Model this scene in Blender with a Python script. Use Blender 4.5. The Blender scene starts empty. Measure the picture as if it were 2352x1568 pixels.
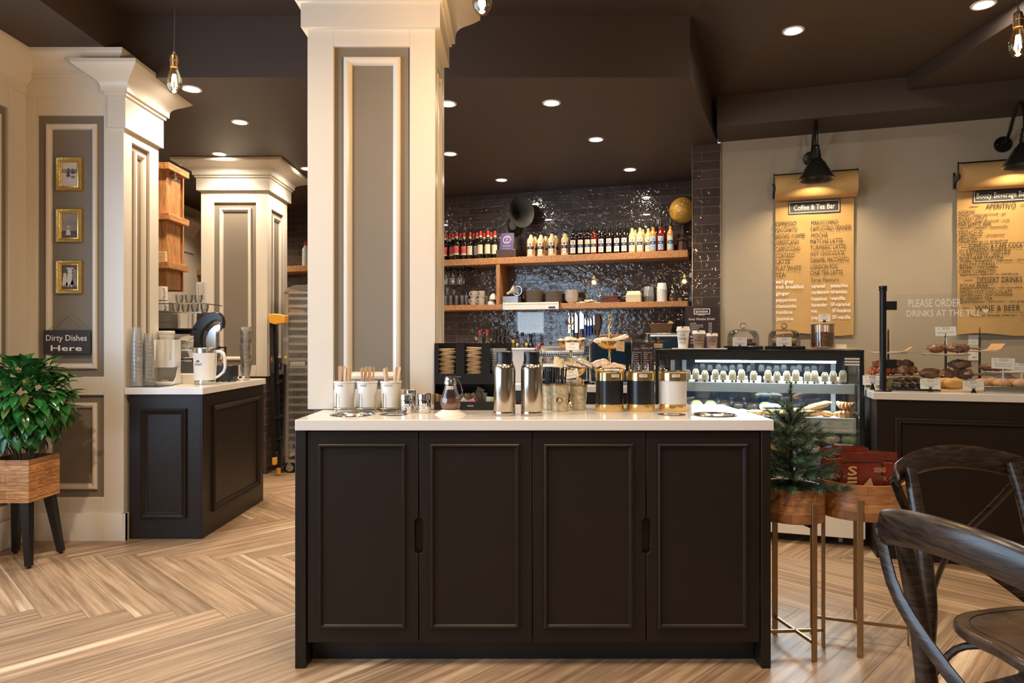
import bpy, bmesh, math, random
from math import pi, sin, cos, radians as R
from mathutils import Vector, Matrix, noise
random.seed(7)
rnd = random.random
C = bpy.context.scene.collection
H, F, HY, HX = 1.2, 1568.0, 786.0, 1176.0      # eye height, focal length in pixels, horizon row, centre column

def X(px, Y): return (px - HX) / F * Y
def Z(py, Y): return H - (py - HY) / F * Y
def YZ(py, z): return F * (H - z) / (py - HY)  # depth at which height z is seen on row py

ANG = R(-17.9)
class Frame:                                   # a wall or counter line: s runs along it, d out of it into the room
    def __init__(self, o):
        self.o = o; self.u = (cos(ANG), sin(ANG)); self.n = (sin(ANG), -cos(ANG))
    def p(self, s, d, z=0): return (self.o[0]+s*self.u[0]+d*self.n[0], self.o[1]+s*self.u[1]+d*self.n[1], z)
    def s(self, px, d):
        k = (px - HX) / F
        return (k*(self.o[1]+d*self.n[1]) - self.o[0] - d*self.n[0]) / (self.u[0] - k*self.u[1])
    def Y(self, s, d): return self.o[1]+s*self.u[1]+d*self.n[1]
    def at(self, px, py, d):
        s = self.s(px, d); return s, Z(py, self.Y(s, d))
FB = Frame((-0.77, 7.75)); FM = Frame((1.72, 5.63)); FC = Frame((2.05, 3.956)); FR = Frame((2.01, 3.80))

# ---------------------------------------------------------------- materials
M = {}
def nodes(name):
    m = bpy.data.materials.new(name); m.use_nodes = True; M[name] = m
    nt = m.node_tree; return m, nt, nt.nodes['Principled BSDF']
def mat(name, col, rough=.5, metal=0, var=.12, nscale=6, bump=0, bscale=60, coat=0, spec=.5, emit=None, es=0, trans=0, stretch=None, alpha=1, sss=0):
    m, nt, b = nodes(name); N = nt.nodes; L = nt.links
    b.inputs['Roughness'].default_value = rough; b.inputs['Metallic'].default_value = metal
    b.inputs['Coat Weight'].default_value = coat; b.inputs['Specular IOR Level'].default_value = spec
    b.inputs['Transmission Weight'].default_value = trans
    b.inputs['Alpha'].default_value = alpha
    b.inputs['Base Color'].default_value = (*col, 1)
    if emit: b.inputs['Emission Color'].default_value = (*emit, 1); b.inputs['Emission Strength'].default_value = es
    if var or bump:
        tc = N.new('ShaderNodeTexCoord'); mp = N.new('ShaderNodeMapping'); L.new(tc.outputs['Object'], mp.inputs[0])
        if stretch: mp.inputs['Scale'].default_value = stretch
    if var:
        no = N.new('ShaderNodeTexNoise'); no.inputs['Scale'].default_value = nscale; no.inputs['Detail'].default_value = 3
        L.new(mp.outputs[0], no.inputs[0])
        mx = N.new('ShaderNodeMix'); mx.data_type = 'RGBA'
        mx.inputs[6].default_value = (*[c*(1-var) for c in col], 1); mx.inputs[7].default_value = (*[min(1, c*(1+var)) for c in col], 1)
        L.new(no.outputs[0], mx.inputs[0]); L.new(mx.outputs[2], b.inputs['Base Color'])
    if bump:
        n2 = N.new('ShaderNodeTexNoise'); n2.inputs['Scale'].default_value = bscale; L.new(mp.outputs[0], n2.inputs[0])
        bp = N.new('ShaderNodeBump'); bp.inputs['Strength'].default_value = bump; bp.inputs['Distance'].default_value = .01
        L.new(n2.outputs[0], bp.inputs['Height']); L.new(bp.outputs[0], b.inputs['Normal'])
    return m
def wood(name, c1, c2, scale=(1, 1, 14), rough=.45, nscale=5, coord='Object', planks=None):
    m, nt, b = nodes(name); N = nt.nodes; L = nt.links
    tc = N.new('ShaderNodeTexCoord'); mp = N.new('ShaderNodeMapping'); mp.inputs['Scale'].default_value = scale
    L.new(tc.outputs[coord], mp.inputs[0])
    no = N.new('ShaderNodeTexNoise'); no.inputs['Scale'].default_value = nscale; no.inputs['Detail'].default_value = 6; no.inputs['Distortion'].default_value = .8
    L.new(mp.outputs[0], no.inputs[0])
    r = N.new('ShaderNodeValToRGB'); r.color_ramp.elements[0].position = .34; r.color_ramp.elements[1].position = .68
    r.color_ramp.elements[0].color = (*c1, 1); r.color_ramp.elements[1].color = (*c2, 1)
    L.new(no.outputs[0], r.inputs[0]); last = r.outputs[0]
    if planks:                                  # boards glued in courses: a brick layout tints each board
        mp2 = N.new('ShaderNodeMapping'); mp2.inputs['Rotation'].default_value = planks.get('rot', (0, 0, 0)); L.new(tc.outputs[planks.get('coord', coord)], mp2.inputs[0])
        br = N.new('ShaderNodeTexBrick'); br.inputs['Scale'].default_value = 1; br.inputs['Brick Width'].default_value = planks['w']; br.inputs['Row Height'].default_value = planks['h']
        br.inputs['Mortar Size'].default_value = planks.get('gap', .0006); br.inputs['Color1'].default_value = (*planks.get('dark', (.62, .55, .5)), 1); br.inputs['Color2'].default_value = (1.15, 1.1, 1.05, 1); br.inputs['Mortar'].default_value = (.3, .25, .2, 1)
        L.new(mp2.outputs[0], br.inputs[0])
        mx = N.new('ShaderNodeMix'); mx.data_type = 'RGBA'; mx.blend_type = 'MULTIPLY'; mx.inputs[0].default_value = 1
        L.new(last, mx.inputs[6]); L.new(br.outputs[0], mx.inputs[7]); last = mx.outputs[2]
    L.new(last, b.inputs['Base Color']); b.inputs['Roughness'].default_value = rough
    bp = N.new('ShaderNodeBump'); bp.inputs['Strength'].default_value = .12; bp.inputs['Distance'].default_value = .003
    L.new(no.outputs[0], bp.inputs['Height']); L.new(bp.outputs[0], b.inputs['Normal'])
    return m
def thin_glass(name, tint=(1, 1, 1), refl=.5, rough=.02, lo=.04, dif=0):
    m = bpy.data.materials.new(name); m.use_nodes = True; M[name] = m; nt = m.node_tree; N = nt.nodes; L = nt.links
    N.remove(N['Principled BSDF']); out = N['Material Output']
    t = N.new('ShaderNodeBsdfTransparent'); t.inputs[0].default_value = (*tint, 1)
    g = N.new('ShaderNodeBsdfGlossy'); g.inputs['Roughness'].default_value = rough
    lw = N.new('ShaderNodeLayerWeight'); lw.inputs[0].default_value = refl
    mr = N.new('ShaderNodeMapRange'); mr.inputs['To Min'].default_value = lo; mr.inputs['To Max'].default_value = .75; L.new(lw.outputs['Fresnel'], mr.inputs[0])
    mx = N.new('ShaderNodeMixShader'); L.new(mr.outputs[0], mx.inputs[0]); L.new(t.outputs[0], mx.inputs[1]); L.new(g.outputs[0], mx.inputs[2])
    last = mx.outputs[0]
    if dif:
        d = N.new('ShaderNodeBsdfDiffuse'); d.inputs[0].default_value = (.85, .84, .82, 1); m2 = N.new('ShaderNodeMixShader'); m2.inputs[0].default_value = dif
        L.new(last, m2.inputs[1]); L.new(d.outputs[0], m2.inputs[2]); last = m2.outputs[0]
    L.new(last, out.inputs[0]); return m
def emis(name, col, s):
    m, nt, b = nodes(name); b.inputs['Base Color'].default_value = (*col, 1)
    b.inputs['Emission Color'].default_value = (*col, 1); b.inputs['Emission Strength'].default_value = s
    return m

mat('white_paint', (.69, .63, .55), .32, var=.03)
mat('taupe_paint', (.205, .172, .135), .5, var=.05)
mat('brown_ceiling', (.056, .039, .031), .55, var=.08, nscale=2)
mat('beige_wall', (.385, .325, .25), .7, var=.05, bump=.05, bscale=120)
mat('dark_cabinet', (.0165, .0112, .0088), .40, spec=.28, var=.15, nscale=14, bump=.04, bscale=150)
mat('black_kick', (.012, .012, .014), .5)
mat('quartz', (.74, .70, .65), .14, var=.05, nscale=3)
mat('grout', (.10, .09, .085), .8)
mat('white_plastic', (.78, .76, .73), .3, var=.03)
mat('white_ceramic', (.74, .70, .65), .18, var=.04)
mat('matte_white', (.82, .80, .77), .55, var=.03)
mat('stoneware', (.50, .44, .38), .3, var=.08)
mat('card', (.82, .81, .78), .5, var=.02)
mat('kraft_card', (.52, .36, .19), .7, var=.06)
mat('kraft_paper', (.53, .325, .125), .75, var=.14, nscale=5, bump=.25, bscale=9)
mat('brown_cup', (.36, .26, .20), .6, var=.05)
mat('black_plastic', (.012, .012, .014), .3)
mat('black_metal', (.02, .019, .019), .32, metal=.4, var=.1)
mat('lamp_black', (.014, .013, .013), .22, metal=.3)
mat('black_ink', (.02, .016, .014), .7, var=0)
mat('white_ink', (.9, .88, .84), .6, var=0)
mat('grey_ink', (.23, .21, .2), .7, var=0)
mat('navy_ink', (.05, .05, .16), .7, var=0)
mat('chrome', (.78, .78, .78), .06, metal=1, var=.03)
mat('steel', (.56, .55, .53), .24, metal=1, var=.06, stretch=(1, 1, 25), nscale=8)
mat('brushed_steel', (.52, .46, .38), .2, metal=1, var=.08, stretch=(30, 30, .6), nscale=9)
mat('brass', (.78, .56, .26), .2, metal=1, var=.06)
mat('gold_leaf', (.74, .50, .15), .34, metal=.85, var=.22, nscale=30, bump=.2, bscale=80)
mat('antique_brass', (.36, .24, .13), .33, metal=.9, var=.15, nscale=20)
mat('gold_stand', (.60, .45, .22), .35, metal=.8, var=.1)
mat('dark_bronze', (.08, .055, .04), .35, metal=.8)
wood('shelf_wood', (.30, .125, .045), (.60, .30, .115), (14, 2, 14), .4)
wood('shelf_wood_upright', (.30, .125, .045), (.60, .30, .115), (14, 14, 2), .4)
wood('lid_wood', (.52, .34, .18), (.68, .48, .28), (3, 14, 14), .5)
wood('board_wood', (.40, .24, .10), (.60, .40, .20), (3, 14, 14), .5)
wood('stick_wood', (.52, .34, .20), (.74, .56, .38), (10, 10, 1.5), .6)
wood('crate_wood', (.30, .125, .042), (.58, .31, .13), (4, 4, 22), .45, 5, planks=dict(w=.6, h=.0455, rot=(R(90), 0, 0), dark=(.55, .5, .45), gap=.0014))
wood('ring_wood', (.32, .135, .045), (.50, .245, .10), (3, 3, 16), .42, 6, planks=dict(w=.16, h=.034, coord='UV', dark=(.68, .6, .55)))
wood('chair_wood', (.010, .007, .006), (.050, .031, .020), (3, 3, 22), .27, 5)
wood('seat_wood', (.030, .018, .012), (.062, .038, .024), (20, 3, 3), .3, 5)
mat('leaf', (.026, .135, .026), .2, var=.55, nscale=9)
mat('leaf_pale', (.12, .19, .035), .3, var=.4, nscale=9)
mat('stem', (.10, .065, .04), .7)
mat('needle', (.045, .095, .05), .6, var=.4, nscale=14)
mat('needle_light', (.08, .14, .09), .6, var=.3, nscale=14)
mat('trunk', (.09, .045, .03), .8, bump=.4, bscale=60)
mat('soil', (.02, .014, .01), .95)
mat('sisal', (.38, .30, .2), .9)
mat('red_cap', (.52, .03, .02), .3); mat('red_label', (.58, .07, .06), .55); mat('cream_label', (.66, .56, .40), .6)
mat('dark_glass', (.010, .008, .007), .06, coat=.5)
mat('sauce', (.74, .53, .29), .32); mat('orange_stripe', (.55, .19, .05), .5); mat('brown_stripe', (.18, .055, .03), .5)
mat('label_white', (.78, .75, .69), .5); mat('label_blue', (.03, .045, .12), .5); mat('label_sky', (.28, .50, .68), .5)
mat('syrup_cola', (.014, .008, .006), .05, coat=.5); mat('syrup_red', (.16, .014, .006), .05, coat=.5)
mat('syrup_amber', (.50, .22, .05), .05, coat=.5); mat('syrup_pale', (.58, .47, .22), .05, coat=.5); mat('honey', (.30, .085, .015), .06, coat=.5)
mat('yellow_dot', (.75, .52, .06), .6); mat('fruit_red', (.45, .05, .03), .6); mat('fruit_brown', (.2, .09, .04), .6); mat('fruit_green', (.13, .28, .05), .6); mat('fruit_violet', (.12, .08, .25), .6)
mat('globe_gold', (.62, .35, .055), .3, var=.3, nscale=4); mat('globe_land', (.38, .19, .04), .4, var=.3)
mat('carved_brown', (.055, .026, .016), .3)
mat('speaker_black', (.022, .021, .020), .45)
mat('purple_print', (.045, .035, .13), .5); mat('plum_print', (.070, .028, .040), .35); mat('pink_ink', (.75, .30, .36), .6, var=0)
mat('maroon', (.10, .018, .014), .55, var=.3); mat('napkin', (.80, .72, .56), .7)
mat('bagasse', (.78, .67, .48), .7); mat('foil_box', (.62, .60, .56), .35)
mat('knife_blue', (.015, .05, .42), .35); mat('knife_sky', (.03, .28, .66), .4); mat('handle_brown', (.11, .04, .02), .5)
mat('rack_wood', (.12, .035, .025), .5)
mat('wicker', (.14, .075, .03), .7, var=.35, nscale=60, bump=.8, bscale=160)
mat('parchment', (.60, .33, .13), .7, var=.12)
mat('tongs_wood', (.50, .25, .08), .5, var=.2, stretch=(2, 14, 14))
mat('bread', (.56, .30, .095), .6, var=.5, nscale=16, bump=.5, bscale=40)
mat('croissant', (.46, .19, .05), .5, var=.55, nscale=18, bump=.6, bscale=40)
mat('choc_pastry', (.095, .042, .024), .42, var=.6, nscale=40, bump=.9, bscale=60)
mat('glazed_pastry', (.23, .105, .058), .28, var=.75, nscale=22, bump=.9, bscale=50)
mat('red_pastry', (.36, .10, .028), .38, var=.65, nscale=30, bump=.9, bscale=60)
mat('sugar_bun', (.50, .27, .14), .75, var=.5, nscale=24, bump=.5, bscale=80)
mat('cookie', (.62, .34, .09), .6, var=.3, nscale=30, bump=.4, bscale=70)
mat('eclair', (.030, .020, .017), .3, var=.5, nscale=30); mat('nut_crumb', (.58, .40, .16), .7)
mat('granola', (.36, .16, .06), .6, var=.8, nscale=60, bump=.6, bscale=80)
mat('tart_green', (.55, .56, .28), .5, var=.4, nscale=40); mat('tart_pink', (.62, .30, .26), .5, var=.35, nscale=40); mat('tart_yellow', (.72, .52, .16), .5, var=.3, nscale=40)
mat('wrap_white', (.74, .74, .72), .35, var=.12, nscale=30, bump=.7, bscale=30); mat('wrap_blue', (.36, .46, .72), .4, var=.55, nscale=70)
mat('salad', (.42, .48, .22), .5, var=.7, nscale=35)
mat('cello', (.62, .47, .34), .18, var=.45, nscale=40, bump=.9, bscale=45, coat=.6)
mat('cello_pale', (.72, .62, .46), .18, var=.35, nscale=40, bump=.9, bscale=45, coat=.6)
mat('snack_bag', (.15, .022, .012), .16, var=.45, nscale=16, bump=.6, bscale=22, coat=.7)
mat('snack_print', (.62, .40, .15), .3, var=.1)
mat('marbled', (.56, .50, .36), .35, metal=.4, var=.75, nscale=75)
mat('rust_patch', (.16, .07, .045), .6); mat('copper_rim', (.36, .17, .08), .35, metal=.7)
mat('black_leather', (.012, .012, .014), .25, var=.3, nscale=9); mat('pearl', (.66, .63, .62), .3, var=.06)
mat('lid_paper', (.60, .42, .25), .65, var=.08); mat('pocket', (.33, .22, .13), .7, var=.2); mat('tea_green', (.52, .60, .34), .5); mat('sweet_pink', (.75, .25, .3), .5)
mat('galv', (.48, .46, .44), .35, metal=.7, var=.15); mat('yellow_tool', (.80, .38, .04), .45); mat('orange_text', (.85, .25, .05), .5, var=0)
mat('screen', (.012, .03, .055), .06, coat=.6); mat('case_black', (.012, .013, .015), .18); mat('rail_white', (.60, .62, .62), .4)
mat('photo_grey', (.30, .26, .25), .35, var=.75, nscale=14); mat('photo_dark', (.10, .085, .085), .35, var=.6, nscale=22); mat('photo_light', (.62, .58, .56), .4, var=.15)
mat('sign_slate', (.040, .033, .035), .6, var=.35, stretch=(1, 1, 40), nscale=4)
mat('cord_brown', (.03, .025, .02), .6); mat('rope', (.30, .22, .13), .9)
mat('table_white', (.75, .72, .68), .4)
mat('tulip', (.80, .78, .66), .45); mat('cork', (.58, .38, .18), .8); mat('sugar', (.85, .83, .8), .8)
thin_glass('glass', (.99, .99, .985), .42, dif=.02); thin_glass('pane', (.984, .995, .988), .22, .01, .03); thin_glass('case_glass', (.93, .97, .97), .28, .01, .05)
thin_glass('plastic_film', (.98, .97, .95), .40, .12, .10, .07); thin_glass('clear_plastic', (.995, .995, .995), .34, .12, .03, .15); thin_glass('cake_glass', (.99, .992, .99), .38)
thin_glass('bulb_glass', (1, .86, .6), .4); thin_glass('frosted', (.95, .96, .97), .4, .25, .15, .25); thin_glass('amber_glass', (.55, .22, .05), .45)
emis('downlight_disc', (1, .88, .70), 130); emis('filament', (1, .62, .22), 160); emis('led', (.72, .88, 1), 40); emis('lamp_inside', (1, .76, .45), 12)

def tile_material(name, cx=0):
    m, nt, b = nodes(name); N = nt.nodes; L = nt.links
    tc = N.new('ShaderNodeTexCoord'); sx = N.new('ShaderNodeSeparateXYZ'); L.new(tc.outputs['Object'], sx.inputs[0])
    cm = N.new('ShaderNodeCombineXYZ'); L.new(sx.outputs[0], cm.inputs[0]); L.new(sx.outputs[2], cm.inputs[1])
    br = N.new('ShaderNodeTexBrick'); br.inputs['Scale'].default_value = 1; br.inputs['Brick Width'].default_value = .30; br.inputs['Row Height'].default_value = .075
    br.inputs['Mortar Size'].default_value = .0022; br.inputs['Mortar Smooth'].default_value = .3; br.inputs['Bias'].default_value = 0
    br.inputs['Color1'].default_value = (.052, .038, .036, 1); br.inputs['Color2'].default_value = (.085, .064, .060, 1); br.inputs['Mortar'].default_value = (.17, .14, .125, 1)
    L.new(cm.outputs[0], br.inputs[0]); L.new(br.outputs['Color'], b.inputs['Base Color'])
    # handmade glaze: broad waves per tile, offset by the tile's own tone, plus the joints
    sep = N.new('ShaderNodeSeparateColor'); L.new(br.outputs['Color'], sep.inputs[0])
    off = N.new('ShaderNodeMath'); off.operation = 'MULTIPLY'; off.inputs[1].default_value = 180; L.new(sep.outputs[0], off.inputs[0])
    cm2 = N.new('ShaderNodeCombineXYZ'); L.new(sx.outputs[0], cm2.inputs[0]); L.new(sx.outputs[2], cm2.inputs[1]); L.new(off.outputs[0], cm2.inputs[2])
    no = N.new('ShaderNodeTexNoise'); no.inputs['Scale'].default_value = 15; no.inputs['Detail'].default_value = 2; no.inputs['Distortion'].default_value = .6; L.new(cm2.outputs[0], no.inputs[0])
    bp = N.new('ShaderNodeBump'); bp.inputs['Strength'].default_value = .75; bp.inputs['Distance'].default_value = .012; L.new(no.outputs[0], bp.inputs['Height'])
    inv = N.new('ShaderNodeMath'); inv.operation = 'SUBTRACT'; inv.inputs[0].default_value = 1; L.new(br.outputs['Fac'], inv.inputs[1])
    b2 = N.new('ShaderNodeBump'); b2.inputs['Strength'].default_value = .7; b2.inputs['Distance'].default_value = .003; L.new(inv.outputs[0], b2.inputs['Height']); L.new(bp.outputs[0], b2.inputs['Normal'])
    L.new(b2.outputs[0], b.inputs['Normal'])
    mr = N.new('ShaderNodeMapRange'); mr.inputs['To Min'].default_value = .05; mr.inputs['To Max'].default_value = .7; L.new(br.outputs['Fac'], mr.inputs[0]); L.new(mr.outputs[0], b.inputs['Roughness'])
    b.inputs['Coat Weight'].default_value = .3
    return m
tile_material('brown_tile')

def floor_material():
    m, nt, b = nodes('oak_floor'); N = nt.nodes; L = nt.links
    uv = N.new('ShaderNodeUVMap'); uv.uv_map = 'UVMap'
    at = N.new('ShaderNodeAttribute'); at.attribute_name = 'tone'
    sep = N.new('ShaderNodeSeparateColor'); L.new(at.outputs['Color'], sep.inputs[0])
    def noi(sc, scale, det, dis):
        mp = N.new('ShaderNodeMapping'); mp.inputs['Scale'].default_value = sc; L.new(uv.outputs[0], mp.inputs[0])
        n = N.new('ShaderNodeTexNoise'); n.inputs['Scale'].default_value = scale; n.inputs['Detail'].default_value = det; n.inputs['Distortion'].default_value = dis; L.new(mp.outputs[0], n.inputs[0]); return n
    n1 = noi((.5, 13, 1), 3.0, 7, .2); n2 = noi((3, 90, 1), 3, 3, .2); n3 = noi((.3, 7.5, 1), 2.0, 1, .2)
    r1 = N.new('ShaderNodeValToRGB'); e = r1.color_ramp.elements
    e[0].position = .30; e[0].color = (.20, .118, .066, 1); e[1].position = .62; e[1].color = (.43, .285, .17, 1)
    L.new(n1.outputs[0], r1.inputs[0])
    r3 = N.new('ShaderNodeValToRGB'); e = r3.color_ramp.elements
    e[0].position = .60; e[0].color = (0, 0, 0, 1); e[1].position = .70; e[1].color = (1, 1, 1, 1); L.new(n3.outputs[0], r3.inputs[0])
    mx = N.new('ShaderNodeMix'); mx.data_type = 'RGBA'; mx.inputs[7].default_value = (.61, .45, .30, 1)
    L.new(r3.outputs[0], mx.inputs[0]); L.new(r1.outputs[0], mx.inputs[6])
    r2 = N.new('ShaderNodeMapRange'); r2.inputs['From Min'].default_value = .3; r2.inputs['From Max'].default_value = .7; r2.inputs['To Min'].default_value = .80; r2.inputs['To Max'].default_value = 1.12; L.new(n2.outputs[0], r2.inputs[0])
    tn = N.new('ShaderNodeMapRange'); tn.inputs['To Min'].default_value = .80; tn.inputs['To Max'].default_value = 1.14; L.new(sep.outputs[0], tn.inputs[0])
    ml = N.new('ShaderNodeMath'); ml.operation = 'MULTIPLY'; L.new(r2.outputs[0], ml.inputs[0]); L.new(tn.outputs[0], ml.inputs[1])
    vm = N.new('ShaderNodeVectorMath'); vm.operation = 'SCALE'; L.new(mx.outputs[2], vm.inputs[0]); L.new(ml.outputs[0], vm.inputs['Scale'])
    L.new(vm.outputs[0], b.inputs['Base Color']); b.inputs['Roughness'].default_value = .38
    bp = N.new('ShaderNodeBump'); bp.inputs['Strength'].default_value = .1; bp.inputs['Distance'].default_value = .002; L.new(n2.outputs[0], bp.inputs['Height']); L.new(bp.outputs[0], b.inputs['Normal'])
floor_material()

# ---------------------------------------------------------------- mesh builder
_txt = {}
def text_mesh(s, thin=0, shear=0):
    k = (s, thin, shear)
    if k not in _txt:
        cu = bpy.data.curves.new('t', 'FONT'); cu.body = s; cu.size = 1; cu.offset = thin; cu.shear = shear; cu.resolution_u = 2
        o = bpy.data.objects.new('t', cu); me = bpy.data.meshes.new_from_object(o)
        _txt[k] = ([v.co.copy() for v in me.vertices], [list(p.vertices) for p in me.polygons])
        bpy.data.objects.remove(o); bpy.data.meshes.remove(me); bpy.data.curves.remove(cu)
    return _txt[k]
class B:
    def __init__(s): s.v = []; s.f = []; s.m = []; s.uv = {}
    def add(s, vs, fs, m=0):
        n = len(s.v); s.v += [tuple(v) for v in vs]; s.f += [[i+n for i in f] for f in fs]; s.m += [m]*len(fs); return s
    def box(s, x0, y0, z0, x1, y1, z1, m=0):
        vs = [(x, y, z) for z in (z0, z1) for y in (y0, y1) for x in (x0, x1)]
        return s.add(vs, [(0, 2, 3, 1), (4, 5, 7, 6), (0, 1, 5, 4), (2, 6, 7, 3), (0, 4, 6, 2), (1, 3, 7, 5)], m)
    def cbox(s, c, d, m=0, rz=0, rx=0, ry=0):
        mt = Matrix.Translation(c) @ Matrix.Rotation(rz, 4, 'Z') @ Matrix.Rotation(ry, 4, 'Y') @ Matrix.Rotation(rx, 4, 'X')
        t = B().box(-d[0]/2, -d[1]/2, -d[2]/2, d[0]/2, d[1]/2, d[2]/2); return s.add([mt @ Vector(v) for v in t.v], t.f, m)
    def lathe(s, prof, n=24, c=(0, 0, 0), m=0, a0=0, a1=2*pi, mt=None):
        full = abs(a1-a0-2*pi) < 1e-6; k = n if full else n+1
        vs = []; fs = []
        for r, z in prof:
            for i in range(k):
                a = a0+(a1-a0)*i/n; vs.append((r*cos(a), r*sin(a), z))
        for j in range(len(prof)-1):
            for i in range(n):
                i2 = (i+1) % k
                q = (j*k+i, j*k+i2, (j+1)*k+i2, (j+1)*k+i)
                if prof[j][0] == 0: q = (j*k, q[2], q[3])
                elif prof[j+1][0] == 0: q = (q[0], q[1], (j+1)*k)
                fs.append(q)
        if mt is not None: vs = [mt @ Vector(v) for v in vs]
        return s.add([(v[0]+c[0], v[1]+c[1], v[2]+c[2]) for v in vs], fs, m)
    def cyl(s, c, r, h, n=20, m=0, r2=None):
        r2 = r if r2 is None else r2; return s.lathe([(0, 0), (r, 0), (r2, h), (0, h)], n, c, m)
    def tube(s, path, r, n=8, m=0, flat=None, cap=True, up=None):
        P = [Vector(p) for p in path]; k = len(P); rr = r if isinstance(r, (list, tuple)) else [r]*k
        T = [(P[min(i+1, k-1)]-P[max(i-1, 0)]).normalized() for i in range(k)]
        u = Vector(up) if up else (Vector((0, 0, 1)) if abs(T[0].z) < .9 else Vector((1, 0, 0)))
        vs = []; fs = []
        for i in range(k):
            a = T[i].cross(u).normalized(); b2 = a.cross(T[i]).normalized()
            if not up: u = b2
            fa, fb = (1, 1) if flat is None else flat
            for j in range(n):
                t = 2*pi*(j+.5)/n; vs.append(P[i]+a*(cos(t)*rr[i]*fa)+b2*(sin(t)*rr[i]*fb))
        for i in range(k-1):
            for j in range(n): fs.append((i*n+j, i*n+(j+1) % n, (i+1)*n+(j+1) % n, (i+1)*n+j))
        if cap: fs += [tuple(range(n-1, -1, -1)), tuple(range((k-1)*n, k*n))]
        return s.add(vs, fs, m)
    def bar(s, a, b, w, t, m=0, up=(0, 0, 1)):       # rectangular bar from a to b, w across, t along `up`
        a = Vector(a); b = Vector(b); d = (b-a).normalized(); u = Vector(up)
        sx = d.cross(u)
        if sx.length < 1e-4: sx = d.cross(Vector((0, 1, 0)))
        sx.normalize(); uu = sx.cross(d).normalized()
        vs = [p+sx*(i*w/2)+uu*(j*t/2) for p in (a, b) for j in (-1, 1) for i in (-1, 1)]
        return s.add(vs, [(0, 2, 3, 1), (4, 5, 7, 6), (0, 1, 5, 4), (2, 6, 7, 3), (0, 4, 6, 2), (1, 3, 7, 5)], m)
    def prism(s, pts, o=(0, 0, 0), u=(1, 0, 0), v=(0, 1, 0), n=(0, 0, 1), t=.01, m=0):
        o, u, v, n = map(Vector, (o, u, v, n)); k = len(pts)
        vs = [o+u*p[0]+v*p[1] for p in pts]; vs += [p+n*t for p in vs]
        fs = [tuple(range(k-1, -1, -1)), tuple(range(k, 2*k))]+[(i, (i+1) % k, k+(i+1) % k, k+i) for i in range(k)]
        return s.add(vs, fs, m)
    def ring(s, x0, y0, x1, y1, prof, o=(0, 0, 0), u=(1, 0, 0), v=(0, 0, 1), n=(0, -1, 0), m=0, close=False):
        o, u, v, n = map(Vector, (o, u, v, n)); vs = []; fs = []
        for i, h in prof:
            for x, y in ((x0+i, y0+i), (x1-i, y0+i), (x1-i, y1-i), (x0+i, y1-i)): vs.append(o+u*x+v*y+n*h)
        k = len(prof)
        for j in range(k if close else k-1):
            j2 = (j+1) % k
            for q in range(4): fs.append((j*4+q, j*4+(q+1) % 4, j2*4+(q+1) % 4, j2*4+q))
        return s.add(vs, fs, m)
    def ball(s, c, r, m=0, n=14, sq=(1, 1, 1), amp=0, fr=3, seed=0, rz=0, rx=0, ry=0, flatb=None):
        vs = []; fs = []; k = n//2+1
        mt = Matrix.Rotation(rz, 3, 'Z') @ Matrix.Rotation(ry, 3, 'Y') @ Matrix.Rotation(rx, 3, 'X')
        for j in range(k):
            t = pi*j/(k-1)
            for i in range(n):
                a = 2*pi*i/n; d = Vector((sin(t)*cos(a), sin(t)*sin(a), -cos(t)))
                q = 1+(amp*noise.noise(d*fr+Vector((seed*7.3, seed*3.1, seed*5.7))) if amp else 0)
                p = mt @ Vector((d.x*r*sq[0]*q, d.y*r*sq[1]*q, d.z*r*sq[2]*q))
                if flatb is not None and p.z < flatb: p.z = flatb
                vs.append(Vector(c)+p)
        for j in range(k-1):
            for i in range(n):
                q = (j*n+i, j*n+(i+1) % n, (j+1)*n+(i+1) % n, (j+1)*n+i)
                if j == 0: q = (0, q[2], q[3])
                elif j == k-2: q = (q[0], q[1], (k-1)*n)
                fs.append(q)
        return s.add(vs, fs, m)
    def text(s, body, o, u=(1, 0, 0), v=(0, 0, 1), w=None, h=.02, m=0, align='L', thin=0, shear=0):
        # flat lettering on the plane u,v: h is the capital height, w (if given) the total width
        vs, fs = text_mesh(body, thin, shear)
        if not vs: return s
        o, u, v = map(Vector, (o, u, v)); x0 = min(p.x for p in vs); x1 = max(p.x for p in vs)
        k = h/.72; kx = w/(x1-x0) if w else k; W = (x1-x0)*kx
        dx = 0 if align == 'L' else (-W/2 if align == 'C' else -W)
        return s.add([o+u*((p.x-x0)*kx+dx)+v*(p.y*k) for p in vs], fs, m)
    def arc_text(s, body, r, z, h, m=0, c=(0, 0), a=-pi/2, w=None, thin=0, shear=0):   # lettering wrapped on an upright cylinder
        vs, fs = text_mesh(body, thin, shear); x0 = min(p.x for p in vs); x1 = max(p.x for p in vs); k = h/.72; kx = w/(x1-x0) if w else k
        return s.add([(c[0]+r*cos(a+((p.x-(x0+x1)/2)*kx)/r), c[1]+r*sin(a+((p.x-(x0+x1)/2)*kx)/r), z+p.y*k) for p in vs], fs, m)
    def build(s, name, mats, parent=None, bev=0, seg=2, ang=35, loc=None, rz=0, uvf=None):
        me = bpy.data.meshes.new(name); me.from_pydata(s.v, [], s.f)
        if isinstance(mats, str): mats = [mats]
        for k in mats: me.materials.append(M[k])
        me.polygons.foreach_set('material_index', s.m)
        bm = bmesh.new(); bm.from_mesh(me); bmesh.ops.recalc_face_normals(bm, faces=bm.faces); bm.to_mesh(me); bm.free()
        me.polygons.foreach_set('use_smooth', [True]*len(me.polygons)); me.set_sharp_from_angle(angle=R(ang))
        if uvf:
            ul = me.uv_layers.new(name='UVMap')
            for l in me.loops: ul.data[l.index].uv = uvf(me.vertices[l.vertex_index].co)
        o = bpy.data.objects.new(name, me); C.objects.link(o)
        if parent is not None: o.parent = parent
        if loc: o.location = loc
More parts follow.
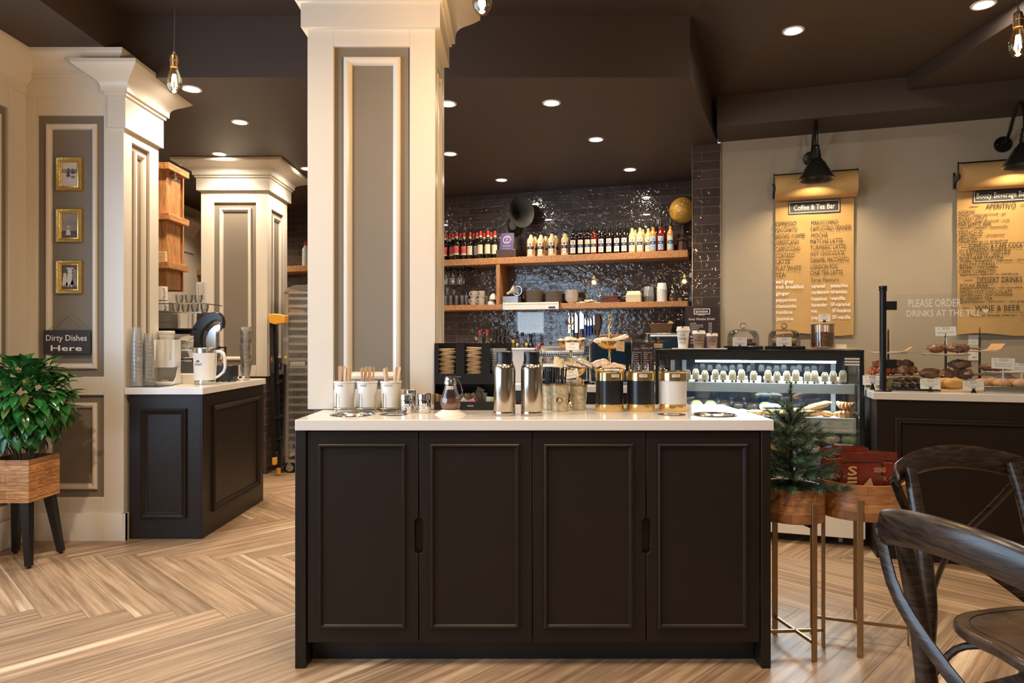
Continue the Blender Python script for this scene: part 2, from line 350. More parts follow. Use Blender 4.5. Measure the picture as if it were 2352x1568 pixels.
        if rz: o.rotation_euler.z = rz
        if bev:
            md = o.modifiers.new('bevel', 'BEVEL'); md.width = bev; md.segments = seg; md.limit_method = 'ANGLE'; md.angle_limit = R(40)
        return o
def tag(o, label, cat, group=None, kind=None):
    o['label'] = label; o['category'] = cat
    if group: o['group'] = group
    if kind: o['kind'] = kind
    return o
def thing(name, label, cat, loc=(0, 0, 0), rz=0, group=None):
    o = bpy.data.objects.new(name, None); C.objects.link(o); o.location = loc; o.rotation_euler.z = rz; o.empty_display_size = .05
    return tag(o, label, cat, group)
def struct(o): o['kind'] = 'structure'; return o
def dup(root, loc, label, rz=None):
    r = root.copy(); C.objects.link(r); r.location = loc; r['label'] = label
    if rz is not None: r.rotation_euler.z = rz
    for ch in list(root.children):
        c = ch.copy(); C.objects.link(c); c.parent = r
        for g in list(ch.children):
            d = g.copy(); C.objects.link(d); d.parent = c
    return r
NTH = 'first second third fourth fifth sixth seventh eighth ninth tenth eleventh twelfth thirteenth fourteenth fifteenth sixteenth seventeenth eighteenth nineteenth twentieth twenty-first twenty-second twenty-third twenty-fourth twenty-fifth twenty-sixth twenty-seventh twenty-eighth'.split()
def nth(i, n=None):
    if n and n > 1 and i == n-1: return 'last'
    return NTH[i]
def logo(b, o, u, v, w, m, h=None):                # the boxed shop mark printed on the cards
    h = h or w*.36; o, u, v = Vector(o), Vector(u), Vector(v); n = u.cross(v)*-1
    for (x0, y0, x1, y1) in ((0, 0, w, h*.1), (0, h*.9, w, h), (0, h*.1, h*.1, h*.9), (w-h*.1, h*.1, w, h*.9)):
        b.add([o+u*x0+v*y0, o+u*x1+v*y0, o+u*x1+v*y1, o+u*x0+v*y1], [(0, 1, 2, 3)], m)
    b.text('BJORNBAR', o+u*(w*.12)+v*(h*.28), u, v, w*.76, h*.42, m)
# ================================================================ the room
def poly(b, pts, z0, z1, m=0): return b.prism(pts, (0, 0, z0), t=z1-z0, m=m)
# floor: herringbone planks as faces of one mesh, each with its own grain offset and tone
def make_floor():
    Lp, w = 1.12, .1433; p = Vector((1, 1))/math.sqrt(2); q = Vector((1, -1))/math.sqrt(2); o = Vector((-2.74, 2.285))
    vs = []; fs = []; uvs = []; tones = []; g = .0007
    for m in range(-9, 10):
        for n in range(-75, 76):
            a, c = n*w+m*(Lp+w), n*w+m*(w-Lp)
            for (x0, y0, x1, y1, vert) in ((a, c, a+Lp, c+w, 0), (a+Lp, c+w-Lp, a+Lp+w, c+w, 1)):
                ct = o+p*((x0+x1)/2)+q*((y0+y1)/2)
                if not (-4.9 < ct.x < 4.9 and -2.9 < ct.y < 9.4): continue
                k = len(vs); ou, ov = rnd()*40, rnd()*40
                for (x, y) in ((x0+g, y0+g), (x1-g, y0+g), (x1-g, y1-g), (x0+g, y1-g)):
                    t = o+p*x+q*y; vs.append((t.x, t.y, 0)); uvs.append((ou+(y-y0 if vert else x-x0), ov+(x-x0 if vert else y-y0)))
                fs.append((k, k+3, k+2, k+1)); tones.append(rnd())
    k = len(vs); vs += [(-5, -3, -.003), (5, -3, -.003), (5, 9.5, -.003), (-5, 9.5, -.003)]; fs.append((k, k+1, k+2, k+3)); uvs += [(0, 0)]*4; tones.append(0)
    k = len(vs); vs += [(-5, -3, -.06), (5, -3, -.06), (5, 9.5, -.06), (-5, 9.5, -.06)]; fs.append((k, k+3, k+2, k+1)); uvs += [(0, 0)]*4; tones.append(0)
    me = bpy.data.meshes.new('floor'); me.from_pydata(vs, [], fs); me.materials.append(M['oak_floor'])
    me.uv_layers.new(name='UVMap'); me.color_attributes.new('tone', 'FLOAT_COLOR', 'CORNER'); ul = me.uv_layers['UVMap']; ca = me.color_attributes['tone']
    for pi_, pl in enumerate(me.polygons):
        for li in pl.loop_indices:
            ul.data[li].uv = uvs[me.loops[li].vertex_index]; ca.data[li].color = (tones[pi_],)*3+(1,)
    ob = bpy.data.objects.new('floor', me); C.objects.link(ob); struct(ob)
make_floor()
ZL, ZM, ZR, ZT = 2.836, 3.22, 3.08, 3.4      # lowered bar ceiling, main ceiling, right bay, slab top
b = B()
poly(b, [(-3.2, -3), (1.12, -3), (1.12, 4.9), (-3.2, 4.9)], ZM, ZT)
b.add([(1.12, -3, ZM), (1.565, -3, ZR), (1.565, 6, ZR), (1.12, 6, ZM), (1.12, -3, ZT), (1.565, -3, ZT), (1.565, 6, ZT), (1.12, 6, ZT)], [(0, 1, 2, 3), (4, 7, 6, 5), (0, 4, 5, 1), (2, 6, 7, 3), (1, 5, 6, 2), (0, 3, 7, 4)])
poly(b, [(1.565, -3), (4.7, -3), (4.7, 6), (1.565, 6)], ZR, ZT)
struct(b.build('ceiling', 'brown_ceiling'))
b = B(); poly(b, [(-2.41, 4.22), (1.10, 4.22), (1.70, 5.64), (2.1, 7.2), (-4.3, 9.2), (-4.3, 4.56), (-2.41, 4.56)], ZL, ZT)
struct(b.build('ceiling', 'brown_ceiling'))
b = B(); b.box(-3.1, -3, 2.945, -2.41, 4.56, ZM); struct(b.build('trim_1', 'brown_ceiling'))            # soffit along the left
b = B()
for s0, s1, d0, d1, z0, z1 in ((-.02, 3.2, 0, .42, 2.85, 3.09),):
    poly(b, [FM.p(s0, d0)[:2], FM.p(s1, d0)[:2], FM.p(s1, d1)[:2], FM.p(s0, d1)[:2]], z0, z1)
struct(b.build('trim_2', 'brown_ceiling'))                                                                 # beam above the menu wall
b = B(); b.box(2.80, -3, 2.985, 4.65, 4.86, 3.09); struct(b.build('trim_3', 'brown_ceiling'))             # beam coming forward on the right
def wallbox(fr, s0, s1, z0, z1, th, name, m, d=0):
    o = B().box(s0, 0, z0, s1, th, z1).build(name, m, loc=fr.p(0, d), rz=ANG); return struct(o)
wallbox(FB, -4.2, 2.78, 0, 2.84, .12, 'wall_back', 'brown_tile')
wallbox(FM, 0, 3.15, 0, 3.1, .12, 'wall_right', 'beige_wall')
wallbox(FM, -.222, -.004, 0, 2.84, 1.262, 'wall_partition', 'brown_tile', d=.01)
b = B().box(-.228, -.004, 0, -.222, .03, 2.84).box(-.004, -.004, 0, .004, .012, 2.84); struct(b.build('trim_4', 'steel', loc=FM.p(0, .01), rz=ANG))
# left wall with a shop window behind the camera; street-side wall with two more
WX = -2.97
b = B(); b.box(WX-.15, -3, 0, WX, -1.1, 2.95).box(WX-.15, 3.3, 0, WX, 4.6, 2.95).box(WX-.15, -1.1, 0, WX, 3.3, .45).box(WX-.15, -1.1, 2.55, WX, 3.3, 2.95)
struct(b.build('wall_left', 'white_paint'))
b = B(); b.box(-3.12, -3.15, 0, 4.7, -3, 3.22)
struct(b.build('wall_front', 'beige_wall'))
b = B(); b.box(4.68, -3.15, 0, 4.82, 4.9, 3.2); struct(b.build('wall_side', 'beige_wall'))
def window(name, o, u, w, z0, z1, nv):
    n = Vector((-u[1], u[0], 0)); t = thing(name, 'tall street window', 'window'); del t['label'], t['category']; struct(t)
    b = B(); o = Vector(o); uu = Vector((*u, 0))
    b.ring(0, z0, w, z1, [(0, 0), (0, .08), (.05, .08), (.05, 0)], o, uu, (0, 0, 1), n, close=True)
    for i in range(1, nv):
        x = w*i/nv; b.prism([(x-.02, z0), (x+.02, z0), (x+.02, z1), (x-.02, z1)], o, uu, (0, 0, 1), n, .06)
    b.build('window_frame', 'black_metal', t)
    B().add([o+uu*x+n*.03+Vector((0, 0, z)) for x, z in ((.04, z0+.04), (w-.04, z0+.04), (w-.04, z1-.04), (.04, z1-.04))], [(0, 1, 2, 3)]).build('pane', 'pane', t)
window('window_1', (WX-.12, -1.1, 0), (0, 1), 4.4, .45, 2.55, 3)
# white panelled wall far left behind the counter
b = B(); b.box(-4.02, 4.5, 0, -3.9, 8.9, 2.84).box(-3.9, 4.5, 0, -2.97, 4.6, 2.84); struct(b.build('wall_rear', 'white_paint'))
b = B(); b.prism([(0, 2.28), (.02, 2.28), (.02, 2.47), (.04, 2.49), (.05, 2.52), (.10, 2.60), (.13, 2.63), (.13, 2.66), (0, 2.66)], (-3.9, 4.62, 0), (1, 0, 0), (0, 0, 1), (0, 1, 0), 3.72)
struct(b.build('trim_5', 'white_paint'))
b = B().ring(4.75, .9, 7.35, 2.10, [(0, 0), (0, .016), (.012, .02), (.03, .012), (.03, 0)], (-3.9, 0, 0), (0, 1, 0), (0, 0, 1), (1, 0, 0)); struct(b.build('trim_6', 'taupe_paint'))
struct(B().box(-3.9, 4.8, .93, -3.897, 7.3, 2.07).build('trim_7', 'taupe_paint'))

MOLD = [(0, 0), (0, .012), (.006, .019), (.016, .021), (.026, .016), (.03, .009), (.034, 0)]
def face(parent, o, u, n, w, z0, z1, sides, panels, th=.02, frame='white_paint', gap=.045, name='panelling'):
    """stiles and rails over a recessed field, with a picture moulding in every field"""
    b = B(); o = Vector(o); uu = Vector(u); nn = Vector(n); x0, x1 = sides
    def rect(a, c, za, zb): b.prism([(a, za), (c, za), (c, zb), (a, zb)], o, uu, (0, 0, 1), nn, th)
    rect(0, x0, z0, z1); rect(x1, w, z0, z1)
    zz = [z0]+[z for p in panels for z in p]+[z1]
    for i in range(0, len(zz), 2): rect(x0, x1, zz[i], zz[i+1])
    b.build(name, frame, parent, bev=.002, seg=1)
    for a, c in panels:
        B().ring(x0+gap, a+gap, x1-gap, c-gap, MOLD, o, uu, (0, 0, 1), nn).build('panel_moulding', frame, parent)
def crown(parent, x0, y0, x1, y1, zb, zt, out, frieze=.022, fh=None, name='crown'):
    fh = fh if fh is not None else (zt-zb)*.42; h = zt-zb-fh; z = zb+fh
    pr = [(0, zb), (-frieze, zb), (-frieze, z), (-frieze-.012, z+.004), (-frieze-.012, z+.02), (-frieze-.026, z+.024), (-frieze-.026, z+.036)]
    r = out-frieze-.026
    for i in range(1, 9):                        # ogee: cove below, round above
        t = i/8; e = t-.13*sin(2*pi*t); pr.append((-(frieze+.026+r*(.95*t*t*.5+.95*e*.5)), z+.036+(h-.036-.028)*(t*.55+.45*math.sqrt(t))))
    pr += [(-out, zt-.022), (-out, zt), (0, zt)]
    return B().ring(x0, y0, x1, y1, pr, (0, 0, 0), (1, 0, 0), (0, 1, 0), (0, 0, 1)).build(name, 'white_paint', parent)
# --- main column at the condiment counter
cx0, cx1, cy0, cy1 = -.864, -.324, 2.885, 3.265
t = thing('trim_8', '', ''); del t['label'], t['category']; struct(t)
B().box(cx0+.02, cy0+.02, 0, cx1-.02, cy1-.02, ZM).build('shaft', 'taupe_paint', t)
xs = lambda px: X(px, cy0)-cx0
face(t, (cx0, cy0+.02, 0), (1, 0, 0), (0, -1, 0), cx1-cx0, .917, ZM, (xs(766), xs(941)), [(1.00, Z(106, cy0))], gap=.041)
face(t, (cx1-.02, cy0+.02, 0), (0, 1, 0), (1, 0, 0), cy1-cy0-.04, .917, ZM, (.07, .26), [(1.00, 2.42)], gap=.03)
face(t, (cx0+.02, cy1-.02, 0), (0, -1, 0), (-1, 0, 0), cy1-cy0-.04, .917, ZM, (.07, .26), [(1.00, 2.42)], gap=.03)
face(t, (cx1, cy1-.02, 0), (-1, 0, 0), (0, 1, 0), cx1-cx0, 0, ZM, (.1, .42), [(.3, 2.42)], gap=.03)
crown(t, cx0, cy0, cx1, cy1, 2.522, 2.84, .165, fh=.10)
# --- left pillar
px0, px1, py0, py1 = WX, -2.36, 4.15, 4.56
t = thing('trim_9', '', ''); del t['label'], t['category']; struct(t)
B().box(px0+.001, py0+.02, 0, px1-.02, py1-.001, 2.944).build('shaft', 'taupe_paint', t)
xs = lambda px: X(px, py0)-px0
face(t, (px0, py0+.02, 0), (1, 0, 0), (0, -1, 0), px1-px0, 0, 2.944, (xs(85), xs(238)), [(Z(1142, py0), Z(907, py0)), (Z(865, py0), Z(265, py0))], gap=.047)
face(t, (px1-.02, py0+.02, 0), (0, 1, 0), (1, 0, 0), py1-py0-.02, 0, 2.86, (.07, .28), [(.25, .86), (1.03, 2.44)], gap=.04)
crown(t, px0, py0, -2.42, py1-.02, 2.69, 2.945, .115, frieze=.008)
crown(t, -2.425, py0, px1, py1, 2.50, 2.862, .16, fh=.185)
B().prism([(0, 0), (.022, 0), (.022, .155), (.016, .165), (0, .165)], (px0, py0, 0), (0, -1, 0), (0, 0, 1), (1, 0, 0), px1-px0+.022).box(px1, py0-.022, 0, px1+.022, py0+.018, .165).build('skirting', 'white_paint', t)
t2 = thing('trim_10', '', ''); del t2['label'], t2['category']; struct(t2)
face(t2, (WX, 3.32, 0), (0, 1, 0), (1, 0, 0), .83, 0, 2.944, (.15, .68), [(.25, .88), (.99, 2.57)], gap=.047)
B().box(WX-.0005, 3.4, .2, WX+.003, 4.1, 2.8).build('field', 'taupe_paint', t2)
B().prism([(0, 2.70), (.03, 2.70), (.03, 2.76), (.045, 2.78), (.06, 2.80), (.09, 2.87), (.115, 2.92), (.115, 2.945), (0, 2.945)], (WX, 3.3, 0), (1, 0, 0), (0, 0, 1), (0, 1, 0), .84).build('crown', 'white_paint', t2)
struct(B().box(WX+.02, 3.32, 0, WX+.042, 4.128, .165).build('baseboard_left', 'white_paint', bev=.004))
# --- back pillar, tiled below counter height
qx0, qx1, qy0, qy1 = -2.825, -2.222, 6.20, 6.75
t = thing('trim_11', '', ''); del t['label'], t['category']; struct(t)
B().box(qx0+.02, qy0+.02, .88, qx1-.02, qy1, ZL).build('shaft', 'taupe_paint', t)
B().box(qx0+.012, qy0+.012, 0, qx1-.012, qy1, .89).build('tiled_base', 'brown_tile', t)
xs = lambda px: X(px, qy0)-qx0
face(t, (qx0, qy0+.02, 0), (1, 0, 0), (0, -1, 0), qx1-qx0, .89, ZL, (xs(491), xs(588)), [(Z(839, qy0), Z(465, qy0))], gap=.047)
face(t, (qx1-.02, qy0+.02, 0), (0, 1, 0), (1, 0, 0), qy1-qy0-.02, .89, ZL, (.09, .42), [(.99, 2.43)], gap=.047)
crown(t, qx0, qy0, qx1, qy1, Z(438, qy0), ZL-.002, .19, fh=.11, frieze=.03)

# ================================================================ lights
def spot(x, y, z, e, col=(1, .80, .58), ang=135, blend=.7, r=.045):
    l = bpy.data.lights.new('downlight_or_fill_lamp', 'SPOT'); l.energy = e; l.color = col; l.spot_size = R(ang); l.spot_blend = blend; l.shadow_soft_size = r
    o = bpy.data.objects.new('downlight_or_fill_lamp', l); C.objects.link(o); o.location = (x, y, z); return o
DL = []
for px, py, z in [(440, 204, ZL), (551, 280, ZL), (504, 353, ZL), (407, 390, ZL), (706, 387, ZL), (1028, 238, ZL), (1034, 353, ZL), (1152, 413, ZL), (1267, 236, ZL), (1369, 320, ZL), (1447, 389, ZL), (1822, 70, ZR), (2259, 10, ZR)]:
    Y = F*(z-H)/(HY-py); DL.append((X(px, Y), Y, z))
where = ['over the pass by the left pillar', 'between the left pillar and the back pillar', 'just in front of the back pillar capital', 'behind the left pillar beside the wooden rack', 'peeping out left of the main column', 'nearest beside the main column over the bar', 'lower of two beside the main column over the bar', 'above the black horn speaker', 'nearest over the middle of the bar', 'midway over the bar towards the globe', 'farthest over the bar near the tiled wall', 'in the right bay ceiling left of the second menu lamp', 'in the right bay at the top edge near the bulb']
proto = None
for (x, y, z), wd in zip(DL, where):
    lab = 'round recessed ceiling downlight '+wd
    if proto is None:
        proto = t = thing('downlight', lab, 'ceiling light', (x, y, z), 0, 'recessed downlights in the brown ceiling')
        B().lathe([(.044, -.002), (.052, -.006), (.062, -.005), (.064, 0), (.044, 0)], 28).build('trim_ring', 'matte_white', t)
        B().lathe([(0, -.003), (.046, -.003)], 28).build('lens', 'downlight_disc', t)
    else: dup(proto, (x, y, z), lab)
    spot(x, y, z-.02, 34 if z == ZL else 40)
for x, y, e in ((-1.75, 1.9, 95), (.1, 1.5, 52), (1.7, 1.4, 52), (-.9, .2, 55), (1.0, 0, 50)): spot(x, y, (ZM if x < 1.2 else ZR)-.03, e)  # unseen fill spots added over the front area to light the counter front
spot(-3.2, 7.75, ZL-.02, 40); spot(-3.35, 5.3, ZL-.02, 22)  # hidden fill spots, without fittings, added to brighten the white rear wall
def area(loc, rot, sx, sy, e, col):
    l = bpy.data.lights.new('window_daylight', 'AREA'); l.shape = 'RECTANGLE'; l.size = sx; l.size_y = sy; l.energy = e; l.color = col
    o = bpy.data.objects.new('window_daylight', l); C.objects.link(o); o.location = loc; o.rotation_euler = rot; return o
DAY = (.54, .76, 1)
area((WX-.2, 1.1, 1.5), (0, R(-90), 0), 2.05, 4.3, 95, DAY)
# pendants with filament bulbs
def pendant(px, py, lab, rz):
    Y = F*1.09/(HY-py); x, z = X(px, Y), 2.29
    t = thing('pendant_bulb', lab, 'pendant light', (x, Y, z), rz, 'bare filament bulbs on cords')
    B().lathe([(.006, -.000), (.018, .004), (.029, .020), (.0335, .040), (.031, .062), (.022, .088), (.0155, .108), (.0145, .118)], 24).build('bulb', 'bulb_glass', t)
    fb = B()
    for i in range(6):
        a = 2*pi*i/6; fb.tube([(.006*cos(a), .006*sin(a), .082), (.012*cos(a+.3), .012*sin(a+.3), .03), (.006*cos(a+.6), .006*sin(a+.6), .08)], .0011, 5)
    fb.build('filament', 'filament', t)
    B().lathe([(.0135, .108), (.0165, .112), (.0165, .138), (.0185, .139), (.0185, .150), (.0165, .151), (.0165, .160), (.013, .168), (.006, .172), (.006, .180), (0, .180)], 24).build('socket', 'antique_brass', t)
    top = ZM-z if x < 1.2 else ZR-z
    if x > 2.8: top = 2.985-z
    B().tube([(0, 0, .178), (.003, 0, .35), (-.004, 0, .6), (0, 0, top)], .0028, 6).build('cord', 'cord_brown', t)
    l = bpy.data.lights.new('bulb_lamp', 'POINT'); l.energy = 13; l.color = (1, .62, .27); l.shadow_soft_size = .03
    o = bpy.data.objects.new('bulb_lamp', l); C.objects.link(o); o.location = (x, Y, z-.035)
pendant(400, 214, 'bare filament bulb on a cord hanging beside the left pillar', .2)
pendant(1107, 33, 'bare filament bulb at the top edge right of the main column', 1.1)
pendant(2338, 130, 'bare filament bulb hanging at the right edge in front of the menu wall', 2.0)
w = bpy.data.worlds.new('World'); bpy.context.scene.world = w; w.use_nodes = True
w.node_tree.nodes['Background'].inputs[0].default_value = (.55, .72, 1, 1); w.node_tree.nodes['Background'].inputs[1].default_value = .8
# ================================================================ camera
cam = bpy.data.cameras.new('camera'); co = bpy.data.objects.new('camera', cam); C.objects.link(co)
cam.sensor_width = 36; cam.lens = 36*F/2352; co.location = (0, 0, H); co.rotation_euler = (R(90), 0, 0); cam.shift_y = (HY-784)/2352; cam.clip_start = .05
sc = bpy.context.scene; sc.camera = co
vs_ = sc.view_settings; sc.display_settings.display_device = 'sRGB'; vs_.view_transform = 'Standard'; vs_.look = 'None'; vs_.gamma = 1; vs_.use_curve_mapping = False; vs_.exposure = .75
cy = sc.cycles; cy.use_denoising = True; cy.adaptive_threshold = .03; cy.max_bounces = 8; cy.diffuse_bounces = 3; cy.glossy_bounces = 4; cy.transparent_max_bounces = 20; cy.transmission_bounces = 6; cy.sample_clamp_indirect = 4; cy.caustics_reflective = False; cy.caustics_refractive = False
# ================================================================ front condiment counter
CF = 2.52                                     # cabinet front plane
SB = 3.13                                      # back edge of the worktop
t = thing('condiment_cabinet', 'long dark brown four-door cabinet under the white condiment worktop', 'cabinet', (0, 0, 0))
xd = [X(p, CF) for p in (705, 962, 1223, 1484, 1746)]; xl, xr = X(679, CF), X(1769, CF)
B().box(xd[0], CF+.03, .105, xd[-1], 2.875, .125).box(xd[0], 2.86, .125, cx1+.02, 2.875, .875).box(cx1+.01, SB-.035, .125, xd[-1], SB-.02, .875).box(xd[0], CF+.022, .86, xd[-1], CF+.035, .875).box(xd[1]-.03, CF+.022, .125, xd[1]+.03, CF+.03, .86).box(xd[2]-.03, CF+.022, .125, xd[2]+.03, CF+.03, .86).box(xd[3]-.03, CF+.022, .125, xd[3]+.03, CF+.03, .86).build('carcass', 'dark_cabinet', t)
B().box(xl, CF-.008, 0, xd[0]-.002, 2.875, .875).build('end_panel', 'dark_cabinet', t, bev=.002)
B().box(xd[-1]+.002, CF-.008, 0, xr, SB-.015, .875).build('end_panel', 'dark_cabinet', t, bev=.002)
B().box(xd[0], CF+.07, 0, xd[-1], CF+.09, .105).build('toe_kick', 'black_kick', t)
zd0, zd1 = Z(1475, CF), .871; pz0, pz1 = Z(1271, CF), Z(1190, CF)
DM = [(0, 0), (0, .006), (.004, .0095), (.010, .0085), (.013, .003), (.016, 0)]
for i in range(4):
    a, c = xd[i]+.0015, xd[i+1]-.0015; k = .014; e = .008
    pts = [(a, zd0), (c, zd0), (c, zd1), (a, zd1)]
    if i % 2 == 0: pts = [(a, zd0), (c, zd0), (c, pz0), (c-k+e, pz0), (c-k, pz0+e), (c-k, pz1-e), (c-k+e, pz1), (c, pz1), (c, zd1), (a, zd1)]
    else: pts = [(a, zd0), (c, zd0), (c, zd1), (a, zd1), (a, pz1), (a+k-e, pz1), (a+k, pz1-e), (a+k, pz0+e), (a+k-e, pz0), (a, pz0)]
    d = B().prism(pts, (0, CF+.02, 0), (1, 0, 0), (0, 0, 1), (0, -1, 0), .02).build('door', 'dark_cabinet', t, bev=.0012, seg=1)
    B().ring(a+.042, Z(1443, CF), c-.046, Z(1019, CF), DM, (0, CF, 0)).build('door_moulding', 'dark_cabinet', d)
# worktop with two round bin openings cut through it
WT = .916; holes = [(X(810, 2.69), 2.69, .081), (X(1640, 2.68), 2.68, .081)]
def worktop(name, outline, z0, z1, label, holes=(), parent=None):
    bm = bmesh.new(); es = []
    loops = [outline]+[[(hx+r*cos(2*pi*i/40), hy+r*sin(2*pi*i/40)) for i in range(40)] for hx, hy, r in holes]
    for lp in loops:
        v = [bm.verts.new((x, y, z1)) for x, y in lp]; es += [bm.edges.new((v[i], v[(i+1) % len(v)])) for i in range(len(v))]
    bmesh.ops.triangle_fill(bm, use_beauty=True, edges=es)
    g = bmesh.ops.extrude_face_region(bm, geom=bm.faces[:]); bmesh.ops.translate(bm, vec=(0, 0, z0-z1), verts=[v for v in g['geom'] if isinstance(v, bmesh.types.BMVert)])
    bmesh.ops.recalc_face_normals(bm, faces=bm.faces); me = bpy.data.meshes.new(name); bm.to_mesh(me); bm.free(); me.materials.append(M['quartz'])
    o = bpy.data.objects.new(name, me); C.objects.link(o); md = o.modifiers.new('bevel', 'BEVEL'); md.width = .003; md.segments = 2; md.limit_method = 'ANGLE'
    return tag(o, label, 'worktop')
sx0, sx1, sy0 = X(677, 2.505), X(1778, 2.505), 2.505
worktop('worktop', [(sx0, sy0), (sx1, sy0), (sx1, SB), (cx1+.003, SB), (cx1+.003, 2.882), (sx0, 2.882)], .876, WT, 'white quartz worktop with two round bin openings on the long dark cabinet', holes)
for (hx, hy, r), wd in zip(holes, ("worktop in front of the white cutlery cups", 'right end of the worktop, with a knurled rim')):
    t = thing('bin_chute', 'round chrome waste chute in the '+wd, 'waste chute', (hx, hy, WT), 0, 'chrome waste chutes in the worktop')
    B().lathe([(r-.003, -.03), (r-.003, .0005), (r+.006, .003), (r+.008, .0005)], 40).build('chrome_ring', 'chrome', t)
    B().lathe([(0, -.036), (r*.55, -.033), (r*.85, -.020), (r-.0035, -.004)], 36).build('chute_bowl', 'steel', t)
for px, wd, k in ((904, 'left', 'LANDFILL'), (1543, 'right', 'RECYCLE')):
    Y = 2.69; x = X(px, Y)
    t = thing('counter_sticker', 'round dark metallic sticker with pale markings beside the '+wd+' waste chute', 'sticker', (x, Y, WT), 0, 'round stickers on the worktop')
    B().cyl((0, 0, 0), .054, .0012, 32).build('disc', 'dark_bronze', t)
    b = B()
    if px < 1000:
        for i in range(5): b.add([(-.026+i*.012, -.022, .0015), (-.019+i*.012, -.022, .0015), (-.011+i*.012, .022, .0015), (-.018+i*.012, .022, .0015)], [(0, 1, 2, 3)])
    else:
        for i in range(3):
            a = 2*pi*i/3; b.lathe([(.022, .0015), (.032, .0015)], 10, a0=a, a1=a+1.5)
        b.lathe([(.008, .0015), (.013, .0015)], 16)
    b.build('marking', 'label_white', t)

# ---- cutlery cups in a gold wire caddy
Yc = 2.80; cxs = [X(p, Yc) for p in (792, 843.5, 898)]
t = thing('cutlery_caddy', 'gold wire caddy holding three white cups against the main column', 'cutlery caddy', (0, Yc, WT))
b = B(); rc = .0445
for i, cx in enumerate(cxs):
    b.lathe([(rc+.001, .014), (rc+.004, .014), (rc+.004, .018), (rc+.001, .018)], 28, (cx, 0, 0))
    b.build('cup_ring', 'gold_stand', t); b = B()
    for a in ([60, 150, 240, 330][0:4]):
        p = (cx+(rc+.003)*cos(R(a)), (rc+.003)*sin(R(a)))
        B().tube([(p[0], p[1], 0), (p[0], p[1], .078)], .0025, 6).build('wire_post', 'gold_stand', t)
for i, (cx, nm) in enumerate(zip(cxs, ('FORK', 'KNIFE', 'SPOON'))):
    c = thing('cutlery_cup', f'white cup lettered {nm} in the gold caddy', 'cup', (cx, Yc, WT+.0185), 0, 'white cutlery cups in the gold caddy')
    B().lathe([(0, 0), (.034, 0), (.036, .002), (.0425, .100), (.0445, .101), (.0445, .107), (.0425, .107), (.0405, .105), (.034, .004), (0, .004)], 32).build('body', 'white_plastic', c)
    B().arc_text(nm, .0425, .087, .0075, a=-pi/2-.22+.06*i, thin=-.005).build('lettering', 'black_ink', c)
    if i == 0: sp = [(-.033, -.02), (-.024, .12), (-.012, .02), (0, .10), (.008, .2), (.014, -.12), (.022, .1), (.028, .2), (-.018, -.25)]
    elif i == 1: sp = [(-.03, .05), (-.022, .1), (-.016, -.05), (-.006, .12), (.002, .2), (.008, .15), (.014, .25), (.02, .3), (.026, .32), (-.026, -.15), (.005, .28)]
    else: sp = [(-.026, -.35), (-.012, -.28), (.014, .3), (.020, .42), (.027, .48)]
    for k, (dx, tl) in enumerate(sp):
        yy = (-.024, 0, .022)[k % 3]*.7; L = .155+.012*rnd(); tl *= .5
        kind = ('fork', 'knife', 'spoon')[i]
        o = B(); w0 = .0055 if i != 1 else .0045
        pts = [(-w0*.8, 0), (w0*.8, 0), (w0, L-.008)]+[(w0*cos(a), L-.008+w0*1.3*sin(a)) for a in (.5, 1.1, pi/2, pi-1.1, pi-.5)]+[(-w0, L-.008)]
        ry = random.uniform(-.9, .9) if i != 1 else random.uniform(.7, 1.4)
        o.prism(pts, (0, .0008, 0), (1, 0, 0), (0, 0, 1), (0, -1, 0), .0016)
        ob = o.build('wooden_'+kind, 'stick_wood'); xx = max(-.024, min(.024, dx*.8))
        ob.location = (cx+xx*.72-(.02*math.tan(tl)), Yc+yy*.8, WT+.0235); ob.rotation_euler = (0, tl*.75, ry)
        tag(ob, f'pale wooden {kind} handle, {nth(k, len(sp))} from the left in the {nm} cup', 'cutlery', f'wooden {kind}s in the white {nm} cup')

# ---- spice shakers
def shaker(px, Y, r, h, word, lab):
    t = thing('spice_shaker', lab, 'shaker', (X(px, Y), Y, WT), 0, 'steel spice shakers')
    B().lathe([(0, 0), (r-.002, 0), (r, .003), (r, h*.64), (r-.001, h*.66), (r-.003, h*.67), (0, h*.67)], 32).build('body', 'chrome', t)
    B().lathe([(r-.004, h*.67), (r+.001, h*.68), (r+.001, h*.94), (r-.003, h*.985), (r-.008, h), (0, h)], 32).build('lid', 'chrome', t)
    if word:
        w = B().lathe([(r+.0004, h*.33), (r+.0004, h*.48)], 8, a0=-pi/2-.62, a1=-pi/2+.55).build('paper_label', 'label_white', t)
        B().arc_text(word, r+.0009, h*.355, h*.08, w=r*.9).build('lettering', 'black_ink', w)
shaker(934, 2.752, .0235, .078, 'Cinnamon', 'front steel shaker with a Cinnamon label beside the SPOON cup')
shaker(942, 2.825, .0245, .092, '', 'taller steel shaker standing behind the Cinnamon shaker')
shaker(974, 2.76, .0270, .080, 'SALT', 'steel shaker with a SALT label left of the honey jar')
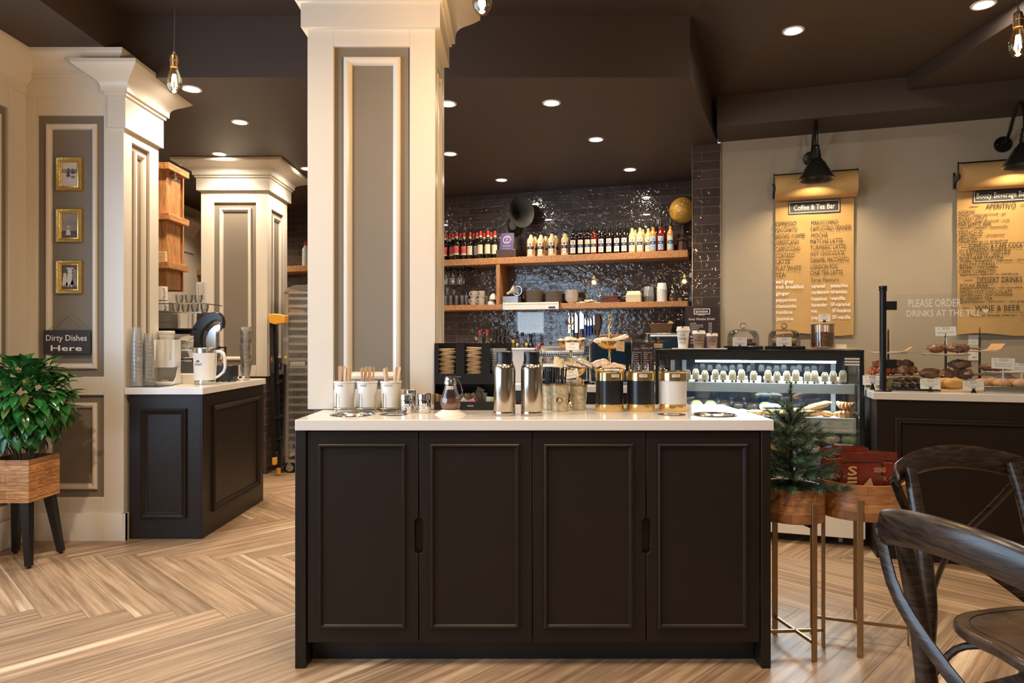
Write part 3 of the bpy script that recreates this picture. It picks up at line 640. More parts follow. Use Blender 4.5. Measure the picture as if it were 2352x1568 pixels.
# ---- honey dispenser on its saucer
Y = 2.69; hx = X(1035, Y)
o = B().lathe([(0, .004), (.030, .004), (.034, .008), (.061, .001), (.0625, .0), (.0625, .002), (.036, .019), (.030, .021), (.028, .0185), (0, .0185)], 40).build('saucer', 'white_ceramic', loc=(hx, Y, WT)); tag(o, 'white sloped saucer under the honey dispenser', 'saucer')
t = thing('honey_dispenser', 'glass honey dispenser with chrome thumb lever on a white saucer', 'dispenser', (hx, Y, WT+.0186))
gp = [(0, .001), (.026, .001), (.035, .008), (.0405, .024), (.040, .040), (.033, .060), (.026, .080), (.0225, .098), (.022, .108)]
B().lathe(gp, 32).build('glass_body', 'glass', t)
B().lathe([(0, .002), (.025, .002), (.034, .009), (.0392, .024), (.0387, .040), (.0375, .047), (0, .047)], 32).build('honey', 'honey', t)
b = B().lathe([(.0235, .100), (.0255, .102), (.0255, .112), (.0225, .116), (.0225, .126), (.018, .131), (0, .131)], 28); b.cbox((.024, 0, .13), (.034, .012, .004)); b.build('chrome_top', 'chrome', t)
B().tube([(.024, 0, .122), (.034, 0, .112), (.043, 0, .092), (.047, 0, .07), (.046, 0, .055)], [.005, .0055, .005, .0045, .003], 8, flat=(1.3, .55)).build('thumb_lever', 'chrome', t)
w = B().lathe([(.0268, .082), (.0255, .094)], 8, a0=-pi/2-.55, a1=-pi/2+.5).build('paper_label', 'label_white', t)
B().arc_text('HONEY', .0275, .084, .0075, w=.026).build('lettering', 'black_ink', w)
# ---- black lid and sachet organiser
Y = 2.86; x0, x1 = X(997.5, Y), X(1175, Y); z1 = Z(788, Y)-WT; W = x1-x0; D = .17
t = thing('lid_organizer', 'black plastic organizer of lids and sachets behind the honey dispenser', 'organizer', (x0, Y, WT))
lz = Z(858, Y)-WT; mz = Z(882, Y)-WT; sl = [(Z(0, 1), 0)]
b = B(); b.box(0, 0, 0, W, D, .004).box(0, D-.004, 0, W, D, z1).box(0, 0.004, .004, .004, D-.004, z1).box(W-.004, .004, .004, W, D-.004, z1)
b.box(.004, .004, mz, W-.004, D-.004, mz+.004)
for f in (1/3, 2/3): b.box(W*f-.002, .02, mz+.004, W*f+.002, D-.004, z1-.004)
b.build('housing', 'black_plastic', t)
b = B(); bays = []
zz0, zz1 = mz, z1-.003
for i in range(3):
    a = W*i/3; c = W*(i+1)/3; e = .013
    if i == 0: b.prism([(a, zz0), (c, zz0), (c, lz), (a, lz)], (0, .004, 0), (1, 0, 0), (0, 0, 1), (0, -1, 0), .004)
    else: b.prism([(a, zz0), (c, zz0), (c, lz), (a, lz)], (0, .004, 0), (1, 0, 0), (0, 0, 1), (0, -1, 0), .004)
    bays.append((a+c)/2)
for xx in (0, W/3, 2*W/3, W): b.prism([(max(0, xx-.018), lz), (min(W, xx+.018), lz), (min(W, xx+.018), zz1-.004), (min(W, xx+.014), zz1), (max(0, xx-.014), zz1), (max(0, xx-.018), zz1-.004)], (0, .004, 0), (1, 0, 0), (0, 0, 1), (0, -1, 0), .004)
b.build('front_panel', 'black_plastic', t)
b = B().box(0, -.003, 0, W, 0, .036).box(.004, .004, .004, W-.004, .02, .01); b.text('MindReader', (W*.43, -.0034, .016), w=.026, h=.0055, m=1, thin=-.004); b.build('front_lip', ['black_plastic', 'white_ink'], t)
for i, (nl, dx) in enumerate(((24, -.006), (25, .002))):
    for k in range(nl):
        o = B().lathe([(0, .0018), (.028, .0018), (.031, .0036), (.034, .0032), (.0355, .0), (.034, .0005), (0, .0005)], 24).build('drink_lid', 'lid_paper')
        o.location = (x0+bays[i]+dx+.004*sin(k*1.9+i)*(k/nl), Y+.062, WT+mz+.0045+k*.0061); o.rotation_euler.y = (.05*sin(k*.8+i))*(0 if k < 2 else .5)
        tag(o, f'brown paper cup lid, {nth(k, nl)} from the bottom of the {("left","middle")[i]} bay of the black organizer', 'cup lid', f'paper lids in the {("left","middle")[i]} bay of the organizer')
for k in range(10):
    o = B().lathe([(.0288, .0), (.0292, .001), (.040, .052), (.042, .053), (.042, .057), (.0392, .056), (.0298, .0015), (0, .0015)], 26).build('glass_bowl_cup', 'clear_plastic', loc=(x0+bays[2]+.002, Y+.062, WT+mz+.0045+k*.0098))
    tag(o, f'clear ribbed cup, {nth(k, 10)} from the bottom of the right bay of the black organizer', 'cup', 'clear cups in the right bay of the organizer')
def packet(name, m, loc, sz, rot, lab, cat='sachet', grp=None):
    o = B().cbox((0, 0, sz[2]/2), sz).build(name, m, bev=.0008); o.location = loc; o.rotation_euler = rot; tag(o, lab, cat, grp); return o
zb = WT+.0045; gy = 'sugar sachets in the organizer tray'
def leaner(px, m, w, h, tilt, lab, yy=.06, lean=.25):
    packet('sachet', m, (x0+(X(px, Y+yy)-x0), Y+yy, zb+.004+w*.5*abs(sin(tilt))), (w, .003, h), (lean, tilt, 0), lab, grp=gy)
for k, px in enumerate((1001, 1005, 1010)): leaner(px, ('kraft_card', 'pocket')[k % 2], .03, .06-.004*k, .1*k-.05, f'upright kraft sachet, {nth(k,3)} from the left behind the honey dispenser base', .03+.012*k)
leaner(1088, 'pocket', .034, .082, .45, 'large brown square sachet leaning highest in the organizer tray', .10)
for k, (px, tl) in enumerate(((1075, -.55), (1085, -.6), (1092, -.62), (1099, -.5), (1106, -.25), (1112, .05))): leaner(px, ('pocket', 'kraft_card')[k % 2], .022, .062, tl, f'slanted brown sugar sachet, {nth(k,6)} from the left in the middle of the tray', .05+.006*k)
leaner(1071, 'wrap_white', .034, .03, -.9, 'white sachet lying tilted right of the honey dispenser', .022)
leaner(1080, 'sweet_pink', .034, .026, 1.1, 'pink and white sweetener sachet at the front of the tray', .022)
for k, px in enumerate((1124, 1131)): leaner(px, ('label_white', 'tea_green')[k], .03-.004*k, .046, .08, ('white tea envelope at the right of the organizer tray', 'green tea envelope at the right of the organizer tray')[k], .03-.008*k)
# ---- two thermos jugs
def thermos(px, lab):
    Y = 2.665; t = thing('thermos_bottle', lab, 'thermos', (X(px, Y), Y, WT), 0, 'steel thermos bottles on the worktop'); s = 1
    B().lathe([(0, 0), (.040, 0), (.0425, .004), (.0425, .0165), (.0421, .0172), (.0425, .018), (.0425, .175), (.041, .187), (.036, .197), (.0335, .2), (0, .2)], 40).build('body', 'brushed_steel', t)
    B().lathe([(.0335, .199), (.0335, .209), (.0315, .2105), (.0315, .212), (0, .212)], 36).build('collar', 'black_plastic', t)
    b = B().lathe([(.0312, .212), (.0315, .243), (.0295, .248), (.018, .2515), (0, .2525)], 36); b.cbox((.004, -.0305, .244), (.026, .008, .006)); b.build('lid', 'black_plastic', t)
thermos(1159, 'left of two steel thermos bottles with black lids'); thermos(1221.5, 'right of two steel thermos bottles with black lids')
# ---- marbled metal buckets with straws and stirrers
def bucket(px, Y, r0, r1, h, lab, patch=False):
    t = thing('metal_bucket', lab, 'bucket', (X(px, Y), Y, WT), 0, 'marbled metal buckets')
    B().lathe([(0, 0), (r0-.002, 0), (r0, .002), (r1, h-.002), (r1-.0012, h-.002), (r0-.0012, .0035), (0, .0035)], 36).build('body', 'marbled', t)
    B().lathe([(r1-.002, h-.0035), (r1+.0016, h-.004), (r1+.002, h), (r1-.0015, h+.001)], 36).build('rim', 'copper_rim', t)
    if patch:
        b = B(); n = 24; rr = (r0+r1)/2
        b.add([(lambda a, z: (((r0+(r1-r0)*z/h)+.0008)*cos(a), ((r0+(r1-r0)*z/h)+.0008)*sin(a), z))(-pi/2-.15+.42*cos(2*pi*i/n), h*.42+.0125*sin(2*pi*i/n)) for i in range(n)], [tuple(range(n))]); b.build('oval_badge', 'rust_patch', t)
    return t
bucket(1262, 2.89, .031, .040, .108, 'marbled bucket of black straws, back left of the three buckets')
bucket(1286, 2.82, .031, .0395, .114, 'front marbled bucket with an oval brown badge', True)
bucket(1329.5, 2.88, .029, .0365, .107, 'marbled bucket of wooden stirrers, right of the badge bucket')
k = 0
for (px, Y, n, rr) in ((1262, 2.89, 14, .027), (1286, 2.82, 8, .026)):
    for i in range(n):
        a = i*2.4; q = rr*math.sqrt((i+.6)/n); lx, ly = q*cos(a), q*sin(a)
        o = B().lathe([(0, 0), (.0032, 0), (.0032, .175), (.002, .175), (.002, .17)], 10).build('straw', 'black_plastic')
        o.location = (X(px, Y)+lx*.72, Y+ly*.72, WT+.005); o.rotation_euler = (-ly*2.2, lx*2.0+.03, 0)
        tag(o, 'black drinking straw standing in the '+('back left' if k == 0 else 'front')+' marbled bucket', 'straw', 'black straws in the '+('back left' if k == 0 else 'front')+' bucket')
    k += 1
for i in range(16):
    a = i*2.4; q = .026*math.sqrt((i+.6)/16); lx, ly = q*cos(a), q*sin(a); L = .118+.02*rnd()
    o = B().prism([(-.0028, 0), (.0028, 0), (.0028, L-.003), (.0015, L), (-.0015, L), (-.0028, L-.003)], (0, .0006, 0), (1, 0, 0), (0, 0, 1), (0, -1, 0), .0012).build('wooden_stirrer', ('stick_wood', 'lid_paper')[i % 2 if i < 10 else 0])
    o.location = (X(1329.5, 2.88)+lx*.75, 2.88+ly*.75, WT+.005); o.rotation_euler = (-ly*3, lx*3.5, rnd()*3)
    tag(o, 'pale wooden coffee stirrer standing in the right marbled bucket', 'stirrer', 'wooden stirrers in the right bucket')
# ---- gold tiered stands
def tier(px, Y, lab, hz, turn):
    t = thing('tiered_bowl_stand', lab, 'tiered stand', (X(px, Y), Y, WT), 0, 'gold two-tier stands')
    zl, zu = hz
    B().lathe([(0, 0), (.045, 0), (.045, .004), (.012, .012), (.006, .022), (0, .022)], 28).build('foot', 'brass', t)
    zz = .02; pr = [(.004, .02)]
    while zz < zu+.10:
        pr += [(.0045, zz), (.0045, zz+.012), (.0085, zz+.016), (.0045, zz+.02)]; zz += .026
    top = zu+.075
    pr = [p for p in pr if p[1] < top]+[(.004, top), (0, top)]
    B().lathe(pr, 16).build('stem', 'brass', t)
    for z, r, h in ((zl, .072, .044), (zu, .061, .040)):
        B().lathe([(0, z-h), (r*.3, z-h*.97), (r*.62, z-h*.78), (r*.86, z-h*.42), (r*.97, z-h*.1), (r, z), (r-.002, z), (r*.95, z-h*.1), (r*.84, z-h*.40), (r*.6, z-h*.74), (r*.3, z-h*.93), (0, z-h*.96)], 36).build('bowl', 'brass', t)
    b = B(); a = turn
    b.tube([(.0135*sin(q)*cos(a), .0135*sin(q)*sin(a), top+.021-.023*cos(q)) for q in [2*pi*i/24 for i in range(25)]], .003, 8, cap=False); b.build('ring_handle', 'brass', t)
    return t
Ys = 3.02
def wrapped(nm, m, px, py, sz, rot, lab, cat='packet', grp=None, seed=0):
    b = B(); a, c, d = sz
    vs = []; nx, ny = 8, 5
    for j in range(ny+1):
        for i in range(nx+1):
            u, v = i/nx*2-1, j/ny*2-1; th = d*(1-u**4)*(1-v**4)
            e = .004*noise.noise((u*2+seed, v*2, seed*1.7))
            vs.append((u*a/2, v*c/2, th*.5+e+.001)); vs.append((u*a/2, v*c/2, -th*.5+e-.001))
    idx = lambda i, j, k: 2*(j*(nx+1)+i)+k; fs = []
    for j in range(ny):
        for i in range(nx):
            fs.append((idx(i, j, 0), idx(i+1, j, 0), idx(i+1, j+1, 0), idx(i, j+1, 0))); fs.append((idx(i, j, 1), idx(i, j+1, 1), idx(i+1, j+1, 1), idx(i+1, j, 1)))
    for j in range(ny):
        for i in (0, nx): fs.append((idx(i, j, 0), idx(i, j+1, 0), idx(i, j+1, 1), idx(i, j, 1)))
    for i in range(nx):
        for j in (0, ny): fs.append((idx(i, j, 0), idx(i+1, j, 0), idx(i+1, j, 1), idx(i, j, 1)))
    b.add(vs, fs); o = b.build(nm, m); Yq = py[1]; o.location = (X(px, Yq), Yq, Z(py[0], Yq)); o.rotation_euler = rot
    tag(o, lab, cat, grp); return o
zl, zu = Z(846, Ys)-WT, Z(784, Ys)-WT
tier(1311, Ys, 'left gold two-tier bowl stand holding wrapped nougat', (zl, zu), 0)
tier(1400, Ys, 'right gold two-tier bowl stand holding wrapped cookies', (zl, zu+.002), 1.15)
G = 'wrapped treats in the gold bowls'
for k, (px, py, dy, m, sz, rot, lab) in enumerate((
    (1296, 783, 0, 'cello_pale', (.06, .035, .018), (.1, .15, .3), 'pale wrapped nougat at the left of the upper left gold bowl'),
    (1331, 782, .0, 'cello_pale', (.06, .035, .018), (.1, -.3, -.3), 'pale wrapped nougat at the right of the upper left gold bowl'),
    (1312, 779, -.035, 'cello_pale', (.055, .03, .018), (.4, .05, .1), 'pale wrapped nougat at the front of the upper left gold bowl'),
    (1283, 838, -.03, 'cello_pale', (.05, .075, .02), (1.1, .3, .3), 'upright pale packet at the left of the lower left gold bowl'),
    (1318, 838, -.02, 'cello', (.085, .04, .022), (.3, .2, .1), 'long wrapped nougat bar in the middle of the lower left gold bowl'),
    (1345, 834, .0, 'cello_pale', (.075, .045, .02), (.3, .45, -.2), 'wrapped nougat bar at the right of the lower left gold bowl'),
    (1383, 781, -.015, 'cello', (.075, .045, .018), (.3, -.18, .2), 'wrapped cookie at the left of the upper right gold bowl'),
    (1422, 778, -.01, 'cello', (.085, .045, .018), (.3, -.3, -.15), 'wrapped cookie jutting out at the right of the upper right gold bowl'),
    (1380, 834, -.02, 'cello', (.075, .05, .03), (.4, -.25, .2), 'large wrapped cookie heaped at the left of the lower right gold bowl'),
    (1415, 840, -.02, 'cello', (.085, .045, .018), (.3, .15, -.1), 'wrapped cookie at the right of the lower right gold bowl'),
    (1398, 842, -.05, 'cello', (.06, .03, .016), (.3, -.05, 0), 'wrapped cookie at the front of the lower right gold bowl'))):
    wrapped('wrapped_treat', m, px, (py, Ys+dy), sz, rot, lab, 'wrapped treat', G, k)
def card(nm, loc, w, h, rot, title, lab, m='card', lines=1, clip=None, grp='price cards', dot=None, ink='black_ink', cat='price card', stick=0):
    """small printed price card: mark on top, handwritten name below; local x right, z up, faces -y"""
    t = thing(nm, lab, cat, loc, 0, grp); t.rotation_euler = rot
    b = B().box(-w/2, -.0006, 0, w/2, .0006, h)
    c = b.build('card', m, t)
    b = B(); y = -.0009
    logo(b, (-w*.16, y, h*.70), (1, 0, 0), (0, 0, 1), w*.34, 0)
    b.text('$3.25', (w*.28, y, h*.76), h=h*.055); b.cbox((-w*.33, y, h*.79), (w*.05, .0002, w*.05)) if dot else None
    b.build('print', 'grey_ink', t)
    b = B()
    for i, l in enumerate(title): b.text(l, (0, y, h*(.42-.2*i) if len(title) > 1 else h*.30), w=min(w*.8, w*.085*len(l)), h=h*.13, align='C', thin=-.012, shear=.3)
    b.build('handwriting', ink, t)
    if clip:                                    # little binder-clip foot
        b = B(); z0 = clip
        b.prism([(-.014, -z0), (.014, -z0), (.004, h*.14), (-.004, h*.14)], (0, -.0045, 0), (1, 0, 0), (0, 0, 1), (0, 1, 0), .008)
        for q in (-1, 1): b.tube([(q*.002, -.004, h*.12), (q*.008, -.006, h*.2), (q*.006, -.006, h*.30)], .0013, 6)
        b.build('clip', 'black_metal', t, bev=.001)
    if stick: B().box(-.003, .0008, -stick, .003, .003, h*.3).build('stick', 'label_white', t)
    return t
Yk = Ys-.064
card('price_card', (X(1314.5, Yk), Yk-.004, Z(804, Yk)), .058, .034, (-.25, 0, 0), ['Nougat'], 'white Nougat price card on the upper left gold bowl', ink='navy_ink', grp=None)
card('price_card', (X(1313.5, Yk-.01), Yk-.014, Z(868, Yk)), .058, .036, (-.25, -.12, 0), ['Nougat Bars'], 'white tilted Nougat Bars price card on the lower left gold bowl', ink='navy_ink', grp=None)
card('price_card', (X(1424.5, Yk), Yk-.002, Z(806, Yk)), .038, .042, (-.2, .12, .25), ['Cookies'], 'tan Cookies price card on the upper right gold bowl', 'kraft_card', grp=None)
card('price_card', (X(1405, Yk-.012), Yk-.014, Z(862, Yk)), .064, .030, (-.25, 0, 0), ['Cookies'], 'white price card half hidden behind the SPOON canister', grp=None)
# ---- cutlery canisters
def canister(px, word, m, lab):
    Y = 2.835; r = .0575; h = .163
    t = thing('cutlery_canister', lab, 'canister', (X(px, Y), Y, WT), 0, 'banded cutlery canisters')
    B().lathe([(0, 0), (r-.001, 0), (r+.001, .003), (r+.001, .030), (r-.001, .031)], 44).build('base_band', 'brass', t)
    B().lathe([(r-.001, .031), (r-.001, .126)], 44).build('body', m, t)
    B().lathe([(r-.001, .126), (r+.001, .127), (r+.001, h-.004), (r+.0035, h-.001), (r+.002, h+.001), (r-.003, h), (r-.004, .01), (0, .01)], 44).build('rim_band', 'brass', t)
    a = -pi/2+.28 if word == 'SPOON' else -pi/2
    w = B().lathe([(r+.0016, h-.021), (r+.0016, h-.009)], 8, a0=a-.28, a1=a+.28).build('paper_label', 'label_white', t)
    B().arc_text(word, r+.0021, h-.0185, .0075, a=a, w=.027).build('lettering', 'navy_ink', w)
    return X(px, Y), Y
cans = {k: canister(p, k, m, lab) for p, k, m, lab in ((1400, 'SPOON', 'black_leather', 'black canister with gold bands and a SPOON label'), (1471.5, 'KNIFE', 'black_leather', 'black canister with gold bands and a KNIFE label'), (1545, 'FORK', 'pearl', 'pearl white canister with gold bands and a FORK label'))}
def cutlery(x, y, z, L, tl, tx, lab, grp, kind):
    b = B(); b.tube([(0, 0, 0), (0, 0, L*.5), (0, 0, L*.85), (0, 0, L*.97), (0, 0, L)], [.002, .0022, .0045, .004, .001], 8, flat=(1, .4))
    o = b.build(kind, 'chrome'); o.location = (x, y, z); o.rotation_euler = (tx, tl, random.uniform(-.6, .6)); tag(o, lab, 'cutlery', grp)
x, y = cans['KNIFE']
kn = [(-.040, -.10), (-.032, -.15), (-.026, -.12), (-.018, -.10), (-.008, -.08), (.002, -.03), (.012, .10), (.022, .02), (.034, .05)]
for i, (dx, tl) in enumerate(kn): cutlery(x+dx*.75, y+(-.015, .01, .025)[i % 3], WT+.0105, .186-.006*(i % 2)-(.004*i if i < 4 else 0), tl, .02*((i % 3)-1), f'steel knife handle, {nth(i, 9)} from the left in the KNIFE canister', 'steel knives in the KNIFE canister', 'table_knife')
o = B().tube([(-.011, 0, 0), (-.011, 0, .17)]+[(-.011*cos(q), 0, .17+.014*sin(q)) for q in (.5, 1, pi/2, pi-1, pi-.5)]+[(.011, 0, .17), (.011, 0, .02)], .0032, 8, flat=(.6, 1.4)).build('tongs', 'chrome', loc=(x-.014, y-.028, WT+.0105)); tag(o, 'looped steel tongs standing highest in the KNIFE canister', 'tongs')
x, y = cans['FORK']
for i, dx in enumerate((-.044, -.038, -.030, -.022, -.012)): cutlery(x+dx*.95, y+(-.01, .015)[i % 2], WT+.0105, .176-.005*i, -.10+.03*i, 0, f'steel fork handle, {nth(i, 5)} from the left in the FORK canister', 'steel forks in the FORK canister', 'table_fork')
x, y = cans['SPOON']
cutlery(x-.03, y, WT+.0105, .165, -.12, 0, 'single steel spoon leaning in the SPOON canister', None, 'table_spoon')
# ================================================================ left pass counter
lx0, lx1, ly0, ly1 = px1+.0225, X(465, 4.17), 4.17, 5.19
t = thing('side_cabinet', 'dark brown panelled cabinet under the worktop beside the left pillar', 'cabinet')
B().box(lx0, ly0+.014, 0, lx1-.014, ly1, .882).build('carcass', 'dark_cabinet', t)
B().box(lx0, ly0, 0, lx1-.014, ly0+.014, .882).build('front_panel', 'dark_cabinet', t)
B().box(lx1-.014, ly0, 0, lx1, ly1, .882).build('side_panel', 'dark_cabinet', t, bev=.002)
HM = [(0, 0), (0, .014), (.008, .02), (.014, .016), (.017, .019), (.026, .014), (.030, .006), (.036, .004), (.036, 0)]
B().ring(X(325, ly0), Z(1189, ly0), X(429, ly0), Z(938, ly0), HM, (0, ly0, 0)).build('panel_moulding', 'dark_cabinet', t)
B().ring(ly0+.13, .135, ly1-.10, .80, HM, (lx1, 0, 0), (0, 1, 0), (0, 0, 1), (1, 0, 0)).build('panel_moulding', 'dark_cabinet', t)
LT = .925
worktop('worktop', [(lx0-.02, ly0-.02), (lx1+.012, ly0-.02), (lx1+.012, ly1+.02), (-3.3, ly1+.02), (-3.3, 4.61), (lx0-.02, 4.61)], .883, LT, 'white quartz worktop of the pass counter beside the left pillar')
t = thing('bar_cabinet', 'dark cabinet behind the left pillar carrying the espresso machine', 'cabinet'); B().box(-3.28, 4.63, 0, lx0-.001, ly1, .882).build('carcass', 'dark_cabinet', t)
B().ring(4.75, .135, 5.1, .80, HM, (-3.28, 0, 0), (0, 1, 0), (0, 0, 1), (-1, 0, 0)).build('panel_moulding', 'dark_cabinet', t)
YL = lambda py: F*(H-LT)/(py-HY)
# stacks of clear plastic cups
for px, py, n, wd in ((314, 884, 12, 'taller left'), (341, 884, 11, 'shorter right')):
    Y = 4.215 if n == 12 else 4.278; x = X(px, Y); r = .0345
    dz = .0248 if n == 12 else .0235
    for k in range(n):
        o = B().lathe([(r, 0), (r+.0015, .002), (r-.001, .004), (r-.009, .092), (0, .092)], 22).build('plastic_cup', 'clear_plastic', loc=(x+.0006*sin(k*1.3), Y, LT+.004+k*dz))
        tag(o, f'clear plastic cup, {nth(k, n)} from the bottom of the {wd} upside-down stack', 'cup', f'clear cups in the {wd} stack')
tag(B().box(lx0-.01, 4.165, LT, X(352, 4.3)+.1, 4.36, LT+.003).build('counter_mat', 'black_plastic', bev=.001), 'thin black mat under the clear cup stacks', 'mat')
# white lid dispenser
Y = 4.375; x0, x1 = X(346, Y), X(398, Y); W = x1-x0
t = thing('lid_dispenser', 'white dispenser with three slots beside the clear cup stacks', 'dispenser', (x0, Y, LT+.0035), .12)
zz0, zz1 = Z(845, Y)-LT, Z(781, Y)-LT
b = B(); b.box(0, .11, 0, W, .114, zz1).box(0, 0, zz0, .004, .11, zz1).box(W-.004, 0, zz0, W, .11, zz1).box(0, 0, zz0, W, .11, zz0+.004); b.build('housing', 'white_plastic', t)
b = B(); e = W/3
b.prism([(0, zz0), (W, zz0), (W, zz0+.045), (0, zz0+.045)], (0, 0, 0), (1, 0, 0), (0, 0, 1), (0, -1, 0), .003)
for i in range(4):
    xx = e*i; w0, w1 = .012, .019
    b.prism([(max(0, xx-w1), zz0+.045), (min(W, xx+w1), zz0+.045), (min(W, xx+w0), zz1), (max(0, xx-w0), zz1)], (0, 0, 0), (1, 0, 0), (0, 0, 1), (0, -1, 0), .003)
b.build('front_panel', 'white_plastic', t)
b = B()
for xx in (0, W-.004): b.prism([(-.045, 0), (.11, 0), (.11, zz0), (.06, zz0), (.03, .045), (-.01, .02), (-.045, .016)], (xx, 0, 0), (0, 1, 0), (0, 0, 1), (1, 0, 0), .004)
b.box(0, -.05, 0, W, .11, .006).box(0, -.052, .006, W, -.047, .022); b.build('tray_base', 'white_plastic', t, bev=.001)
b = B().box(0, 0, 0, .045, .03, .022); tag(b.build('stirrer_block', 'kraft_card', loc=(x0+.045, Y+.045, LT+.0105), rz=.3, bev=.002), 'small brown block of wooden picks in the white dispenser tray', 'block')
for k, (px, dz, r) in enumerate(((382, 0, .046), (388, .028, .05))):
    o = B().lathe([(r-.008, 0), (r-.006, .09), (r-.002, .093), (r, .094), (r, .110), (r-.004, .113), (r-.012, .113), (0, .113)], 26).build('paper_cup', 'white_plastic', loc=(X(383, 4.56), 4.56, LT+.2105+dz)); tag(o, ('lower', 'upper')[k]+' white lidded cup in the stack behind the white dispenser', 'cup', 'white cups behind the dispenser')
tag(B().box(-.055, -.05, 0, .055, .05, .21).build('carton', 'white_plastic', loc=(X(383, 4.56), 4.565, LT), bev=.003), 'plain white carton behind the white dispenser under stacked cups', 'carton')
# paper towel / napkin pile under the espresso machine front
for k in range(5):
    o = B().box(-.09, -.06, 0, .09, .06, .0125).build('napkin_pack', ('napkin', 'white_plastic')[k % 2], loc=(X(432, 4.60), 4.60, LT+k*.0128), bev=.002); tag(o, f'cream napkin pack, {nth(k,5)} from the bottom of the pile by the white tumbler', 'napkins', 'cream napkin packs by the tumbler')
# white tumbler with steel bands
Y = YL(882); x = X(471, Y)
t = thing('travel_tumbler', 'large white travel mug with steel rim and base on the pass counter', 'mug', (x, Y, LT))
s = Y/F; r0, r1 = 22*s, 25.5*s; h = 84*s
B().lathe([(0, 0), (r0, 0), (r0+.001, .003), (r0+.002, 10*s)], 36).build('base_band', 'steel', t)
B().lathe([(r0+.003, 10*s), (r0+.0035, 10.5*s), (r1, h-12.5*s), (r1, h-12*s)], 36).build('body', 'matte_white', t)
B().lathe([(r1-.001, h-12*s), (r1, h-1.5*s), (r1-.002, h), (r1-.008, h), (r1-.01, h-.01), (0, h-.008)], 36).build('rim_band', 'steel', t)
b = B().tube([(r1-.002, 0, h-9*s), (r1+9*s, 0, h-9*s), (r1+17*s, 0, h-14*s), (r1+20*s, 0, h-24*s), (r1+20.5*s, 0, h-46*s), (r1+17*s, 0, h-56*s), (r1+5*s, 0, h-66*s), (r0+2*s, 0, h-69*s)], [.009, .0105, .011, .010, .009, .009, .008, .008], 10); b.build('handle', 'matte_white', t)
b = B().arc_text('STANLEY', r1-.0005, h*.52, 5*s, w=20*s, a=-pi/2-.22); c0 = (r1)*cos(-pi/2-.22), (r1)*sin(-pi/2-.22)
for q in range(5): b.cbox((c0[0]+(-.008+.004*q), c0[1]-.0006, h*.62+.004*(q % 3)), (.0055, .0004, .006), ry=.5*q)
b.build('lettering', 'black_ink', t)
# tamper stand, grinder base, sugar cubes, cups with printed sleeves
Y = 4.80; x = X(517, Y)
t = thing('knock_box', 'black box holding a tamper behind the white travel mug', 'knock box', (x, Y, LT)); s = Y/F
b = B().box(-22*s, -.05, .006, 22*s, .07, 37*s)
for q in (-16, -2, 12): b.box(q*s, -.052, 0, (q+6)*s, -.03, .008)
b.build('box', 'black_plastic', t, bev=.004); B().lathe([(0, 37*s), (.006, 37*s), (.020, 42*s), (.012, 50*s), (.008, 58*s), (.016, 66*s), (.012, 72*s), (0, 72*s)], 20, (-4*s, .0, 0)).build('tamper', 'lid_wood', t)
B().box(-16*s, -.01, 76*s, 2*s, .01, 80*s).box(-1*s, -.01, 45*s, 2*s, .01, 80*s).build('tamper_arm', 'black_metal', t, bev=.002)
for k in range(7):
    o = B().cbox((0, 0, .008), (.016, .016, .016)).build('sugar_cube', 'sugar', loc=(X(541, 4.86)+.02*(k % 3)+.004*k-.01, 4.86+.03*((k*5) % 3)/2, LT+(.0162 if k > 4 else 0)), rz=k*.7, bev=.003); tag(o, 'small white sugar lump in the heap beside the black box', 'sugar lump', 'heap of white lumps')
Y = 4.95; s = Y/F
for k in range(11):
    o = B().lathe([(7.2*s, 0), (7.6*s, .003), (12.5*s, 30*s), (13*s, 31*s), (12.2*s, 31*s), (7.2*s, .004), (0, .004)][::1], 20).build('printed_cup', ('clear_plastic', 'plastic_film')[k % 2], loc=(X(564, Y)+.003*sin(k), Y, LT+k*9.2*s)); tag(o, f'clear printed cup, {nth(k, 11)} from the bottom of the tall stack on the pass counter', 'cup', 'tall stack of clear printed cups')
# espresso machine
Y0 = 4.72; s = Y0/F; xm0 = -3.05; xm1 = X(447, Y0); base = LT
zs = lambda py: Z(py, Y0)-LT
t = thing('espresso_machine', 'polished steel espresso machine with black C-shaped end panel', 'espresso machine', (0, 0, LT))
b = B(); b.prism([(0, zs(862)), (.02, zs(852)), (.02, zs(828)), (-.03, zs(822)), (-.045, zs(800)), (-.03, zs(775)), (.01, zs(758)), (.02, zs(756)), (.33, zs(756)), (.40, zs(800)), (.40, zs(862))], (xm0, Y0, 0), (0, 1, 0), (0, 0, 1), (1, 0, 0), xm1-xm0+.01); b.build('lower_body', 'chrome', t, bev=.006, ang=50)
b = B(); b.box(xm0, Y0-.01, zs(755), xm1+.02, Y0+.34, zs(719)); b.build('back_panel', 'chrome', t, bev=.004)
B().box(xm0, Y0-.02, zs(757), xm1+.02, Y0+.34, zs(755)).build('trim_strip', 'black_plastic', t)
B().box(xm0, Y0-.005, zs(719), xm1+.05, Y0+.34, zs(716)).build('cup_tray', 'steel', t)
b = B(); zr = zs(697)
b.tube([(xm0, Y0, zr), (xm1+.03, Y0, zr), (xm1+.06, Y0+.03, zr), (xm1+.06, Y0+.3, zr)], .004, 8)
for xx in (xm0+.1, xm1-.1, xm1+.03): b.tube([(xx, Y0, zs(717)), (xx, Y0, zr)], .003, 6)
b.build('cup_rail', 'chrome', t)
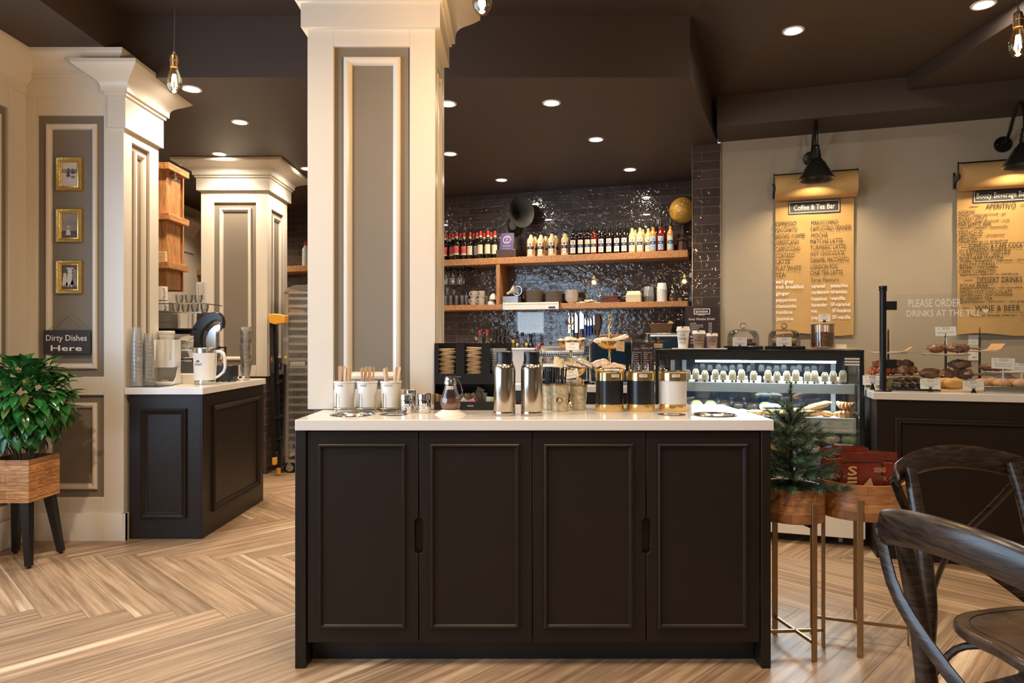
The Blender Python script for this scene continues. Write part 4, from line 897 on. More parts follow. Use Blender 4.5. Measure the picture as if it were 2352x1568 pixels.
# the C-shaped end panel, its plane facing down the room
b = B(); cxp = lambda px: (px-478)*s*1.0; n = 16
def cpt(px, py): return (X(px, Y0), zs(py))
out = [(440, 815), (437, 790), (439, 770), (446, 750), (458, 733), (474, 721), (492, 716), (504, 718), (512, 727), (515, 740), (513, 754)]
inn = [(508, 754), (509, 742), (506, 737), (500, 735), (489, 738), (477, 747), (467, 759), (463, 772), (462, 788), (465, 803), (472, 815)]
low = [(472, 862), (452, 862)]
b.prism([cpt(*p) for p in out[::-1]+[(443, 828), (448, 840)]+[(476, 840), (474, 826)]+inn[::-1]], (0, Y0-.02, 0), (1, 0, 0), (0, 0, 1), (0, 1, 0), .05); b.build('end_panel', 'black_plastic', t, bev=.005)
b = B(); b.prism([cpt(*p) for p in [(464, 790), (466, 775), (474, 757), (487, 745), (499, 741), (505, 746), (503, 758), (494, 764), (493, 800), (495, 830), (468, 830)]], (0, Y0+.03, 0), (1, 0, 0), (0, 0, 1), (0, 1, 0), .03); b.build('inner_cheek', 'steel', t, bev=.008, ang=60)
B().box(xm1-.02, Y0+.03, zs(862), X(476, Y0), Y0+.36, zs(840)).box(xm0, Y0, zs(868), X(470, Y0), Y0+.38, zs(860)).build('drip_tray', 'steel', t, bev=.004)
b = B()
for q in (xm0+.1, xm1-.1): b.lathe([(0, 0), (.02, 0), (.016, zs(866)), (0, zs(866))], 14, (q, Y0+.08, 0)).lathe([(0, 0), (.02, 0), (.016, zs(866)), (0, zs(866))], 14, (q, Y0+.32, 0))
b.build('feet', 'black_plastic', t)
TZ = Z(716, Y0)+.0005
def glass_cup(x, y, z, lab, r=.0275, h=.060, grp='glass cups on the espresso machine'):
    t = thing('glass_cup', lab, 'glass cup', (x, y, z), random.uniform(-1.0, -.6), grp)
    B().lathe([(0, .002), (r*.62, 0), (r*.72, .006), (r*.95, h*.5), (r, h), (r-.002, h), (r*.92, h*.5), (r*.68, .01), (0, .008)], 20).build('bowl', 'glass', t)
    B().tube([(r*.9, 0, h*.8), (r*1.35, 0, h*.85), (r*1.5, 0, h*.6), (r*1.25, 0, h*.3), (r*.8, 0, h*.25)], .0032, 6).build('handle', 'glass', t); return t
k = 0
for row, (py, xs_) in enumerate(((0, (404, 426, 448, 470)), (1, (412, 434, 456)))):
    for px in xs_:
        for dep in ((.06, .16) if row == 0 else (.08,)):
            glass_cup(X(px, Y0+dep), Y0+dep, TZ+row*.0615+.001, f'clear glass cup, {nth(xs_.index(px))} from the left in the {("bottom","top")[row]} {("front","rear")[dep > .1]} row on the espresso machine')
for px, zz, hh, wd in ((372, 0, .075, 'lower'), (370, .0805, .10, 'upper')):
    t = thing('white_mug', f'{wd} white mug at the left of the cups on the espresso machine', 'mug', (X(px, Y0+.08), Y0+.08, TZ+zz+.0006), -.7, 'white mugs on the espresso machine'); r = .043
    B().lathe([(0, 0), (r*.8, 0), (r, .01 if hh < .08 else .004), (r, hh), (r-.004, hh), (r-.004, .008), (0, .008)], 28).build('body', 'white_ceramic', t)
    B().tube([(r-.002, 0, hh*.85), (r+.02, 0, hh*.85), (r+.027, 0, hh*.6), (r+.02, 0, hh*.3), (r-.002, 0, hh*.2)], .005, 8).build('handle', 'white_ceramic', t)
for px, wd, lab in ((456, 'LONDON', 'left'), (467.5, 'LOCO', 'right')):
    Yq = 5.02; t = thing('tea_carton', f'{lab} of two tall white cartons behind the glass cups on the espresso machine', 'carton', (X(px, Yq), Yq, TZ+.0006), 0, 'white cartons behind the glass cups'); hq = Z(648 if lab == 'left' else 646, Yq)-TZ
    B().box(-.0165, 0, 0, .0165, .035, hq).build('box', 'white_plastic', t, bev=.001); B().text(wd, (-.006, -.0006, hq*.92), (0, 0, -1), (1, 0, 0), w=hq*.5, h=.012).build('lettering', 'grey_ink', t)
# wooden rack behind the left pillar
Yw = 4.75
t = thing('wall_rack', 'wooden upright rack with three short shelves behind the left pillar', 'shelf')
B().box(X(340, Yw), Yw+.06, Z(660, Yw), X(373, Yw), Yw+.26, Z(372, Yw)).build('upright', 'shelf_wood_upright', t, bev=.002)
for py in (372, 488, 600): B().box(X(330, Yw), Yw, Z(py+15, Yw), X(388, Yw), Yw+.30, Z(py, Yw)).build('shelf', 'shelf_wood', t, bev=.002)
B().box(X(330, Yw), Yw+.30, Z(662, Yw), X(372, Yw), Yw+.32, Z(372, Yw)).build('back_board', 'shelf_wood_upright', t)
b = B().cyl((X(382, Yw), Yw+.12, Z(403, Yw)), .012, Z(389, Yw)-Z(403, Yw)+.006, 14).cbox((X(382, Yw), Yw+.12, Z(394, Yw)), (.05, .05, .006)); b.build('bracket', 'chrome', t)
tag(B().box(X(345, Yw), Yw+.02, Z(600, Yw)+.0005, X(376, Yw), Yw+.052, Z(576, Yw)).build('carton', 'lid_wood', bev=.002), 'small pale wooden box on the lowest shelf of the rack', 'box')
tag(B().box(-.04, 0, 0, .04, .02, .085).build('paper_carton', 'white_plastic', loc=(X(366, 4.95), 5.055, TZ), bev=.002), 'white label carton standing behind the white mugs', 'carton')
# shelves & boxes on the far tiled wall are in the bar section
# step ladder leaning beside the back pillar
t = thing('step_ladder', 'folded black step ladder with yellow top and feet by the back pillar', 'ladder')
Yd = 6.12
def rail(pa, pb, dy, w=.028): return (X(pa[0], Yd+dy), Yd+dy, Z(pa[1], Yd+dy)), (X(pb[0], Yd), Yd, Z(pb[1], Yd))
B().bar((X(631, Yd), Yd-.02, .085), (X(624, Yd+.03), Yd+.03, Z(742, Yd+.03)), .035, .022, up=(0, 1, 0)).build('front_rail', 'black_metal', t)
B().bar((X(641, Yd), Yd+.04, .03), (X(630, Yd+.04), Yd+.055, Z(742, Yd+.04)), .03, .022, up=(0, 1, 0)).build('rear_rail', 'black_metal', t)
for px, pya, pyb, dy in ((631, 1050, 1067, -.02), (641, 1074, 1089, .04)):
    z1 = Z(pya, Yd+dy); z0 = max(.0, Z(pyb, Yd+dy)); b = B().prism([(-.018, z0+.008), (-.012, z0), (.012, z0), (.018, z0+.008), (.018, z1), (-.018, z1)], (X(px, Yd+dy), Yd+dy+.016, 0), (1, 0, 0), (0, 0, 1), (0, -1, 0), .032); b.build('foot', 'yellow_tool', t, bev=.002)
B().prism([(X(617, Yd), Z(722, Yd)), (X(633, Yd), Z(720, Yd)), (X(656, Yd), Z(724, Yd)), (X(656, Yd), Z(742, Yd)), (X(632, Yd), Z(745, Yd)), (X(620, Yd), Z(741, Yd))], (0, Yd+.075, 0), (1, 0, 0), (0, 0, 1), (0, -1, 0), .10).build('top_cap', 'yellow_tool', t, bev=.006)
w = B().bar((X(627.5, Yd), Yd-.028, Z(857, Yd)), (X(625, Yd), Yd-.008, Z(816, Yd)), .042, .006, up=(0, 1, 0)).build('brand_plate', 'black_plastic', t)
b = B().text('METALTECH', (X(622.5, Yd), Yd-.021, Z(820, Yd)), (.02, .08, -1), (1, 0, .05), w=.135, h=.022); b.build('lettering', 'orange_text', w)
b = B()
for py in (880, 960, 1010): b.tube([(X(633, Yd), Yd+.02, Z(py, Yd)), (X(646, Yd), Yd+.02, Z(py-6, Yd))], .012, 10)
b.tube([(X(640, Yd), Yd+.08, Z(1060, Yd)), (X(646, Yd), Yd+.08, Z(900, Yd)), (X(648, Yd), Yd+.08, Z(838, Yd)), (X(640, Yd), Yd+.08, Z(834, Yd)), (X(636, Yd), Yd+.08, Z(850, Yd))], .012, 8); b.build('step', 'black_plastic', t)
# bakery rack under a clear cover
Yr = 6.25; rx0, rx1 = X(655, Yr), X(655, Yr)+.46; rd = .62
t = thing('bakery_rack', 'wheeled metal tray rack under a clear plastic cover', 'bakery rack', (0, 0, 0))
for xx in (rx0, rx1-.03):
    for yy in (Yr, Yr+rd-.03): B().box(xx, yy, .125, xx+.03, yy+.03, 1.66).build('post', 'galv', t)
b = B().box(rx0, Yr, .10, rx1, Yr+rd, .125); b.box(rx0, Yr, 1.645, rx1, Yr+rd, 1.665); b.build('frame', 'galv', t)
for xx, yy in ((rx0+.03, Yr+.03), (rx1-.03, Yr+.03), (rx0+.03, Yr+rd-.04), (rx1-.03, Yr+rd-.04)):
    b = B().cyl((xx, yy, .085), .02, .016, 14); b.prism([(-.02, .088), (.02, .088), (.012, .04), (-.012, .04)], (xx, yy-.018, 0), (1, 0, 0), (0, 0, 1), (0, 1, 0), .004).prism([(-.02, .088), (.02, .088), (.012, .04), (-.012, .04)], (xx, yy+.014, 0), (1, 0, 0), (0, 0, 1), (0, 1, 0), .004); c = b.build('caster', 'galv', t)
    w = B().lathe([(0, -.012), (.028, -.012), (.046, -.012), (.05, -.008), (.05, .008), (.046, .012), (0, .012)], 24, mt=Matrix.Rotation(pi/2, 4, 'X')); w.v = [(v[0]+xx+.004, v[1]+yy, v[2]+.05) for v in w.v]; w.build('wheel', 'black_plastic', c)
    w = B().lathe([(0, -.0135), (.034, -.0135), (.034, .0135), (0, .0135)], 20, mt=Matrix.Rotation(pi/2, 4, 'X')); w.v = [(v[0]+xx+.004, v[1]+yy, v[2]+.05) for v in w.v]; w.build('hub', 'galv', c)
B().box(rx0-.006, Yr-.012, 1.60, rx1+.01, Yr+rd+.012, 1.603).lathe([(0, 0)], 3).build('cover_band', 'plastic_film', t) if 0 else None
b = B(); e = .012
pr = [(rx0-e, .16), (rx0-e, 1.64), (rx0+.02, 1.70), (rx0+.10, 1.725), (rx1-.10, 1.73), (rx1+e, 1.64), (rx1+e, .16)]
for i in range(len(pr)-1): b.add([(pr[i][0], Yr-e, pr[i][1]), (pr[i+1][0], Yr-e, pr[i+1][1]), (pr[i+1][0], Yr+rd+e, pr[i+1][1]), (pr[i][0], Yr+rd+e, pr[i][1])], [(0, 1, 2, 3)])
b.add([(p[0], Yr-e, p[1]) for p in pr], [tuple(range(len(pr)))]); b.build('plastic_cover', 'plastic_film', t)
for k in range(21):
    z = .20+k*.0695
    t2 = B().box(rx0+.031, Yr+.005, z, rx1-.031, Yr+rd-.01, z+.004).box(rx0+.031, Yr+.002, z, rx1-.031, Yr+.008, z+.024).box(rx0+.031, Yr+rd-.012, z, rx1-.031, Yr+rd-.006, z+.024).build('baking_tray', 'galv'); tag(t2, f'metal baking tray, {nth(k, 21)} from the bottom of the covered rack', 'baking tray', 'trays in the covered rack')
    b = B().box(rx0+.03, Yr+.03, z-.007, rx0+.05, Yr+rd-.03, z-.001).box(rx1-.05, Yr+.03, z-.007, rx1-.03, Yr+rd-.03, z-.001); b.build('tray_runner', 'galv', t)
tag(B().cyl((0, 0, 0), .014, .003, 16).build('sticker', 'yellow_dot', loc=(X(655.5, Yr-.02), Yr-.0125, Z(820, Yr-.02))), 'small round yellow sticker on the covered rack', 'sticker'); bpy.data.objects['sticker'].rotation_euler.x = R(90)

# ================================================================ left wall pictures, sign, plant
YP = py0-.0005+.02                              # the recessed field of the left pillar
def picture(py0_, py1_, lab, kind):
    x0_, x1_ = X(131.5, YP), X(190.5, YP); z0, z1 = Z(py1_, YP), Z(py0_, YP); w, h = x1_-x0_, z1-z0
    t = thing('picture_frame', lab, 'picture', (x0_, YP, z0), 0, 'gold framed photographs')
    B().ring(0, 0, w, h, [(0, 0), (0, .014), (.004, .02), (.010, .019), (.022, .010), (.028, .012), (.031, .008), (.031, 0)], (0, 0, 0)).build('frame', 'gold_leaf', t)
    a, c, e, f = .0305, w-.0305, .0305, h-.0305
    ph = B().box(a, -.005, e, c, -.002, f).build('photograph', {'snow': 'photo_light', 'lake': 'photo_grey', 'group': 'photo_dark'}[kind], t)
    m = 0; b = B(); y = -.0055; iw, ih = c-a, f-e
    def man(fx, fz, s, mm):
        x = a+iw*fx; z = e+ih*fz
        b.ball((x, y, z+s*.86), s*.13, mm, 8, (1, .02, 1.15)); b.prism([(-.16*s, .36*s), (.16*s, .36*s), (.13*s, .74*s), (-.13*s, .74*s)], (x, y, z), (1, 0, 0), (0, 0, 1), (0, -1, 0), .0004, mm)
        b.prism([(-.24*s, .1*s), (.24*s, .1*s), (.13*s, .45*s), (-.13*s, .45*s)], (x, y, z), (1, 0, 0), (0, 0, 1), (0, -1, 0), .0005, mm)
        for q in (-.08, .08): b.prism([(q*s-.03*s, 0), (q*s+.03*s, 0), (q*s+.03*s, .15*s), (q*s-.03*s, .15*s)], (x, y, z), (1, 0, 0), (0, 0, 1), (0, -1, 0), .0004, mm)
    if kind == 'snow':
        b.box(a, y-.0001, e+ih*.55, c, y, e+ih*.72, 0); man(.42, .36, ih*.40, 1); man(.68, .5, ih*.25, 1); b.ball((a+iw*.72, y, e+ih*.38), .012, 2, 8, (1.2, .02, .8)); man(.78, .5, ih*.22, 1)
        b.build('print', ['photo_grey', 'photo_dark', 'grey_ink'], ph)
    elif kind == 'lake':
        b.box(a, y-.0001, e, c, y, e+ih*.28, 0); b.ball((a+iw*.42, y, e+ih*.46), .0065, 1, 8, (1, .02, 1.2)); b.prism([(-.016, 0), (.016, 0), (.012, .02), (.008, .034), (-.008, .034), (-.012, .02)], (a+iw*.42, y, e+ih*.1), (1, 0, 0), (0, 0, 1), (0, -1, 0), .0005, 1)
        b.build('print', ['photo_dark', 'photo_light'], ph)
    else:
        man(.2, .1, ih*.58, 1); man(.52, .08, ih*.78, 1); man(.82, .1, ih*.74, 2); b.box(a+iw*.3, y-.0001, e+ih*.84, a+iw*.75, y, e+ih*.9, 1)
        b.build('print', ['photo_dark', 'photo_light', 'photo_grey'], ph)
picture(362, 439, 'top gold picture frame with a pale photograph of figures in snow', 'snow')
picture(480, 557, 'middle gold picture frame with a photograph of a child in water', 'lake')
picture(598, 675, 'bottom gold picture frame with a dark photograph of a standing group', 'group')
t = thing('hanging_sign', 'dark slate-grey sign reading Dirty Dishes Here hung on a cord', 'sign', (X(160, YP), YP-.022, Z(813, YP)))
w, h = 108*YP/F, 55*YP/F
B().box(-w/2, -.008, 0, w/2, .004, h).build('board', 'sign_slate', t, bev=.004)
b = B().text('Dirty Dishes', (0, -.0092, h*.56), w=w*.86, h=h*.25, align='C', thin=.004).text('Here', (0, -.0092, h*.14), w=w*.66, h=h*.24, align='C', thin=.012)
b.build('lettering', 'white_ink', t); B().tube([(-w*.43, -.006, h-.012), (-.004, .004, h*1.66), (.006, .004, h*1.66), (w*.46, -.006, h-.012)], .0018, 6).build('cord', 'rope', t)
B().cyl((0, .021, h*1.66-.004), .003, .006, 8).build('nail', 'steel', t)
# planter and ficus
gx, gy = -2.57, 3.63; gw = .25; zb0, zb1 = .345, .572
t = thing('wooden_planter', 'square wooden planter box on four dark splayed legs by the left pillar', 'planter', (gx-gw/2, gy+gw/2, 0))
b = B(); th = .014
b.box(-gw/2, -gw/2, zb0, gw/2, -gw/2+th, zb1).box(-gw/2, gw/2-th, zb0, gw/2, gw/2, zb1).box(-gw/2, -gw/2+th, zb0, -gw/2+th, gw/2-th, zb1).box(gw/2-th, -gw/2+th, zb0, gw/2, gw/2-th, zb1).box(-gw/2+th, -gw/2+th, zb0, gw/2-th, gw/2-th, zb0+.01)
b.build('box', 'crate_wood', t, bev=.001)
B().box(-gw/2+th, -gw/2+th, zb1-.05, gw/2-th, gw/2-th, zb1-.035).build('liner', 'soil', t)
for sx in (-1, 1):
    for sy in (-1, 1):
        b = B(); tx, ty = sx*(gw/2-.035), sy*(gw/2-.035); bx, by = sx*(gw/2+.004), sy*(gw/2+.004)
        vs = [(tx-.024, ty-.024, zb0-.001), (tx+.024, ty-.024, zb0-.001), (tx+.024, ty+.024, zb0-.001), (tx-.024, ty+.024, zb0-.001), (bx-.015, by-.015, .012), (bx+.015, by-.015, .012), (bx+.015, by+.015, .012), (bx-.015, by+.015, .012)]
        b.add(vs, [(0, 1, 2, 3), (7, 6, 5, 4), (0, 4, 5, 1), (1, 5, 6, 2), (2, 6, 7, 3), (3, 7, 4, 0)]); b.cyl((bx, by, 0), .011, .013, 12); b.build('leg', 'black_metal', t, bev=.002)
t = thing('ficus_plant', 'bushy green ficus with glossy leaves growing in the wooden planter', 'plant', (gx-gw/2, gy+gw/2, zb1-.0345))
random.seed(3); b = B(); stems = []
for i in range(13):
    a = i*2.4; r = .03+.06*rnd(); top = (r*2.4*cos(a), r*2.4*sin(a), .18+.14*rnd())
    b.tube([(r*.5*cos(a), r*.5*sin(a), 0), (r*.9*cos(a), r*.9*sin(a), .08), top], [.0045, .004, .0025], 6)
b.build('stems', 'stem', t)
b = B()
def leaf(b, p, d, L, w, m):
    d = d.normalized(); s = d.cross(Vector((0, 0, 1)))
    if s.length < .01: s = Vector((1, 0, 0))
    s.normalize(); n = s.cross(d).normalized(); vs = []
    for t_, ww in ((0, .05), (.25, .75), (.5, 1), (.75, .7), (1, .03)):
        q = p+d*(L*t_)-n*(L*.35*t_*t_)
        vs += [q-s*(w*ww/2)+n*(w*.16*ww), q, q+s*(w*ww/2)+n*(w*.16*ww)]
    fs = []
    for j in range(4):
        for k in range(2): fs.append((j*3+k, j*3+k+1, (j+1)*3+k+1, (j+1)*3+k))
    b.add(vs, fs, m)
cc = Vector((0.005, 0, .345))
for i in range(560):
    u = Vector((random.gauss(0, 1), random.gauss(0, 1), random.gauss(0, 1))).normalized()
    r = (.35+.65*rnd()**.45); p = cc+Vector((u.x*.235*r, u.y*.19*r, u.z*.225*r))
    if p.z < .09: continue
    if p.x < -.24: p.x = -.24
    d = u*.8+Vector((random.gauss(0, .35), random.gauss(0, .35), random.gauss(-.2, .35)))
    if p.x+d.normalized().x*.07 < -.27: continue
    if p.y+d.normalized().y*.07 > .28: continue
    leaf(b, p, d, .070+.032*rnd(), .040+.015*rnd(), 1 if rnd() < .07 else 0)
b.build('leaves', ['leaf', 'leaf_pale'], t)
# ================================================================ bar wall: shelves and what stands on them
SU, SLO = 2.098, 1.603                          # top faces of the upper and lower shelf
sE, sW = 2.70, -3.60; SD = .30
t = thing('bar_shelf', 'long two-level wooden wall shelf with upright dividers on the brown tile wall', 'shelf', FB.p(0, 0), ANG)
sdv = FB.s(1139, SD)
B().box(sW, -SD, SU-.068, sdv, -.001, SU).build('upper_board', 'shelf_wood', t, bev=.002); B().box(sdv+.0015, -SD, SU-.068, sE, -.001, SU).build('upper_board', 'shelf_wood', t, bev=.002)
B().box(sW+1.2, -SD, SLO-.055, sdv, -.001, SLO).build('lower_board', 'shelf_wood', t, bev=.002); B().box(sdv+.0015, -SD, SLO-.055, sE, -.001, SLO).build('lower_board', 'shelf_wood', t, bev=.002)
B().box(sdv, -SD+.004, SLO, sdv+.040, -.001, SU-.068).build('divider', 'shelf_wood_upright', t, bev=.002)
sl = FB.s(436, SD); B().box(sW+.03, -SD+.004, 1.45, sW+.07, -.001, SU-.068).build('divider', 'shelf_wood_upright', t, bev=.002)
def on(name, lab, cat, px, d, z, grp=None, rz=0, s=None):
    s = FB.s(px, d) if s is None else s
    return thing(name, lab, cat, FB.p(s, d, z), ANG+rz, grp)
def solid(o, px, d, z, lab, cat, grp=None, rz=0):
    o.location = FB.p(FB.s(px, d), d, z); o.rotation_euler.z = ANG+rz; return tag(o, lab, cat, grp)
# wine-shaped bottles
def wine(px, d, lab, label, grp, h=.298):
    t = on('wine_bottle', lab, 'bottle', px, d, SU, grp); r = .037; k = h/.298
    B().lathe([(0, .004), (.030, 0), (r, .005), (r, .172*k), (.034, .190*k), (.022, .208*k), (.0155, .225*k), (.0145, .258*k), (0, .258*k)], 22).build('body', 'dark_glass', t)
    B().lathe([(.0152, .228*k), (.0158, .245*k), (.0158, .250*k)], 16).build('neck_band', 'cream_label', t)
    B().lathe([(.0158, .250*k), (.016, .292*k), (.0145, .298*k), (0, .298*k)], 16).build('cap', 'red_cap', t)
    w = B().lathe([(r+.0006, .065*k), (r+.0006, .148*k)], 10, a0=-pi/2-.95, a1=-pi/2+.95).build('front_label', label, t)
    B().lathe([(r+.0009, .050*k), (r+.0009, .068*k)], 10, a0=-pi/2-1.0, a1=-pi/2+1.0).build('label_strip', 'cream_label', w)
    b = B().arc_text('vermouth', r+.0012, .125*k, .009, w=.045, thin=-.01); b.build('lettering', 'label_white' if label == 'red_label' else 'black_ink', w)
red = [(1023, .19), (1033, .10), (1040, .19), (1049, .255), (1057, .14), (1066, .21)]
for i, (px, d) in enumerate(red): wine(px, d, f'{nth(i, 6)} red-labelled red-capped bottle from the main column on the upper shelf', 'red_label', 'red-labelled bottles on the upper shelf')
crm = [(1080, .20), (1088, .11), (1096, .17), (1104, .245), (1112, .13), (1121, .245), (1128, .12), (1137, .20)]
for i, (px, d) in enumerate(crm): wine(px, d, f'{nth(i, 8)} cream-labelled red-capped bottle from the left on the upper shelf', 'cream_label', 'cream-labelled bottles on the upper shelf')
# tent card on its wooden plinth
d = .20; px = 1164; s0 = FB.s(px, d); k = FB.Y(s0, d)/F
t = on('plinth_box', 'dark wooden block under the purple tent card on the upper shelf', 'box', 1166, d, SU); B().box(-24*k, -.06, .008, 24*k, .07, .008+17*k).cyl((-20*k, 0, 0), .01, .009, 10).cyl((20*k, 0, 0), .01, .009, 10).build('box', 'carved_brown', t, bev=.003)
t = on('tent_card', 'purple tent card reading Know the Risks on the dark plinth', 'card', 1165, d, SU+.0085+17*k); cw, ch = 17*k, 41*k
b = B().prism([(-cw, 0), (cw, 0), (cw*.97, ch), (-cw*.93, ch)], (0, -.03, 0), (1, 0, 0), (0, .22, .97), (0, -1, 0), .0012); b.build('front_leaf', 'purple_print', t)
b = B().prism([(-cw, 0), (cw, 0), (cw*.97, ch), (-cw*.93, ch)], (0, .05, 0), (1, 0, 0), (0, -.17, .97), (0, 1, 0), .0012); b.build('rear_leaf', 'kraft_card', t)
u, v = Vector((1, 0, 0)), Vector((0, .22, .975)).normalized(); o = Vector((0, -.0325, 0))
b = B(); b.add([o+u*(cw*.55*cos(q)*rr)+v*(ch*.6+cw*.55*sin(q)*rr) for rr in (1, .93) for q in [2*pi*i/32 for i in range(32)]], [(i, (i+1) % 32, 32+(i+1) % 32, 32+i) for i in range(32)], 1)
for tx, zz in (('Know', .70), ('the', .57), ('Risks', .43)): b.text(tx, o+v*(ch*zz)-Vector((0, .001, 0)), u, v, h=ch*.09, align='C', m=0, shear=.25, thin=.01)
for zz in (.24, .20, .07): b.text('know the risks when drinking', o+v*(ch*zz), u, v, w=cw*1.1, h=ch*.022, align='C', m=1)
b.build('lettering', ['pink_ink', 'white_ink'], t)
# cream sauce bottles
def sauce(px, d, lab, st):
    t = on('sauce_bottle', lab, 'bottle', px, d, SU, 'cream sauce bottles on the upper shelf'); r = .042
    B().lathe([(0, 0), (r-.003, 0), (r, .004), (r, .165), (r-.003, .18), (.022, .205), (.0165, .232), (0, .232)], 24).build('body', 'sauce', t)
    B().lathe([(.0165, .230), (.0175, .231), (.017, .250), (0, .250)], 16).build('cap', 'black_plastic', t)
    w = B().lathe([(r+.0005, .025), (r+.0005, .145)], 8, a0=-pi/2-.55, a1=-pi/2+.55).build('front_label', 'label_white', t)
    for a in (-.85, .55): B().lathe([(r+.0004, .025), (r+.0004, .145)], 5, a0=-pi/2+a, a1=-pi/2+a+.32).build('side_stripe', st, t)
    B().lathe([(r+.001, .075), (r+.001, .105)], 14, a0=-pi/2-1, a1=-pi/2+1).build('belt', 'black_ink', w)
    b = B().arc_text('1883', r+.0016, .083, .014, w=.022, m=0).arc_text('sauce', r+.0012, .045, .012, w=.03, m=1); n = 10; b.add([((r+.001)*cos(a), (r+.001)*sin(a), z) for a, z in [(-pi/2+.28*cos(2*pi*i/n), .125+.014*sin(2*pi*i/n)) for i in range(n)]], [tuple(range(n))], 2); b.build('lettering', ['label_white', 'black_ink', 'fruit_red' if st == 'orange_stripe' else 'fruit_brown'], w)
for i, (px, d, st) in enumerate(((1220, .245, 'orange_stripe'), (1229, .12, 'brown_stripe'), (1243, .22, 'brown_stripe'), (1254, .11, 'brown_stripe'), (1268, .245, 'brown_stripe'), (1277, .13, 'brown_stripe'), (1298, .22, 'brown_stripe'))):
    sauce(px, d, f'{nth(i, 7)} cream sauce bottle from the purple tent card on the upper shelf', st)
# syrup bottles
def syrup(px, d, liq, fr, lab, lb='label_white', front=True):
    t = on('syrup_bottle', lab, 'bottle', px, d, SU, 'syrup bottles on the upper shelf'); r = .036
    B().lathe([(0, .002), (r-.003, 0), (r, .004), (r, .170), (r*.8, .192), (.0155, .215), (.014, .25), (.0155, .252), (0, .262)], 20).build('body', liq, t)
    B().lathe([(.0145, .250), (.0165, .252), (.0165, .275), (.012, .278), (.009, .296), (0, .297)], 14).build('pourer', 'black_plastic', t)
    if front:
        w = B().lathe([(r+.0005, .018), (r+.0005, .152)], 8, a0=-pi/2-.78, a1=-pi/2+.78).build('front_label', lb, t)
        b = B().lathe([(r+.0009, .075), (r+.0009, .106)], 8, a0=-pi/2-.79, a1=-pi/2+.79, m=0); b.arc_text('1883', r+.0014, .083, .013, w=.024, m=1)
        n = 9
        for z0, q in ((.128, .36), (.045, .30)):
            b.add([((r+.001)*cos(a), (r+.001)*sin(a), z) for a, z in [(-pi/2+q*cos(2*pi*i/n)*(1+.3*sin(5*i)), z0+.016*sin(2*pi*i/n)) for i in range(n)]], [tuple(range(n))], 2)
        b.build('print', ['label_blue', 'label_white', fr], w)
syr = [(1317, 'cola', 'brown'), (1334, 'cola', 'yellow'), (1350, 'cola', 'yellow'), (1364, 'red', 'yellow'), (1381, 'cola', 'violet'), (1399, 'cola', 'red'), (1417, 'cola', 'red'), (1434, 'cola', 'brown'), (1452, 'pale', 'brown'), (1470, 'pale', 'green'), (1489, 'pale', 'brown'), (1500, 'amber', 'brown'), (1518, 'red', 'red'), (1540, 'amber', 'yellow')]
fm = dict(brown='fruit_brown', yellow='yellow_dot', violet='fruit_violet', red='fruit_red', green='fruit_green')
for i, (px, q, f) in enumerate(syr): syrup(px, .235 if i not in (10,) else .17, 'syrup_'+q, fm[f], f'{nth(i, 14)} front-row syrup bottle from the cream sauce bottles', 'label_sky' if i > 10 else 'label_white')
for i, px in enumerate((1324, 1341, 1357, 1371, 1389, 1406, 1424, 1441, 1459, 1477, 1508, 1527, 1541)): syrup(px, .12, 'syrup_'+('cola', 'red', 'cola', 'cola', 'cola', 'cola', 'cola', 'cola', 'pale', 'pale', 'cola', 'red', 'red')[i], '', f'{nth(i, 13)} rear-row syrup bottle from the left on the upper shelf', front=False)
# globe
d = .17; t = on('globe', 'antique yellow globe on a carved brown stand at the right shelf end', 'globe', 1568, d, SU); k = FB.Y(FB.s(1568, d), d)/F
zc = Z(483, k*F)-SU; r = .130
gb = B().ball((0, 0, zc), r, 0, 32).build('sphere', 'globe_gold', t)
b = B()
for la, lo, a in ((.1, -1.9, .5), (.5, -1.6, .4), (-.5, -1.8, .35), (.2, -1.1, .35), (-.2, -2.5, .3)):
    n = 16; b.add([((r+.0006)*cos(la+a*.8*sin(q)*(1+.3*sin(3*q)))*cos(lo+a*cos(q)*(1+.25*sin(4*q))), (r+.0006)*cos(la+a*.8*sin(q)*(1+.3*sin(3*q)))*sin(lo+a*cos(q)*(1+.25*sin(4*q))), zc+(r+.0006)*sin(la+a*.8*sin(q)*(1+.3*sin(3*q)))) for q in [2*pi*i/n for i in range(n)]]+[((r+.0012)*cos(la)*cos(lo), (r+.0012)*cos(la)*sin(lo), zc+(r+.0012)*sin(la))], [(i, (i+1) % n, n) for i in range(n)])
b.build('land_print', 'globe_land', gb)
B().tube([((r+.007)*cos(q), 0, zc+(r+.007)*sin(q)) for q in [R(-150)+i*R(10) for i in range(24)]], .005, 8).build('meridian', 'black_metal', t)
B().lathe([(0, 0), (.075, 0), (.078, .012), (.06, .022), (.058, .045), (.05, .10), (.062, .115), (.045, .13), (.022, .15), (.03, .165), (.016, .18), (.012, zc-r-.016), (.016, zc-r-.008), (0, zc-r-.006)], 8).build('carved_base', 'carved_brown', t)
